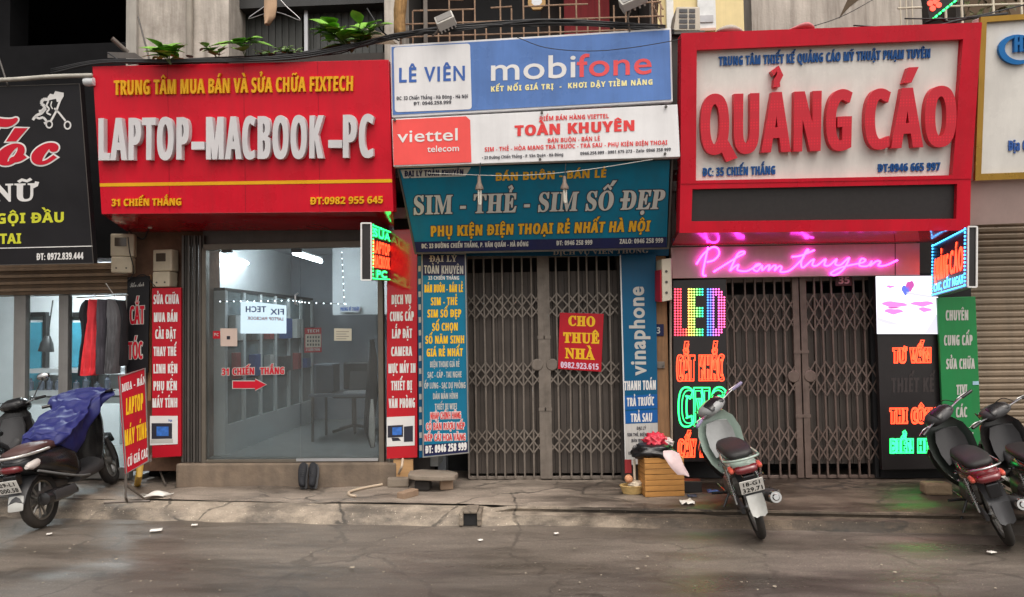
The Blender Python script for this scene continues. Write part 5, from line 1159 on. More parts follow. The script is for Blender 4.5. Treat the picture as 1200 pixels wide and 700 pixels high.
# ---- upper floors
r = root_empty('balcony_grille', P(625, 45, -.78), 'rusty barred cage closing the balcony above the blue banner sign', 'grille')
YG = -.78
def zline(y, x): return P(x, y, YG)
for i, x in enumerate((470, 484, 499, 514, 527, 543, 557, 570, 587, 600, 614, 631, 644, 657, 676, 689, 703, 720, 734, 749, 765, 775)):
    yt = -60 if i % 2 == 0 else (14 if i % 4 == 1 else 28) - (x - 470) * .03
    if x == 499: rr, mm_ = .02, M_steel
    else: rr, mm_ = .0075, M_rust
    b_ = P(x, 60 - (x - 470) * .055, YG); t_ = P(x, yt, YG); obj('grille_bar', MB().tube([b_, Vector((b_.x, YG, t_.z))], rr, 6), mm_, r)
for (xa_, ya_, xb_, yb_) in ((468, 29, 778, 19), (468, 44, 778, 34), (484, 13, 557, 11), (575, 9.5, 600, 8), (614, 8, 657, 6), (657, 6, 689, 5), (749, 4, 775, 2), (527, 0, 543, 0), (468, -14, 778, -30), (468, -45, 778, -62)):
    obj('grille_rail', MB().tube([P(xa_, ya_, YG), P(xb_, yb_, YG)], .0075, 6), M_rust, r)
q = MB(); Mx = P(777, 20, YG)
for i in range(12):
    for s_ in (-1, 1): q.tube([(Mx.x, YG + (.0 if s_ > 0 else .7), 4.2 + i * .16), (Mx.x, YG + (.7 if s_ > 0 else 0), 4.2 + i * .16 + .55)], .007, 5)
obj('end_mesh', q, M_rust, r)
q = MB(); pts = [P(469 + random.uniform(-1.5, 1.5), y, -.86) for y in (46, 36, 24, 12, 0, -14, -40)]; q.tube(pts, [.05, .058, .05, .06, .055, .06, .05], 12)
o = obj('dry_palm_trunk', q, mat('palm_fibre', srgb(150, 116, 74), .95, var=.5, scale=10, stretch=(6, 6, 1), bump=.8, bscale=30), smooth=True, subd=1); tag(o, 'fibrous brown palm trunk standing at the end of the barred balcony', 'tree trunk')
r = root_empty('wall_ornament', P(629, 13, -.7), 'octagonal wooden ornament with a grey middle hanging behind the balcony bars', 'ornament'); c = P(629, 1, -.7)
obj('frame', MB().lathe([(.05, 0), (.085, 0), (.085, .03), (.05, .03), (.05, 0)], 8, Matrix.Translation(c) @ Matrix.Rotation(R(22.5), 4, 'Y'), axis='Y'), mat('light_wood', srgb(190, 150, 92), .6), r); obj('centre', MB().lathe([(0, .004), (.05, .004), (.05, .02), (0, .02)], 16, Matrix.Translation(c), axis='Y'), M_silver, r)
def flood(label, x0, y0, x1, y1, px, py):
    c = P((x0 + x1) / 2, (y0 + y1) / 2, -1.05); w = (x1 - x0) / 130; h = (y1 - y0) / 130; r = root_empty('floodlight', P(px, py, -.95), label, 'floodlight')
    M = Matrix.Translation(c) @ Matrix.Rotation(R(-22), 4, 'Y') @ Matrix.Rotation(R(-35), 4, 'X')
    obj('housing', MB().box((-w / 2, -.03, -h * .4), (w / 2, .05, h * .4), M), mat('flood_grey', srgb(190, 186, 178), .5, var=.05), r, bevel=.008)
    obj('lens', MB().box((-w * .42, -.036, -h * .3), (w * .42, -.031, h * .3), M), mat('flood_lens', srgb(120, 116, 112), .2), r); q = MB()
    for i in range(5): q.box((-w * .45 + i * w * .2, .05, -h * .35), (-w * .45 + i * w * .2 + .012, .075, h * .35), M)
    obj('heatsink', q, _mats['flood_grey'], r); obj('arm', MB().tube([P(px, py, -.95), P((px + x0) / 2 + 3, (y1 + py) / 2, -1.0), c], .009, 6), M_steel, r)
flood('grey floodlight on an arm at the blue banner sign\'s corner beside the palm trunk', 511, 14, 532, 33, 507, 42); flood('grey floodlight on a post above the middle of the blue banner sign', 727, -8, 756, 8, 738, 37)
# laundry in the dark window
r = root_empty('clothes_hanger', P(322, 0, -.05), 'wire hanger with pegs in the dark window above the red sign', 'hanger')
obj('wire', MB().tube(catmull([P(x, y, -.05) for x, y in ((322, -8), (312, 6), (291, 22), (322, 14), (352, 24), (335, 7), (322, -8))], 4), .004, 5), M_silver, r)
q = MB(); rings = []
for x, y, w in ((317, -6, 8), (317, 8, 8), (316, 20, 7), (313, 29, 3)):
    c = P(x, y, -.06); rings.append([c + Vector((w / 120 * math.cos(t), .03 * math.sin(t) * (1 + .3 * math.sin(3 * t)), 0)) for t in [2 * math.pi * i / 14 for i in range(14)]])
tag(obj('hanging_cloth', q.loft(rings), mat('tan_cloth', srgb(196, 164, 134), .9, var=.15), smooth=True, auto=70), 'tan cloth pegged on the wire hanger in the dark window', 'cloth')
# plants rooted on top of the red sign
def leaf(mb, base, d, up, ln, w):
    d = d.normalized(); s = d.cross(up).normalized(); u = s.cross(d); pts = []
    prof = ((0, 0), (.18, .62), (.4, 1.0), (.62, .8), (.82, .42), (1, 0)); k = len(mb.v); n = len(prof)
    for t, ww in prof:
        c = base + d * ln * t - Vector((0, 0, ln * .22 * t * t)); mb.v += [c + s * w * ww * .5 + u * w * ww * .12, c, c - s * w * ww * .5 + u * w * ww * .12]
    for i in range(n - 1): mb.f += [(k + i * 3, k + i * 3 + 1, k + i * 3 + 4, k + i * 3 + 3), (k + i * 3 + 1, k + i * 3 + 2, k + i * 3 + 5, k + i * 3 + 4)]
def plant(label, x, y, top, n, size, Y, spread, m, seed):
    rnd = random.Random(seed); b = P(x, y, Y); r = root_empty('weed_plant', b, label, 'plant'); st, lf = MB(), MB(); H = (P(x, top, Y) - b).length
    for i in range(max(2, n // 4)):
        a = rnd.uniform(0, 6.28); tip = b + Vector((math.cos(a) * spread * .5, -abs(math.sin(a)) * spread * .3, H * rnd.uniform(.6, 1))); mid = (b + tip) / 2 + Vector((rnd.uniform(-.02, .02), 0, .02)); c = catmull([b, mid, tip], 4); st.tube(c, [.004] * len(c), 5)
        for j in range(max(2, n // max(2, n // 4))):
            t = rnd.uniform(.35, 1); p = c[min(len(c) - 1, int(t * (len(c) - 1)))]; aa = rnd.uniform(0, 6.28); leaf(lf, p, Vector((math.cos(aa), math.sin(aa) * .7 - .35, rnd.uniform(-.1, .6))), Vector((0, -.5, 1)), 1.45 * size * rnd.uniform(.6, 1.2), 1.55 * size * rnd.uniform(.5, .85))
    obj('stem', st, M_stem, r); obj('foliage', lf, m, r, fixn=False, smooth=True)
plant('bright green weed drooping over the top edge of the red sign', 200, 76, 56, 34, .12, -1.08, .2, M_leaf, 3); plant('sparse weed at the foot of the grey plaster wall', 256, 71, 55, 14, .09, -.9, .28, M_leaf2, 5)
plant('big leaved weed at the plaster wall\'s edge by the dark window', 289, 71, 50, 10, .15, -.95, .22, M_leaf, 8); plant('tiny pale weed beneath the wire hanger', 337, 69, 56, 22, .06, -.95, .16, M_leaf2, 12); plant('low weed between the big leaved weed and the tiny pale one', 313, 70, 63, 8, .07, -.95, .16, M_leaf2, 14)
plant('bushy green plant beside the blue banner sign', 412, 62, 28, 46, .15, -.9, .46, M_leaf, 21)
o = obj('broken_board', MB().hexa([P(x, y, -.8) for x, y in ((430, 33), (452, 40), (466, 52), (428, 52))], [P(x, y, -.75) for x, y in ((430, 33), (452, 40), (466, 52), (428, 52))]), mat('pale_board', srgb(188, 172, 150), .8, var=.2)); tag(o, 'broken pale board lying between the bushy plant and the blue banner sign', 'board')
for (a, b, rr, lab, m_) in (((131, 45, -.7), (150, 62, -.6), .022, 'short open grey tube pointing out beside the plaster wall', M_steel), ((162, 20, -.6), (175, 70, -.9), .008, 'thin stick leaning on the plaster wall', M_dkmetal)):
    q = MB(); q.tube([P(*a), P(*b)], rr, 12, cap=False); q.tube([P(*a), P(*b)], rr * .8, 12, cap=False); tag(obj('metal_tube', q, m_, fixn=False), lab, 'tube')
o = obj('scrap_metal', MB().hexa([P(x, y, -.7) for x, y in ((126, 61), (158, 62), (168, 69), (126, 68))], [P(x, y, -.45) for x, y in ((126, 61), (158, 62), (168, 69), (126, 68))]), M_dkmetal); tag(o, 'flat dark scrap of metal on top of the red sign near the plaster wall', 'scrap metal')
# air conditioner
r = root_empty('air_conditioner', P(806, 38, .0), 'pale air conditioner unit seen in the gap before the yellow house', 'air conditioner'); M_ac = mat('ac_casing', srgb(196, 188, 172), .5, var=.08, streak=.2)
fr_ = [P(x, y, -.35) for x, y in ((793, 8), (820, 8), (821, 36), (789, 36))]; bk_ = [v + Vector((.0, .3, 0)) for v in fr_]
obj('casing', MB().hexa(fr_, bk_), M_ac, r, bevel=.008); pl = Plane(fr_[3], fr_[2] - fr_[3], fr_[0] - fr_[3]); q = MB()
for i in range(2):
    for j in range(4): x0 = 796 + i * 11.5; y0 = 11 + j * 6.1; q.hexa([pl.hit(*p_) + pl.n * .006 for p_ in ((x0, y0), (x0 + (9.5 if not i else 7), y0), (x0 + (9.5 if not i else 7), y0 + 4.2), (x0, y0 + 4.2))], [pl.hit(*p_) - pl.n * .002 for p_ in ((x0, y0), (x0 + (9.5 if not i else 7), y0), (x0 + (9.5 if not i else 7), y0 + 4.2), (x0, y0 + 4.2))])
obj('grille', q, mat('ac_grille_dark', srgb(70, 70, 72), .5), r); obj('bracket', pb(788, 36.5, 826, 39.5, -.4, .4), M_dkmetal, r)
def rag(label, col, pts, Y, nm='rag'):
    q = MB(); rings = []
    for x, y, w, h in pts: c = P(x, y, Y); rings.append([c + Vector((0, w / 120 * math.cos(t), h / 120 * math.sin(t) * (1 + .3 * math.sin(3 * t + x)))) for t in [2 * math.pi * i / 10 for i in range(10)]])
    tag(obj(nm, q.loft(rings), mat('rag_%d_%d_%d' % col, srgb(*col), .95, var=.3, bump=.4, bscale=25), smooth=True, subd=1), label, 'rag')
rag('crumpled grey rag on top of the red frame beside the air conditioner', (170, 162, 152), [(838, 38, 3, 1), (846, 36, 8, 4), (856, 35, 9, 5), (866, 36, 6, 3), (872, 39, 3, 2)], -.95); rag('small crumpled pink rag on top of the red frame', (196, 120, 124), [(918, 38, 2, .6), (930, 34, 4, 1.5), (942, 30, 7, 3.5), (949, 31, 6, 3), (955, 34, 3, 1)], -.98)
# far right: white window bars, tilted LED strip sign, climbing plant
r = root_empty('window_grille', P(1130, 20, -.1), 'white barred window grille at the upper right above the gold framed sign', 'grille')
for x in (1056, 1063, 1070, 1109, 1128, 1165, 1198, 1230): b_ = P(x, 32, -.1); obj('grille_bar', MB().tube([b_, b_ + Vector((0, 0, .7))], .012 if x > 1080 else .007, 6), mat('cream_bars', srgb(206, 196, 176), .5), r)
for y in (9, -20): obj('grille_rail', MB().tube([P(1052, y + 1, -.1), P(1240, y - 6, -.1)], .01, 6), _mats['cream_bars'], r)
r = root_empty('led_strip_sign', P(1098, 24, -.5), 'tilted LED sign with a green edge and red lights above the thick red frame', 'LED sign'); c4 = [P(x, y, -.5) for x, y in ((1084, -6), (1132, -34), (1130, -6), (1090, 26))]
obj('case', MB().hexa(c4, [v + Vector((0, .08, 0)) for v in c4]), V_black, r); q = MB()
for i in range(8): a_ = mix(P(1091, 24, -.515), P(1126, -4, -.515), (i + .1) / 8); b_ = mix(P(1091, 24, -.515), P(1126, -4, -.515), (i + .65) / 8); q.tube([a_, b_], .009, 5)
obj('led_edge', q, E_gr, r); q = MB()
for (x, y) in ((1090, 4), (1093, 10), (1096, 2), (1100, 6), (1094, -4), (1099, -2)): q.lathe([(0, -.004), (.026, -.004), (.026, .002)], 10, Matrix.Translation(P(x, y, -.505)), axis='Y')
obj('red_lights', q, lamp_mat('led_red', (1, .06, .03), 1.6), r)
rnd = random.Random(4); r = root_empty('climbing_plant', P(1180, 18, .1), 'brownish green plant tangled behind the white window bars', 'plant'); lf, st = MB(), MB()
for i in range(150): p = P(rnd.uniform(1108, 1240), rnd.uniform(-40, 24), rnd.uniform(.05, .5)); leaf(lf, p, Vector((rnd.uniform(-1, 1), rnd.uniform(-1, .2), rnd.uniform(-.6, .6))), Vector((0, -.5, 1)), rnd.uniform(.06, .13), rnd.uniform(.03, .07))
for i in range(10): x = rnd.uniform(1110, 1230); st.tube(catmull([P(x, 26, .2), P(x + rnd.uniform(-10, 10), 5, .25), P(x + rnd.uniform(-15, 15), -30, .3)], 4), .006, 5)
obj('foliage', lf, mat('olive_leaf', (.09, .10, .035), .6, var=.5, scale=8), r, fixn=False); obj('stem', st, mat('brown_stem', (.1, .07, .04), .8), r)
cable('power_cable', 'black cable tangled under the white window bars', 'cable', [(1085, 27, -.8), (1100, 22, -.9), (1112, 26, -.9), (1128, 23, -.85), (1148, 20, -.8), (1180, 16, -.6)], .012, M_cable)
# string of little lights behind the glass
r = root_empty('string_lights', P(330, 355, -.1), 'string of tiny white lights inside the glass door', 'lights'); ptsl = [(258, 353.5), (300, 353.2), (342, 352.3), (360, 355), (405, 356.5)]; ptsv = [(400.5, 296), (402, 325), (403.5, 356)]
obj('wire', MB().tube([P(x, y, -.1) for x, y in ptsl], .0025, 4), M_cable, r); obj('wire', MB().tube([P(x, y, -.1) for x, y in ptsv], .0025, 4), M_cable, r)
e0 = lamp_mat('tiny_bulb', (.85, .93, 1), 5); first = None
def along(pp, n):
    out = []
    for i in range(n):
        t = i / (n - 1) * (len(pp) - 1); k = min(int(t), len(pp) - 2); f = t - k; out.append((pp[k][0] * (1 - f) + pp[k + 1][0] * f, pp[k][1] * (1 - f) + pp[k + 1][1] * f))
    return out
for (x, y) in along(ptsl, 22) + along(ptsv, 9):
    c = P(x, y, -.105)
    if first is None: first = obj('light_bulb', MB().lathe([(0, -.006), (.0045, -.004), (.006, 0), (.0045, .004), (0, .006)], 8, Matrix.Translation(c)), e0, r); f_c = c
    else: o = first.copy(); COL.objects.link(o); o.parent = r; o.location = c - f_c

# ================================================================ THINGS ON THE PAVEMENT
def gp(px, py, z=SW): return G(px, py, z)
# A-board
r = root_empty('pavement_sign', P(152, 585, -1.0), 'slanted red standing sign with yellow and white words on a thin steel stand', 'standing sign')
tl, tr_, br, bl = P(139.5, 441, -1.02), P(170, 431.5, -.8), P(174, 541, -.8), P(147.5, 555.5, -1.02); pl = Plane(tl, tr_ - tl, tl - bl)
obj('panel', quad_panel(pl, [(139.5, 441), (170, 431.5), (174, 541), (147.5, 555.5)], .015), V_redstrip, r, bevel=.003); ring_frame(r, pl, [(139.5, 441), (170, 431.5), (174, 541), (147.5, 555.5)], 1, M_alu, out=.006)
for t, x0, y0, x1, y1, h, m_, f_ in (('MUA - BÁN', 142.5, 460, 170.5, 449.5, 9.5, I_white, 'serif'), ('LAPTOP', 147.5, 487, 167.5, 480, 20, I_yel, 'inter'), ('MÁY TÍNH', 145.8, 523.5, 172.8, 512.5, 19, I_yel, 'inter'), ('CŨ GIÁ CAO', 149.3, 547.5, 173.5, 535, 11, I_white, 'inter')): L(t, x0, y0, x1, y1, h, m_, font=f_, bold=(.035, .01))
g1, g2 = gp(122, 591), gp(176, 589); a0, a1 = pl.hit(147.5, 555), pl.hit(174, 541); q1 = MB().tube([a0, Vector((a0.x, a0.y, a0.z - .2)), mix(g1, g2, .5) + Vector((0, 0, .01))], .011, 6); obj('leg', q1, M_steel, r)
obj('leg', MB().tube([a1 + Vector((0, .03, 0)), gp(178, 556) + Vector((0, 0, .25)), gp(194, 570) + Vector((0, 0, .012))], .010, 6), M_steel, r); obj('foot_bar', MB().tube([g1 + Vector((0, 0, .012)), mix(g1, g2, .5) + Vector((0, 0, .014)), g2 + Vector((0, 0, .012))], .011, 6), M_steel, r); obj('brace', MB().tube([Vector((a0.x, a0.y, a0.z - .1)), gp(170, 587) + Vector((0, 0, .012))], .009, 6), M_steel, r)
o = obj('yellow_pipe', MB().tube([gp(161, 568) + Vector((0, 0, .0)), P(163, 556, -.6), P(166, 535, -.5)], .03, 12), mat('yellow_plastic', srgb(196, 156, 50), .5, dirt=.2), smooth=True, auto=50); tag(o, 'short yellow pipe standing behind the slanted red standing sign', 'pipe')
# shoes leaning against the step
def shoe(x, lab, flip):
    b = gp(x, 572.5) + Vector((0, -.02, 0)); st = P(x, 547, -.235); d = (st - b); r = root_empty('shoe', b, lab, 'shoe'); u = d.normalized(); s = Vector((1, 0, 0)); n = s.cross(u).normalized(); n = -n if n.y > 0 else n; ln = .25; rings, sole = [], []
    for t, w, h in ((0, .025, .05), (.08, .033, .075), (.3, .034, .07), (.55, .04, .055), (.8, .043, .04), (.95, .03, .03), (1, .012, .018)):
        c = b + u * (ln * t + .0) + n * .02; off = s * flip * .008 * math.sin(t * 3.1); rings.append([c + off + s * w * math.cos(a) + n * (h * (.5 + .5 * math.sin(a))) for a in [2 * math.pi * i / 14 for i in range(14)]]); sole.append([c + off + s * (w + .004) * math.cos(a) + n * (-.018 + .011 * math.sin(a)) for a in [2 * math.pi * i / 14 for i in range(14)]])
    obj('upper', MB().loft(rings), mat('black_shoe_cloth', srgb(30, 31, 36), .8), r, smooth=True, subd=1); obj('sole', MB().loft(sole), mat('shoe_sole', srgb(70, 70, 72), .7), r, smooth=True, auto=60)
    q = MB()
    for i in range(4): p = b + u * (ln * (.4 + i * .09)) + n * (.088 - i * .008); q.tube([p - s * .018, p + n * .004, p + s * .018], .003, 5)
    obj('laces', q, M_cable, r)
shoe(357, 'black shoe leaning on the step, the one nearer the red strip with the laptop', -1); shoe(368, 'black shoe leaning on the step, the one nearer the teal price board', 1)
# hose, wooden board, slab, bricks
M_stone = mat('grey_stone', srgb(140, 128, 114), .9, var=.25, scale=5, bump=.5, dirt=.3); M_brickb = mat('old_brick', srgb(150, 126, 104), .9, var=.2, bump=.5, dirt=.3)
cable('hose', 'pale hose curling from the wooden board over the pavement', 'hose', [(472, 539, -.3), (471, 552, -.35)] , .011, mat('pale_hose', srgb(196, 178, 156), .6, var=.1)) if False else None
hp = [P(472, 538, -.3), P(470, 549, -.36)] + [gp(x, y) + Vector((0, 0, .014)) for x, y in ((462, 564), (450, 569), (432, 572.5), (415, 576.5), (408.5, 579.5), (411, 582.5), (417, 583.5))]
tag(obj('hose', MB().tube(catmull(hp, 6), .012, 8), mat('pale_hose', srgb(196, 178, 156), .6, var=.1), smooth=True, auto=50), 'pale hose curling from the wooden board over the pavement', 'hose')
o = obj('wooden_board', pb(461, 538.5, 484, 560, -.22, .03), mat('fresh_plywood', srgb(186, 146, 100), .7, var=.15, stretch=(1, 1, 6)), bevel=.003); tag(o, 'small plywood board standing below the glossy red strip sign', 'board')
o = rbox('concrete_block', gp(467, 570), .2, .1, .085, .1, M_stone, bevel=.012); tag(o, 'pale concrete block below the small plywood board', 'block')
c = gp(507, 575); M = Matrix.Translation(c + Vector((0, .06, .105))) @ Matrix.Rotation(R(6), 4, 'Z') @ Matrix.Rotation(R(4), 4, 'Y'); q = MB(); q.prism([M @ Vector(p) for p in ((-.225, -.12, 0), (-.16, -.17, 0), (.08, -.16, 0), (.2, -.1, 0), (.225, .06, 0), (.14, .16, 0), (-.12, .15, 0), (-.22, .06, 0))], (0, 0, .045)); o = obj('stone_slab', q, M_stone, bevel=.01); tag(o, 'flat grey stone slab propped up before the gate', 'slab')
o = rbox('brick', gp(523, 573), .12, .1, .085, .25, M_brickb, bevel=.008); tag(o, 'brick under the outer end of the grey stone slab', 'brick'); o = rbox('brick', gp(496, 573.5), .14, .09, .08, -.1, M_dark, bevel=.008); tag(o, 'dark brick under the inner end of the grey stone slab', 'brick'); o = rbox('brick', gp(478, 583), .085, .2, .06, R(-28), M_brickb, bevel=.008); tag(o, 'brick lying alone before the grey stone slab', 'brick')
# drain inlet in the kerb
c = G(553.5, 611, .0); c.y = kerbY(c.x) - .215; r = root_empty('drain_inlet', c, 'square black drain hole in the concrete kerb', 'drain'); M = Matrix.Translation(c); w = .056
q = MB(); q.box((-w - .035, -.012, 0), (-w, .2, .105), M).box((w, -.012, 0), (w + .035, .2, .11), M).box((-w, -.012, .1), (w, .2, .125), M); obj('frame', q, M_kerb, r, bevel=.008); obj('hole', MB().box((-w, .012, 0), (w, .19, .099), M), M_black, r)
# crate with rubbish
def crate():
    c = gp(779.5, 582.5); w, d, h = .345, .26, .335; r = root_empty('wooden_crate', c, 'orange brown wooden crate full of rubbish beside the wooden pillar', 'crate'); M = Matrix.Translation(c) @ Matrix.Rotation(R(7), 4, 'Z')
    m = mat('crate_wood', srgb(184, 132, 70), .7, var=.32, scale=3, stretch=(.6, 3, 9), dirt=.4, dirtcol=srgb(100, 66, 36)); n = 7
    for nm, a, b in (('front_panel', (-w / 2, 0), (w / 2, .014)), ('back_panel', (-w / 2, d - .014), (w / 2, d)), ('side_panel', (-w / 2, .015), (-w / 2 + .014, d - .015)), ('side_panel', (w / 2 - .014, .015), (w / 2, d - .015))):
        q = MB()
        for i in range(n): z0 = h * i / n + .002; q.box((a[0], a[1] + random.uniform(0, .003), z0), (b[0], b[1], h * (i + 1) / n - .002), M)
        obj(nm, q, m, r, bevel=.003)
    obj('bottom', MB().box((-w / 2 + .016, .016, .01), (w / 2 - .016, d - .016, .025), M), m, r); return c, M, w, d, h
c, MC, w, d, h = crate()
def lump(name, label, cat, ctr, rad, m, seed, amp=.25, M=None, lumps=3.2):
    bm = bmesh.new(); bmesh.ops.create_icosphere(bm, subdivisions=4, radius=1.0); q = MB()
    for v in bm.verts: k = 1 + amp * mnoise.noise(v.co * lumps * .6 + Vector((seed, 0, 0))) + amp * .5 * mnoise.noise(v.co * lumps * 2 + Vector((0, seed, 0))); q.v.append(Vector((v.co.x * rad[0] * k, v.co.y * rad[1] * k, v.co.z * rad[2] * k)) + Vector(ctr))
    q.f = [tuple(v.index for v in f.verts) for f in bm.faces]; bm.free(); return tag(obj(name, q, m, smooth=True), label, cat)
M_bag = mat('black_bag', srgb(26, 26, 28), .28, var=.1, bump=.5, bscale=14); cc = MC @ Vector((-.03, d / 2, h))
lump('rubbish_bag', 'black rubbish bag lying in the wooden crate', 'rubbish bag', cc + Vector((-.03, -.02, .035)), (.19, .13, .075), M_bag, 2, .3)
mr2 = mat('red_white_bag', srgb(206, 52, 72), .4, var=.1); nn_ = mr2.node_tree
lump('plastic_bag', 'crumpled red plastic bag heaped on the black rubbish bag', 'plastic bag', cc + Vector((-.0, .03, .115)), (.10, .08, .075), mr2, 5, .5, lumps=5); lump('plastic_bag', 'crumpled white plastic bag beside the red one on the crate', 'plastic bag', cc + Vector((.085, .03, .1)), (.06, .05, .05), mat('white_bag', srgb(206, 196, 192), .4), 9, .5, lumps=5)
q = MB(); rings = []
for x, y, wd in ((778, 532, 3), (787, 538, 9), (795, 544, 11), (801, 551, 5), (807, 557, 1.5)):
    p = P(x, y, -.93); rings.append([p + Vector((wd / 140 * .3 * math.cos(t), .02 * math.sin(t), wd / 140 * math.sin(t) * (1 + .3 * math.sin(2 * t)))) for t in [2 * math.pi * i / 12 for i in range(12)]])
tag(obj('paper_strip', q.loft(rings), mat('pink_white_paper', srgb(214, 190, 190), .6, var=.2), smooth=True, auto=60), 'pinkish white paper hanging over the crate\'s edge', 'paper')
# offering basket
c = gp(742, 580.5); r = root_empty('offering_tray', c, 'low tan offering tray beside the wooden crate', 'tray'); q = MB(); nseg = 24
for rad, z in ((.085, 0.004), (.108, .07), (.1, .07), (.078, .012), (0, .012)): q.v += [c + Vector((rad * math.cos(t), .07 + rad * .75 * math.sin(t), z)) for t in [2 * math.pi * i / nseg for i in range(nseg)]]
for i in range(4):
    for j in range(nseg): j2 = (j + 1) % nseg; q.f.append((i * nseg + j, i * nseg + j2, (i + 1) * nseg + j2, (i + 1) * nseg + j))
obj('bowl', q, mat('woven_tan', srgb(190, 160, 104), .8, var=.25, scale=20, bump=.5, bscale=60), r, smooth=True, auto=50); obj('rim', MB().tube([c + Vector((.105 * math.cos(t), .07 + .079 * math.sin(t), .071)) for t in [2 * math.pi * i / 24 for i in range(25)]], .006, 6), _mats['woven_tan'], r)
ctr = c + Vector((0, .07, .07)); lump('rice_heap', 'white heap of offerings filling the low tan tray', 'offering', ctr + Vector((.03, 0, .01)), (.07, .05, .03), mat('offering_white', srgb(216, 202, 180), .8), 3, .3); lump('fruit', 'peach coloured fruit on the offering tray', 'fruit', ctr + Vector((-.03, -.005, .06)), (.036, .036, .036), mat('peach_skin', srgb(222, 160, 120), .6), 1, .05)
o = obj('candle', MB().lathe([(0, 0), (.012, 0), (.011, .2), (.004, .205), (0, .22)], 10, Matrix.Translation(ctr + Vector((.025, .02, .02)))), mat('cream_wax', srgb(222, 210, 190), .5)); tag(o, 'thin cream candle standing on the offering tray', 'candle')
o = obj('red_packet', MB().box((-.03, -.008, 0), (.03, .008, .12), Matrix.Translation(ctr + Vector((-.028, .035, .1)))), mat('dull_red_paper', srgb(150, 40, 44), .7), bevel=.003); tag(o, 'upright dull red packet at the back of the offering tray', 'packet')
# black box, litter
o = rbox('black_box', gp(811, 577.5) + Vector((0, .06, 0)), .18, .13, .1, R(-5), mat('black_box_plastic', srgb(40, 38, 38), .5), bevel=.006); tag(o, 'low black box on the pavement right of the wooden crate', 'box')
def crumple(name, label, cat, px, py, z, sx, sy, h, m, seed, rz=0):
    rnd = random.Random(seed); c = G(px, py, z); q = MB(); n = 6
    for i in range(n + 1):
        for j in range(n + 1): x, y = (i / n - .5) * sx, (j / n - .5) * sy; q.v.append(c + Vector((x * math.cos(rz) - y * math.sin(rz) + rnd.uniform(-.1, .1) * sx / n, x * math.sin(rz) + y * math.cos(rz), .006 + h * abs(mnoise.noise(Vector((i * .7 + seed, j * .7, 0)))))))
    q.f = [(i * (n + 1) + j, (i + 1) * (n + 1) + j, (i + 1) * (n + 1) + j + 1, i * (n + 1) + j + 1) for i in range(n) for j in range(n)]; o = obj(name, q, m, fixn=False, smooth=True); k = o.modifiers.new('thick', 'SOLIDIFY'); k.thickness = .003; return tag(o, label, cat)
M_tissue = mat('white_tissue', srgb(226, 222, 214), .8); M_bluepl = mat('blue_wrapper', srgb(70, 110, 170), .4); M_dkblue = mat('dark_blue_wrapper', srgb(50, 60, 86), .4)
crumple('tissue', 'crumpled white tissue at the kerb below the black box', 'litter', 805, 590, SW, .11, .13, .05, M_tissue, 2); crumple('wrapper', 'blue wrapper on the pavement under the green motorbike', 'litter', 836, 577, SW, .1, .1, .03, M_bluepl, 4); crumple('wrapper', 'dark blue wrapper between black box and crumpled tissue', 'litter', 811, 582, SW, .08, .07, .025, M_dkblue, 6)
c = gp(184, 583); r = root_empty('face_mask', c, 'white face mask dropped on the pavement by the red standing sign', 'face mask'); q = MB(); n = 10
for i in range(n + 1):
    for j in range(7): x, y = (i / n - .5) * .17, (j / 6 - .5) * .1; q.v.append(c + Vector((x + y * .2, y + x * .3, .012 + .045 * max(0, 1 - (x / .09) ** 2) * max(0, 1 - (y / .06) ** 2) + .004 * (j % 2))))
q.f = [(i * 7 + j, (i + 1) * 7 + j, (i + 1) * 7 + j + 1, i * 7 + j + 1) for i in range(n) for j in range(6)]; o = obj('mask_cloth', q, M_tissue, r, smooth=True, fixn=False); k = o.modifiers.new('thick', 'SOLIDIFY'); k.thickness = .003
for sx in (-1, 1): e = c + Vector((sx * .085, sx * .02, .02)); obj('ear_loop', MB().tube(catmull([e + Vector((0, .035, 0)), e + Vector((sx * .05, .02, .01)), e + Vector((sx * .05, -.02, .01)), e + Vector((0, -.035, 0))], 4), .0025, 5), M_tissue, r)
o = rbox('stone_block', gp(1097, 579), .22, .14, .1, R(-6), mat('buff_stone', srgb(160, 138, 112), .9, var=.2, bump=.5), bevel=.02); tag(o, 'buff stone block on the pavement under the dark red motorbike', 'block')
rnd = random.Random(9); q = MB()
for i in range(110):
    y = rnd.uniform(594, 696); x = rnd.uniform(10, 1190); p = G(x, y, .0) + Vector((0, 0, .011)); s = rnd.uniform(.003, .009) * (2.0 if rnd.random() < .1 else 1); a = rnd.uniform(0, 6.28)
    if p.y > kerbY(p.x) - .24: continue
    q.prism([p + Vector((s * math.cos(a + t) * rnd.uniform(.6, 1.3), s * math.sin(a + t) * rnd.uniform(.6, 1.3), 0)) for t in (0, 1.3, 2.6, 3.9, 5.1)], (0, 0, .003))
tag(obj('litter', q, mat('pale_crumbs', srgb(160, 150, 134), .8, var=.4), origin=(0, 0, 0)), kind='stuff')
for (x, y, s, sd2) in ((1162, 648, .05, 4), (228, 616, .05, 5), (183, 622, .09, 6), (58, 626.5, .04, 7), (652, 626, .035, 8), (563, 634, .035, 12)):
    crumple('paper_scrap', 'flattened pale paper scrap lying on the asphalt', 'litter', x, max(y, 616), .004, s, s * .8, .012, M_tissue, sd2, .4)['group'] = 'paper scraps on the road'

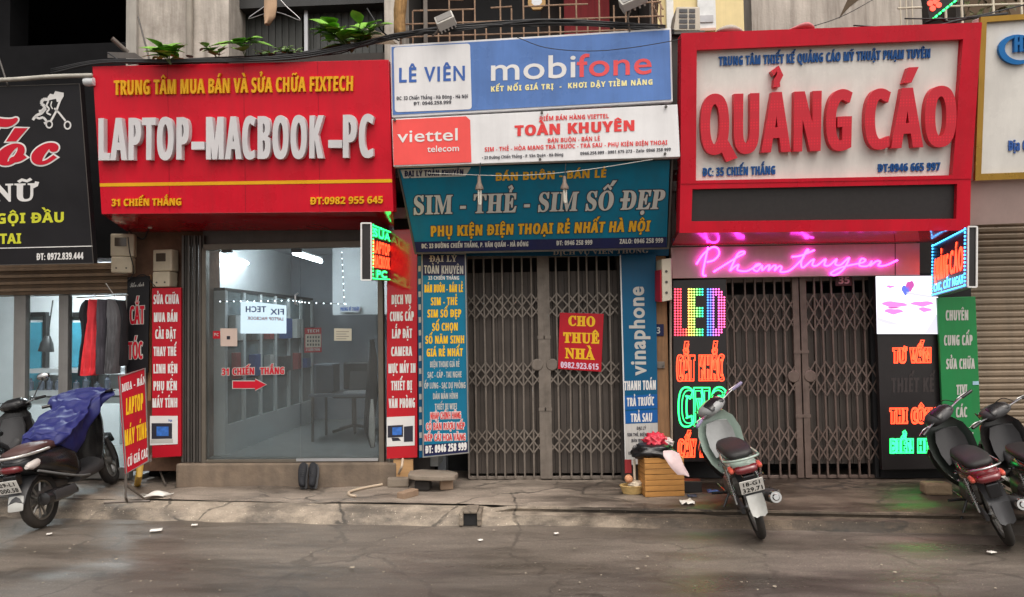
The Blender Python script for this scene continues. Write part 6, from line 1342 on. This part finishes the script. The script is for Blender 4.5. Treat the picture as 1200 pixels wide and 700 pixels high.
# ================================================================ MOTORBIKES
M_tyre = mat('tyre_rubber', srgb(36, 35, 34), .85, var=.2, dirt=.4, dirtcol=srgb(92, 80, 68)); M_rim = mat('grey_alloy', srgb(150, 148, 144), .35, metal=.8, var=.15, dirt=.3)
M_chrome = mat('worn_chrome', srgb(190, 190, 190), .18, metal=1, var=.08, dirt=.2); M_engine = mat('engine_metal', srgb(112, 108, 104), .5, metal=.6, var=.25, dirt=.5); M_seat = mat('black_seat', srgb(32, 30, 30), .55, bump=.2, bscale=150)
M_bblack = mat('black_bodywork', srgb(28, 28, 30), .22, var=.1, dirt=.2, dirtcol=srgb(90, 82, 74)); M_bgrey = mat('grey_inner_plastic', srgb(120, 122, 122), .45, var=.1, dirt=.3); M_lens = mat('red_tail_lens', srgb(104, 12, 22), .1, coat=1); M_amber = mat('pale_indicator_lens', srgb(200, 84, 66), .15, coat=1)
M_sage = mat('sage_green_bodywork', srgb(156, 174, 163), .22, var=.08, dirt=.3, coat=.6); M_cherry = mat('dark_red_bodywork', srgb(122, 22, 32), .2, var=.1, dirt=.35, coat=.6); M_plate = mat('white_plate', srgb(218, 216, 210), .4, var=.04, dirt=.15); M_flap = mat('pale_mudflap', srgb(186, 186, 182), .4, dirt=.35); M_dkgrey = mat('charcoal_plastic', srgb(62, 62, 64), .5, var=.12, dirt=.3)
def ring(x, yc, zc, hw, hh, e=2.4, n=20, tilt=0.0):
    out = []
    for i in range(n):
        t = 2 * math.pi * i / n; c, s = math.cos(t), math.sin(t); y = hw * math.copysign(abs(c) ** (2 / e), c); z = hh * math.copysign(abs(s) ** (2 / e), s)
        out.append(Vector((x - z * math.sin(tilt), yc + y, zc + z * math.cos(tilt))))
    return out
class Bike:
    """builds in its own frame (x forward, y left, z up, rear wheel touching the ground at 0,0,0) and places it"""
    def __init__(s, name, label, cat, rear, front, zr, zf, wb, lean, steer, rake=27, low=.88, sc=.88):
        a, b = G(*rear, zr), G(*front, zf); d = b - a; yaw = math.atan2(d.y, d.x); pitch = math.asin(max(-.3, min(.3, (zf - zr) / wb / sc)))
        s.M = Matrix.Translation(a) @ Matrix.Rotation(yaw, 4, 'Z') @ Matrix.Rotation(-pitch, 4, 'Y') @ Matrix.Rotation(-R(lean), 4, 'X') @ Matrix.Scale(sc, 4); s.low = low; s.wb = wb; s.r = root_empty(name, a, label, cat)
        # steered part turns about the fork axis
        piv = Vector((wb - .10, 0, .55)); ax = Vector((-math.sin(R(rake)), 0, math.cos(R(rake)))); s.S = Matrix.Translation(piv) @ Matrix.Rotation(R(steer), 4, ax) @ Matrix.Translation(-piv)
    def put(s, name, mb, m, steer=False, parent=None, **k):
        T = s.M @ s.S if steer else s.M; q = MB(); lw = lambda v: Vector((v.x, v.y, v.z if v.z < .5 else .5 + (v.z - .5) * s.low)); q.v = [T @ lw(v) for v in mb.v]; q.f = mb.f
        return obj(name, q, m, parent or s.r, **k)
    def wheel(s, x, rad, tw, steer=False, spokes=5, wire=False, disc=False):
        q = MB(); prof = [(rad - .075, -tw * .62), (rad - .045, -tw * .95), (rad - .015, -tw * .8), (rad, -tw * .3), (rad, tw * .3), (rad - .015, tw * .8), (rad - .045, tw * .95), (rad - .075, tw * .62)]
        q.lathe([(r_, y) for r_, y in prof], 36, Matrix.Translation((x, 0, rad)), axis='Y'); w = s.put('wheel', q, M_tyre, steer, smooth=True, auto=50)
        q = MB(); rr = rad - .072; q.lathe([(rr - .018, -tw * .55), (rr + .006, -tw * .62), (rr + .006, tw * .62), (rr - .018, tw * .55), (rr - .018, -tw * .55)], 36, Matrix.Translation((x, 0, rad)), axis='Y')
        q.lathe([(0, -tw * 1.3), (.05, -tw * 1.2), (.055, 0), (.05, tw * 1.2), (0, tw * 1.3)], 18, Matrix.Translation((x, 0, rad)), axis='Y'); c = Vector((x, 0, rad)); n = 24 if wire else spokes * 2
        for i in range(n):
            a = 2 * math.pi * i / n + (.12 if i % 2 and not wire else 0); dv = Vector((math.cos(a), 0, math.sin(a))); sy = (tw * .8 if i % 2 else -tw * .8) if wire else 0
            q.tube([c + dv * .045 + Vector((0, sy, 0)), c + dv * (rr - .01)], .003 if wire else .011, 5)
        s.put('rim', q, M_rim, steer, w, smooth=True, auto=40)
        if disc: s.put('brake_disc', MB().lathe([(.06, -tw * 1.35), (.1, -tw * 1.35), (.1, -tw * 1.2), (.06, -tw * 1.2)], 24, Matrix.Translation(c), axis='Y'), M_chrome, steer, w)
        return w
    def plate(s, c, tilt, l1, l2, w=.19, h=.14):
        """c: centre in the bike's frame; the plate faces backwards"""
        T = Matrix.Translation(c) @ Matrix.Rotation(R(tilt), 4, 'Y'); q = MB().box((-.003, -w / 2, -h / 2), (.003, w / 2, h / 2), T); p = s.put('number_plate', q, M_plate, bevel=.002)
        W4 = s.M @ T; n = (W4.to_3x3() @ Vector((-1, 0, 0))).normalized(); mb = MB()
        f = lambda y, z: s.M @ (lambda v: Vector((v.x, v.y, v.z if v.z < .5 else .5 + (v.z - .5) * s.low)))(T @ Vector((-.003, y, z)))
        letters(mb, l1, f(w * .36, h * .08), f(-w * .36, h * .08), f(w * .36, h * .38), n, bold=(.04, .03), off=.0015); letters(mb, l2, f(w * .42, -h * .4), f(-w * .42, -h * .4), f(w * .42, -h * .07), n, bold=(.04, .03), off=.0015)
        obj('plate_lettering', mb, M_bblack, p, fixn=False); return p
def underbone(name, label, rear, front, zr, zf, lean, steer, body, inner, l1, l2, flap, mirror=False, wire=True, cowl=None, muff=M_dkgrey, shield=None, sc=.88):
    B = Bike(name, label, 'motorbike', rear, front, zr, zf, 1.24, lean, steer, sc=sc); wb = 1.24; cowl = cowl or M_bgrey; R_ = .285
    B.wheel(0, R_, .036, wire=wire); B.wheel(wb, R_, .034, True, wire=wire)
    # rear shocks, swing arm, chain case
    for sy in (.115, -.115):
        q = MB(); a, b = Vector((.0, sy, .32)), Vector((.10, sy, .66)); q.tube([a, b], .012, 8); h = []
        for i in range(90): t = i / 89; c = a + (b - a) * (.22 + .6 * t); h.append(c + Vector((.021 * math.cos(i * .75), .021 * math.sin(i * .75), 0)))
        q.tube(h, .0045, 5); B.put('shock_absorber', q, M_chrome, smooth=True, auto=50)
        B.put('swing_arm', MB().tube([(-.04, sy * .7, R_), (.2, sy * .75, .29), (.46, sy * .5, .33)], .019, 8), M_bblack, smooth=True, auto=50)
    B.put('chain_case', MB().loft([ring(x, .085, .285, .016, h, 3, 12) for x, h in ((-.07, .03), (.0, .055), (.2, .045), (.46, .055), (.5, .03))]), M_dkgrey, smooth=True, auto=40)
    # engine, exhaust
    q = MB().loft([ring(x, 0, z, w, h, 3, 16) for x, z, w, h in ((.38, .30, .07, .06), (.42, .30, .11, .10), (.6, .29, .12, .11), (.7, .3, .09, .08), (.72, .3, .05, .05))]); B.put('engine', q, M_engine, smooth=True, auto=35)
    q = MB()
    for i in range(6): q.lathe([(0, 0), (.062, 0), (.062, .012), (0, .012)], 14, Matrix.Translation((.72 + i * .022, 0, .33)), axis='X')
    B.put('cylinder_fins', q, M_engine)
    B.put('exhaust_pipe', MB().tube(catmull([(.84, -.03, .29), (.86, -.07, .2), (.74, -.12, .16), (.5, -.145, .18), (.3, -.15, .25)], 5), .016, 10), M_chrome, smooth=True, auto=60)
    mf = B.put('muffler', MB().tube([(.34, -.15, .235), (.3, -.152, .25), (.22, -.156, .272), (-.1, -.172, .36), (-.2, -.177, .388), (-.215, -.178, .392)], [.018, .034, .05, .056, .05, .03], 16), muff, smooth=True, auto=40)
    q = MB().tube([(-.2, -.177, .388), (-.235, -.179, .398)], [.053, .046], 16); q.tube([(-.236, -.179, .398), (-.246, -.18, .401)], [.03, .022], 12); B.put('tip', q, M_chrome, parent=mf, smooth=True, auto=40)
    B.put('heat_shield', MB().loft([ring(x, y, z, .012, .035, 3, 10, .25) for x, y, z in ((.2, -.212, .3), (.0, -.224, .345), (-.12, -.228, .38))]), M_chrome, parent=mf, smooth=True, auto=50)
    # body sides and tail
    q = MB().loft([ring(x, 0, z, w, h, 2.6, 22, t) for x, z, w, h, t in ((-.30, .775, .035, .02, 0), (-.27, .762, .09, .05, 0), (-.18, .735, .115, .07, 0), (.0, .69, .125, .09, 0), (.2, .64, .13, .11, 0), (.38, .58, .115, .13, 0), (.52, .53, .085, .12, 0), (.62, .5, .06, .09, 0))]); body_o = B.put('body', q, body, smooth=True, auto=60)
    q = MB().loft([ring(x, 0, z, w, h, 2.6, 16) for x, z, w, h in ((.55, .50, .05, .06), (.72, .47, .055, .06), (.86, .55, .06, .07), (.98, .74, .05, .07), (1.0, .8, .03, .03))]); B.put('spine_cover', q, inner, smooth=True, auto=60)
    B.put('seat', MB().loft([ring(x, 0, z, w, h, 2.8, 20) for x, z, w, h in ((-.2, .825, .05, .02), (-.17, .835, .1, .035), (.0, .825, .12, .045), (.2, .795, .125, .045), (.38, .765, .115, .045), (.52, .74, .085, .04), (.56, .73, .05, .02))]), M_seat, smooth=True, auto=60)
    q = MB(); q.tube(catmull([(.05, .13, .79), (-.15, .145, .80), (-.27, .11, .83), (-.32, 0, .84), (-.27, -.11, .83), (-.15, -.145, .80), (.05, -.13, .79)], 5), .011, 8); B.put('grab_rail', q, M_chrome if body is not M_sage else body, smooth=True, auto=60)
    tl = B.put('tail_light', MB().loft([ring(x, 0, z, w, h, 3, 20) for x, z, w, h in ((-.24, .735, .1, .045), (-.29, .735, .098, .042), (-.325, .733, .08, .032), (-.335, .732, .05, .015))]), M_lens, smooth=True, auto=50)
    for sy in (1, -1): B.put('indicator', MB().loft([ring(x, sy * .115, z, w, h, 2.4, 14) for x, z, w, h in ((-.2, .73, .022, .03), (-.27, .732, .024, .026), (-.295, .733, .012, .01))]), M_amber, smooth=True, auto=60)
    # rear mudguard, plate, flap
    def strip_arc(pts, hw, th=.006):
        q = MB(); rr = []
        for i, (x, z) in enumerate(pts):
            a, b = pts[max(0, i - 1)], pts[min(len(pts) - 1, i + 1)]; d = Vector((b[0] - a[0], 0, b[1] - a[1])).normalized(); nn = Vector((-d.z, 0, d.x)); c = Vector((x, 0, z)); w = hw[i] if isinstance(hw, (list, tuple)) else hw
            rr.append([c + Vector((0, y * w, 0)) + nn * (-.03 * y * y) + nn * o for y, o in ((-1, 0), (-.6, 0), (0, 0), (.6, 0), (1, 0), (1, th), (.6, th), (0, th), (-.6, th), (-1, th))])
        return q.loft(rr)
    B.put('rear_mudguard', strip_arc([(.26, .62), (.12, .64), (-.06, .64), (-.2, .59), (-.29, .5), (-.33, .42)], [.07, .08, .085, .085, .08, .07]), M_dkgrey, smooth=True, auto=50)
    B.put('mudflap', strip_arc([(-.318, .5), (-.345, .42), (-.36, .35), (-.362, .33)], [.065, .068, .06, .03], .008), flap, smooth=True, auto=50)
    B.put('plate_bracket', MB().box((-.33, -.05, .55), (-.27, .05, .69)), M_bblack, bevel=.01)
    if l1: B.plate(Vector((-.365, 0, .60)), -16, l1, l2)
    # front: leg shield, fork, mudguard, head
    q = MB(); rr = []
    for z, x, w, b in ((.34, .80, .09, .03), (.45, .84, .16, .06), (.6, .88, .2, .08), (.75, .92, .205, .085), (.88, .95, .17, .07), (.95, .965, .1, .04)):
        rr.append([Vector((x - b * (y * y) , y * w, z)) for y in (-1, -.75, -.45, 0, .45, .75, 1)] + [Vector((x + .022 - b * (y * y), y * w * .99, z)) for y in (1, .75, .45, 0, -.45, -.75, -1)])
    B.put('leg_shield', q.loft(rr), shield or body, smooth=True, auto=50)
    q = MB(); rr = []
    for z, x, w in ((.5, .83, .10), (.62, .855, .13), (.76, .885, .13), (.86, .905, .1)):
        rr.append([Vector((x - .01 - .06 * y * y, y * w, z)) for y in (-1, -.5, 0, .5, 1)] + [Vector((x + .012 - .06 * y * y, y * w, z)) for y in (1, .5, 0, -.5, -1)])
    B.put('inner_panel', q.loft(rr), inner, smooth=True, auto=50)
    for sy in (.075, -.075): B.put('fork_leg', MB().tube([(wb, sy, R_), (wb - .09, sy, .47), (wb - .20, sy * .9, .78)], [.02, .024, .022], 10), M_dkgrey, True, smooth=True, auto=60)
    B.put('front_mudguard', strip_arc([(wb - .24, .50), (wb - .14, .575), (wb, .605), (wb + .14, .575), (wb + .24, .48), (wb + .28, .40)], [.05, .06, .065, .062, .055, .04]), body, True, smooth=True, auto=50)
    B.put('head_cowl', MB().loft([ring(x, 0, z, w, h, 2.5, 22) for x, z, w, h in ((.82, 1.0, .05, .03), (.85, 1.01, .12, .055), (.93, 1.0, .15, .08), (1.02, .975, .125, .085), (1.09, .955, .07, .055), (1.1, .95, .03, .02))]), cowl, True, smooth=True, auto=60)
    B.put('speedometer', MB().loft([ring(x, 0, z, w, h, 3, 18) for x, z, w, h in ((.825, 1.02, .09, .012), (.85, 1.045, .1, .02), (.93, 1.075, .08, .015))]), M_bblack, True, smooth=True, auto=50)
    B.put('headlight', MB().loft([ring(x, 0, z, w, h, 2.4, 18) for x, z, w, h in ((1.06, .965, .085, .06), (1.105, .96, .07, .05), (1.12, .958, .03, .02))]), mat('headlight_lens', srgb(200, 205, 205), .08, coat=1), True, smooth=True, auto=60)
    B.put('handlebar', MB().tube(catmull([(.80, .345, 1.035), (.84, .24, 1.03), (.89, .1, 1.0), (.89, -.1, 1.0), (.84, -.24, 1.03), (.80, -.345, 1.035)], 4), .011, 8), M_chrome, True, smooth=True, auto=60)
    for sy in (1, -1):
        B.put('grip', MB().tube([(.835, sy * .25, 1.03), (.80, sy * .35, 1.035), (.798, sy * .362, 1.036)], [.018, .019, .014], 12), mat('lilac_grip', srgb(130, 122, 150), .6) if body is M_sage else M_bblack, True, smooth=True, auto=50)
        B.put('lever', MB().tube(catmull([(.88, sy * .2, 1.02), (.9, sy * .26, 1.02), (.87, sy * .35, 1.02)], 4), .006, 6), M_chrome, True)
        if mirror:
            mo = B.put('mirror', MB().tube(catmull([(.86, sy * .22, 1.04), (.9, sy * .27, 1.15), (.93, sy * .33, 1.24)], 4), .006, 6), M_bblack, True); B.put('mirror_glass', MB().lathe([(0, -.014), (.045, -.008), (.056, 0), (.045, .012), (0, .016)], 18, Matrix.Translation((.93, sy * .34, 1.275)) @ Matrix.Rotation(R(90), 4, 'Z') @ Matrix.Diagonal((1.2, 1, .85, 1)), axis='Y'), M_chrome, True, mo, smooth=True)
    for sy, e in ((1, .02), (-1, -.03)):
        B.put('brake_cable', MB().tube(catmull([(.87, sy * .2, 1.01), (.98, sy * .16, 1.07), (1.08, sy * .08, .98), (1.06, e, .86), (1.0, e, .72)], 5), .005, 6), M_bblack, True, smooth=True)
        B.put('side_seam', MB().tube(catmull([(-.24, sy * .098, .765), (-.05, sy * .13, .71), (.2, sy * .138, .66), (.42, sy * .118, .585), (.55, sy * .085, .53)], 5), .0045, 5), M_bblack)
        B.put('bolt', MB().lathe([(0, -.008), (.012, -.008), (.012, .008), (0, .008)], 8, Matrix.Translation((.3, sy * .14, .6)), axis='Y'), M_chrome)
    B.put('hub_brake', MB().lathe([(0, -.05), (.07, -.05), (.075, -.03), (.06, -.02), (0, -.02)], 20, Matrix.Translation((0, 0, R_)), axis='Y'), M_engine, smooth=True, auto=40)
    B.put('axle_nut', MB().lathe([(0, -.10), (.016, -.10), (.016, .10), (0, .10)], 6, Matrix.Translation((0, 0, R_)), axis='Y'), M_chrome)
    B.put('brake_rod', MB().tube([(0, -.09, R_ - .06), (.3, -.11, .2), (.58, -.13, .22)], .005, 5), M_chrome); B.put('brake_pedal', MB().tube([(.56, -.14, .22), (.7, -.17, .2), (.76, -.2, .21)], .009, 6), M_bblack)
    B.put('seat_piping', MB().tube(catmull([(-.2, .05, .805), (-.1, .112, .80), (.1, .125, .785), (.35, .118, .75), (.52, .08, .72)], 5), .005, 5), M_dkgrey)
    # pegs, pedal, stand
    B.put('footpeg_bar', MB().tube([(.58, .25, .25), (.58, .1, .22), (.58, -.1, .22), (.58, -.25, .25)], .014, 8), M_bblack); B.put('gear_lever', MB().tube([(.5, .13, .27), (.66, .14, .25), (.75, .16, .26)], .008, 6), M_chrome)
    B.put('side_stand', MB().tube([(.52, .1, .24), (.45, .22, .1), (.43, .27 , .02 + .27 * math.tan(R(lean)) * -.0)], .012, 8), M_bblack); B.put('kick_pedal', MB().tube([(.42, -.13, .3), (.3, -.17, .42), (.28, -.21, .43)], .01, 6), M_chrome)
    return B
underbone('motorbike', 'sage green motorbike parked rear wheel down on the road before the brownish gate', (891, 629), (857, 573), 0.0, SW, 15, 38, M_sage, mat('silver_inner_plastic', srgb(166, 168, 168), .35, var=.1, dirt=.25), '18-G1', '329.71', M_flap, cowl=mat('silver_cowl', srgb(150, 152, 152), .3, var=.1, dirt=.25))
underbone('motorbike', 'dark red and black motorbike with a white grab rail beside the green strip sign', (1181, 637), (1132, 580), 0.0, SW, 19, 34, M_cherry, M_dkgrey, None, None, M_dkgrey, cowl=M_dkgrey, shield=mat('dark_green_black', srgb(38, 46, 42), .3, dirt=.3), sc=.83)
underbone('motorbike', 'black motorbike with chrome side trim cut off by the right edge of the view', (1240, 634), (1186, 578), 0.0, SW, 14, 26, M_bblack, M_dkgrey, '30-M4', '117.25', M_dkgrey, cowl=M_dkgrey, muff=M_chrome, sc=.83)
underbone('motorbike', 'black motorbike with round mirrors standing behind the scooter under the blue raincoat', (-30, 606), (28, 574), 0.05, SW, 8, 10, M_bblack, M_dkgrey, '29-N5', '208.16', M_dkgrey, mirror=True, cowl=M_bblack)

# ---- black scooter, rear towards the road
B = Bike('scooter', 'black scooter half covered by a blue raincoat at the left edge of the view', 'scooter', (52, 617), (117, 572), 0.0, SW, 1.27, 7, 12, low=.95, sc=.87)

wb = 1.27; R_ = .262
B.wheel(0, R_, .05, spokes=5); B.wheel(wb, R_, .046, True, spokes=5)
B.put('body', MB().loft([ring(x, 0, z, w, h, 2.6, 24) for x, z, w, h in ((-.33, .70, .05, .03), (-.28, .69, .13, .075), (-.15, .665, .17, .11), (.05, .62, .19, .15), (.25, .58, .19, .185), (.42, .52, .175, .2), (.52, .46, .15, .17), (.56, .43, .1, .1))]), M_bblack, smooth=True, auto=60)
B.put('floorboard', MB().loft([ring(x, 0, z, w, h, 4, 20) for x, z, w, h in ((.48, .33, .14, .06), (.55, .315, .165, .06), (.8, .305, .165, .055), (.92, .33, .16, .07), (.97, .38, .13, .06))]), M_dkgrey, smooth=True, auto=45)
B.put('side_trim', MB().tube(catmull([(-.2, -.17, .6), (.1, -.205, .46), (.4, -.19, .35), (.6, -.17, .3)], 5), [.012] * 16, 8), M_bgrey)
B.put('seat', MB().loft([ring(x, 0, z, w, h, 2.8, 20) for x, z, w, h in ((-.26, .775, .06, .02), (-.22, .785, .13, .045), (.0, .785, .155, .06), (.12, .775, .155, .055), (.3, .75, .145, .055), (.45, .735, .11, .05), (.5, .72, .05, .02))]), mat('brown_seat', srgb(74, 48, 44), .5, bump=.15, bscale=120), smooth=True, auto=60)
B.put('grab_rail', MB().tube(catmull([(.02, .17, .765), (-.2, .165, .78), (-.34, .1, .79), (-.37, 0, .79), (-.34, -.1, .79), (-.2, -.165, .78), (.02, -.17, .765)], 5), .014, 10), mat('silver_rail', srgb(206, 204, 200), .3, metal=.6), smooth=True, auto=60)
B.put('tail_light', MB().loft([ring(x, 0, z, w, h, 2.8, 22) for x, z, w, h in ((-.25, .665, .11, .045), (-.31, .665, .095, .042), (-.352, .668, .075, .032), (-.365, .67, .04, .015))]), M_lens, smooth=True, auto=50)
for sy in (1, -1): B.put('indicator', MB().loft([ring(x, sy * .14, z, w, h, 2.4, 14) for x, z, w, h in ((-.14, .675, .03, .045), (-.26, .668, .045, .04), (-.31, .668, .02, .015))]), mat('clear_indicator', srgb(214, 206, 200), .1, coat=1), smooth=True, auto=60)
q = MB(); rr = []
for x, z, w in ((.1, .545, .07), (-.05, .555, .08), (-.18, .52, .085), (-.27, .45, .085), (-.33, .36, .075)): rr.append([Vector((x, y * w, z - .03 * y * y)) for y in (-1, -.5, 0, .5, 1)] + [Vector((x - .008, y * w, z + .008 - .03 * y * y)) for y in (1, .5, 0, -.5, -1)])
B.put('rear_mudguard', q.loft(rr), M_dkgrey, smooth=True, auto=50); B.put('mudflap', MB().loft([ring(x, 0, z, .07, .012, 3, 12) for x, z in ((-.31, .40), (-.345, .32), (-.355, .29))]), M_flap, smooth=True, auto=50)
B.put('plate_bracket', MB().box((-.36, -.06, .50), (-.27, .06, .62)), M_bblack, bevel=.01); B.plate(Vector((-.39, 0, .52)), -18, '29-L1', '000.58')
B.put('engine', MB().loft([ring(x, .06, z, w, h, 3, 18) for x, z, w, h in ((-.1, R_, .06, .07), (.05, R_ + .01, .09, .1), (.3, .29, .1, .1), (.46, .31, .08, .08))]), M_engine, smooth=True, auto=40)
B.put('exhaust_pipe', MB().tube(catmull([(.5, -.05, .25), (.42, -.12, .2), (.3, -.15, .22)], 5), .016, 8), M_engine, smooth=True, auto=60)
mf = B.put('muffler', MB().tube([(.34, -.155, .24), (.3, -.157, .25), (.22, -.16, .265), (-.12, -.17, .31), (-.2, -.172, .32), (-.21, -.172, .322)], [.02, .045, .062, .066, .058, .03], 16), M_bblack, smooth=True, auto=40); B.put('heat_shield', MB().loft([ring(x, -.228, z, .012, .045, 3, 10) for x, z in ((.22, .28), (.0, .305), (-.12, .32))]), M_dkgrey, parent=mf, smooth=True, auto=50)
B.put('shock_absorber', MB().tube([(.02, .13, .3), (.12, .13, .56)], .024, 10), M_dkgrey); B.put('swing_arm', MB().tube([(0, -.1, R_), (.3, -.12, .28)], .022, 8), M_engine)
q = MB(); rr = []
for z, x, w, b in ((.36, .93, .14, .03), (.5, .95, .19, .06), (.65, .985, .21, .08), (.8, 1.02, .21, .09), (.92, 1.04, .17, .07), (1.0, 1.05, .1, .03)): rr.append([Vector((x - b * y * y, y * w, z)) for y in (-1, -.75, -.4, 0, .4, .75, 1)] + [Vector((x + .09 - b * 1.6 * y * y, y * w * .97, z)) for y in (1, .75, .4, 0, -.4, -.75, -1)])
B.put('leg_shield', q.loft(rr), M_bblack, smooth=True, auto=50)
B.put('front_mudguard', MB().loft([ring(x, 0, z, w, .02, 3, 14) for x, z, w in ((wb - .22, .47, .05), (wb - .1, .555, .07), (wb, .575, .075), (wb + .14, .545, .07), (wb + .25, .45, .05))]), M_bblack, True, smooth=True, auto=50)
for sy in (.08, -.08): B.put('fork_leg', MB().tube([(wb, sy, R_), (wb - .1, sy, .55)], .024, 10), M_dkgrey, True)
B.put('head_cowl', MB().loft([ring(x, 0, z, w, h, 2.5, 22) for x, z, w, h in ((.92, 1.06, .06, .03), (.96, 1.065, .13, .055), (1.04, 1.055, .15, .07), (1.12, 1.03, .11, .06), (1.17, 1.01, .05, .03))]), M_bblack, True, smooth=True, auto=60)
B.put('handlebar', MB().tube(catmull([(.93, .35, 1.09), (.97, .22, 1.08), (1.0, .1, 1.06), (1.0, -.1, 1.06), (.97, -.22, 1.08), (.93, -.35, 1.09)], 4), .012, 8), M_chrome, True)
for sy in (1, -1): B.put('grip', MB().tube([(.965, sy * .25, 1.083), (.93, sy * .355, 1.09)], .019, 12), M_bblack, True); B.put('lever', MB().tube(catmull([(1.01, sy * .2, 1.07), (1.03, sy * .27, 1.07), (1.0, sy * .36, 1.07)], 4), .006, 6), M_chrome, True)
q = MB()
for (y, z) in ((-.1, .9), (-.07, .93), (-.11, .96), (-.06, .88)): q.lathe([(0, -.003), (.022, -.003), (.022, .004), (0, .004)], 10, Matrix.Translation((1.005, y, z)), axis='X')
B.put('sticker', q, M_white)
# ---- raincoat thrown over the seat and handlebar
M_rain = mat('blue_raincoat', srgb(27, 33, 98), .6, var=.08, scale=7, bump=.3, bscale=26)
q = MB(); rr = []; nr = 30; n = 46
path = [(.16, 0, .80, .15, .05), (.22, 0, .83, .2, .14), (.35, 0, .87, .235, .25), (.5, .0, .91, .24, .29), (.68, 0, .97, .235, .28), (.82, 0, 1.03, .25, .24), (.95, 0, 1.09, .30, .19), (1.04, 0, 1.12, .30, .13), (1.1, 0, 1.1, .22, .06)]
cp = catmull([Vector((a[0], a[3], a[2])) for a in path], 4); ch_ = catmull([Vector((a[4], 0, 0)) for a in path], 4); rnd = random.Random(5)
for i, (p, h) in enumerate(zip(cp, ch_)):
    ringp = []
    for j in range(n):
        t = 2 * math.pi * j / n; up = math.sin(t); side = math.cos(t)
        f = 1 + .24 * mnoise.noise(Vector((i * .28, side * 2.2, up * 2.2))) +   .11 * math.sin(7 * t + i * .55 + 2 * math.sin(i * .3)) * (.4 + .6 * (up < .2))
        z = p.z + (.07 * up if up > 0 else h.x * 1.25 * up * (1 + .15 * math.sin(5 * side + i * .4))); y = p.y * side * f * (1.0 if up > -.4 else .92)
        ringp.append(Vector((p.x + .05 * mnoise.noise(Vector((i * .3, t, 3))), y, z + .045 * mnoise.noise(Vector((i * .5, side * 3, up * 3 + 8))))))
    rr.append(ringp)
q.loft(rr); q.v = [B.M @ Vector((v.x, v.y, .5 + (v.z - .5) * B.low)) for v in q.v]
tag(obj('raincoat', q, M_rain, smooth=True, subd=2), 'crumpled blue raincoat thrown over the black scooter', 'raincoat')
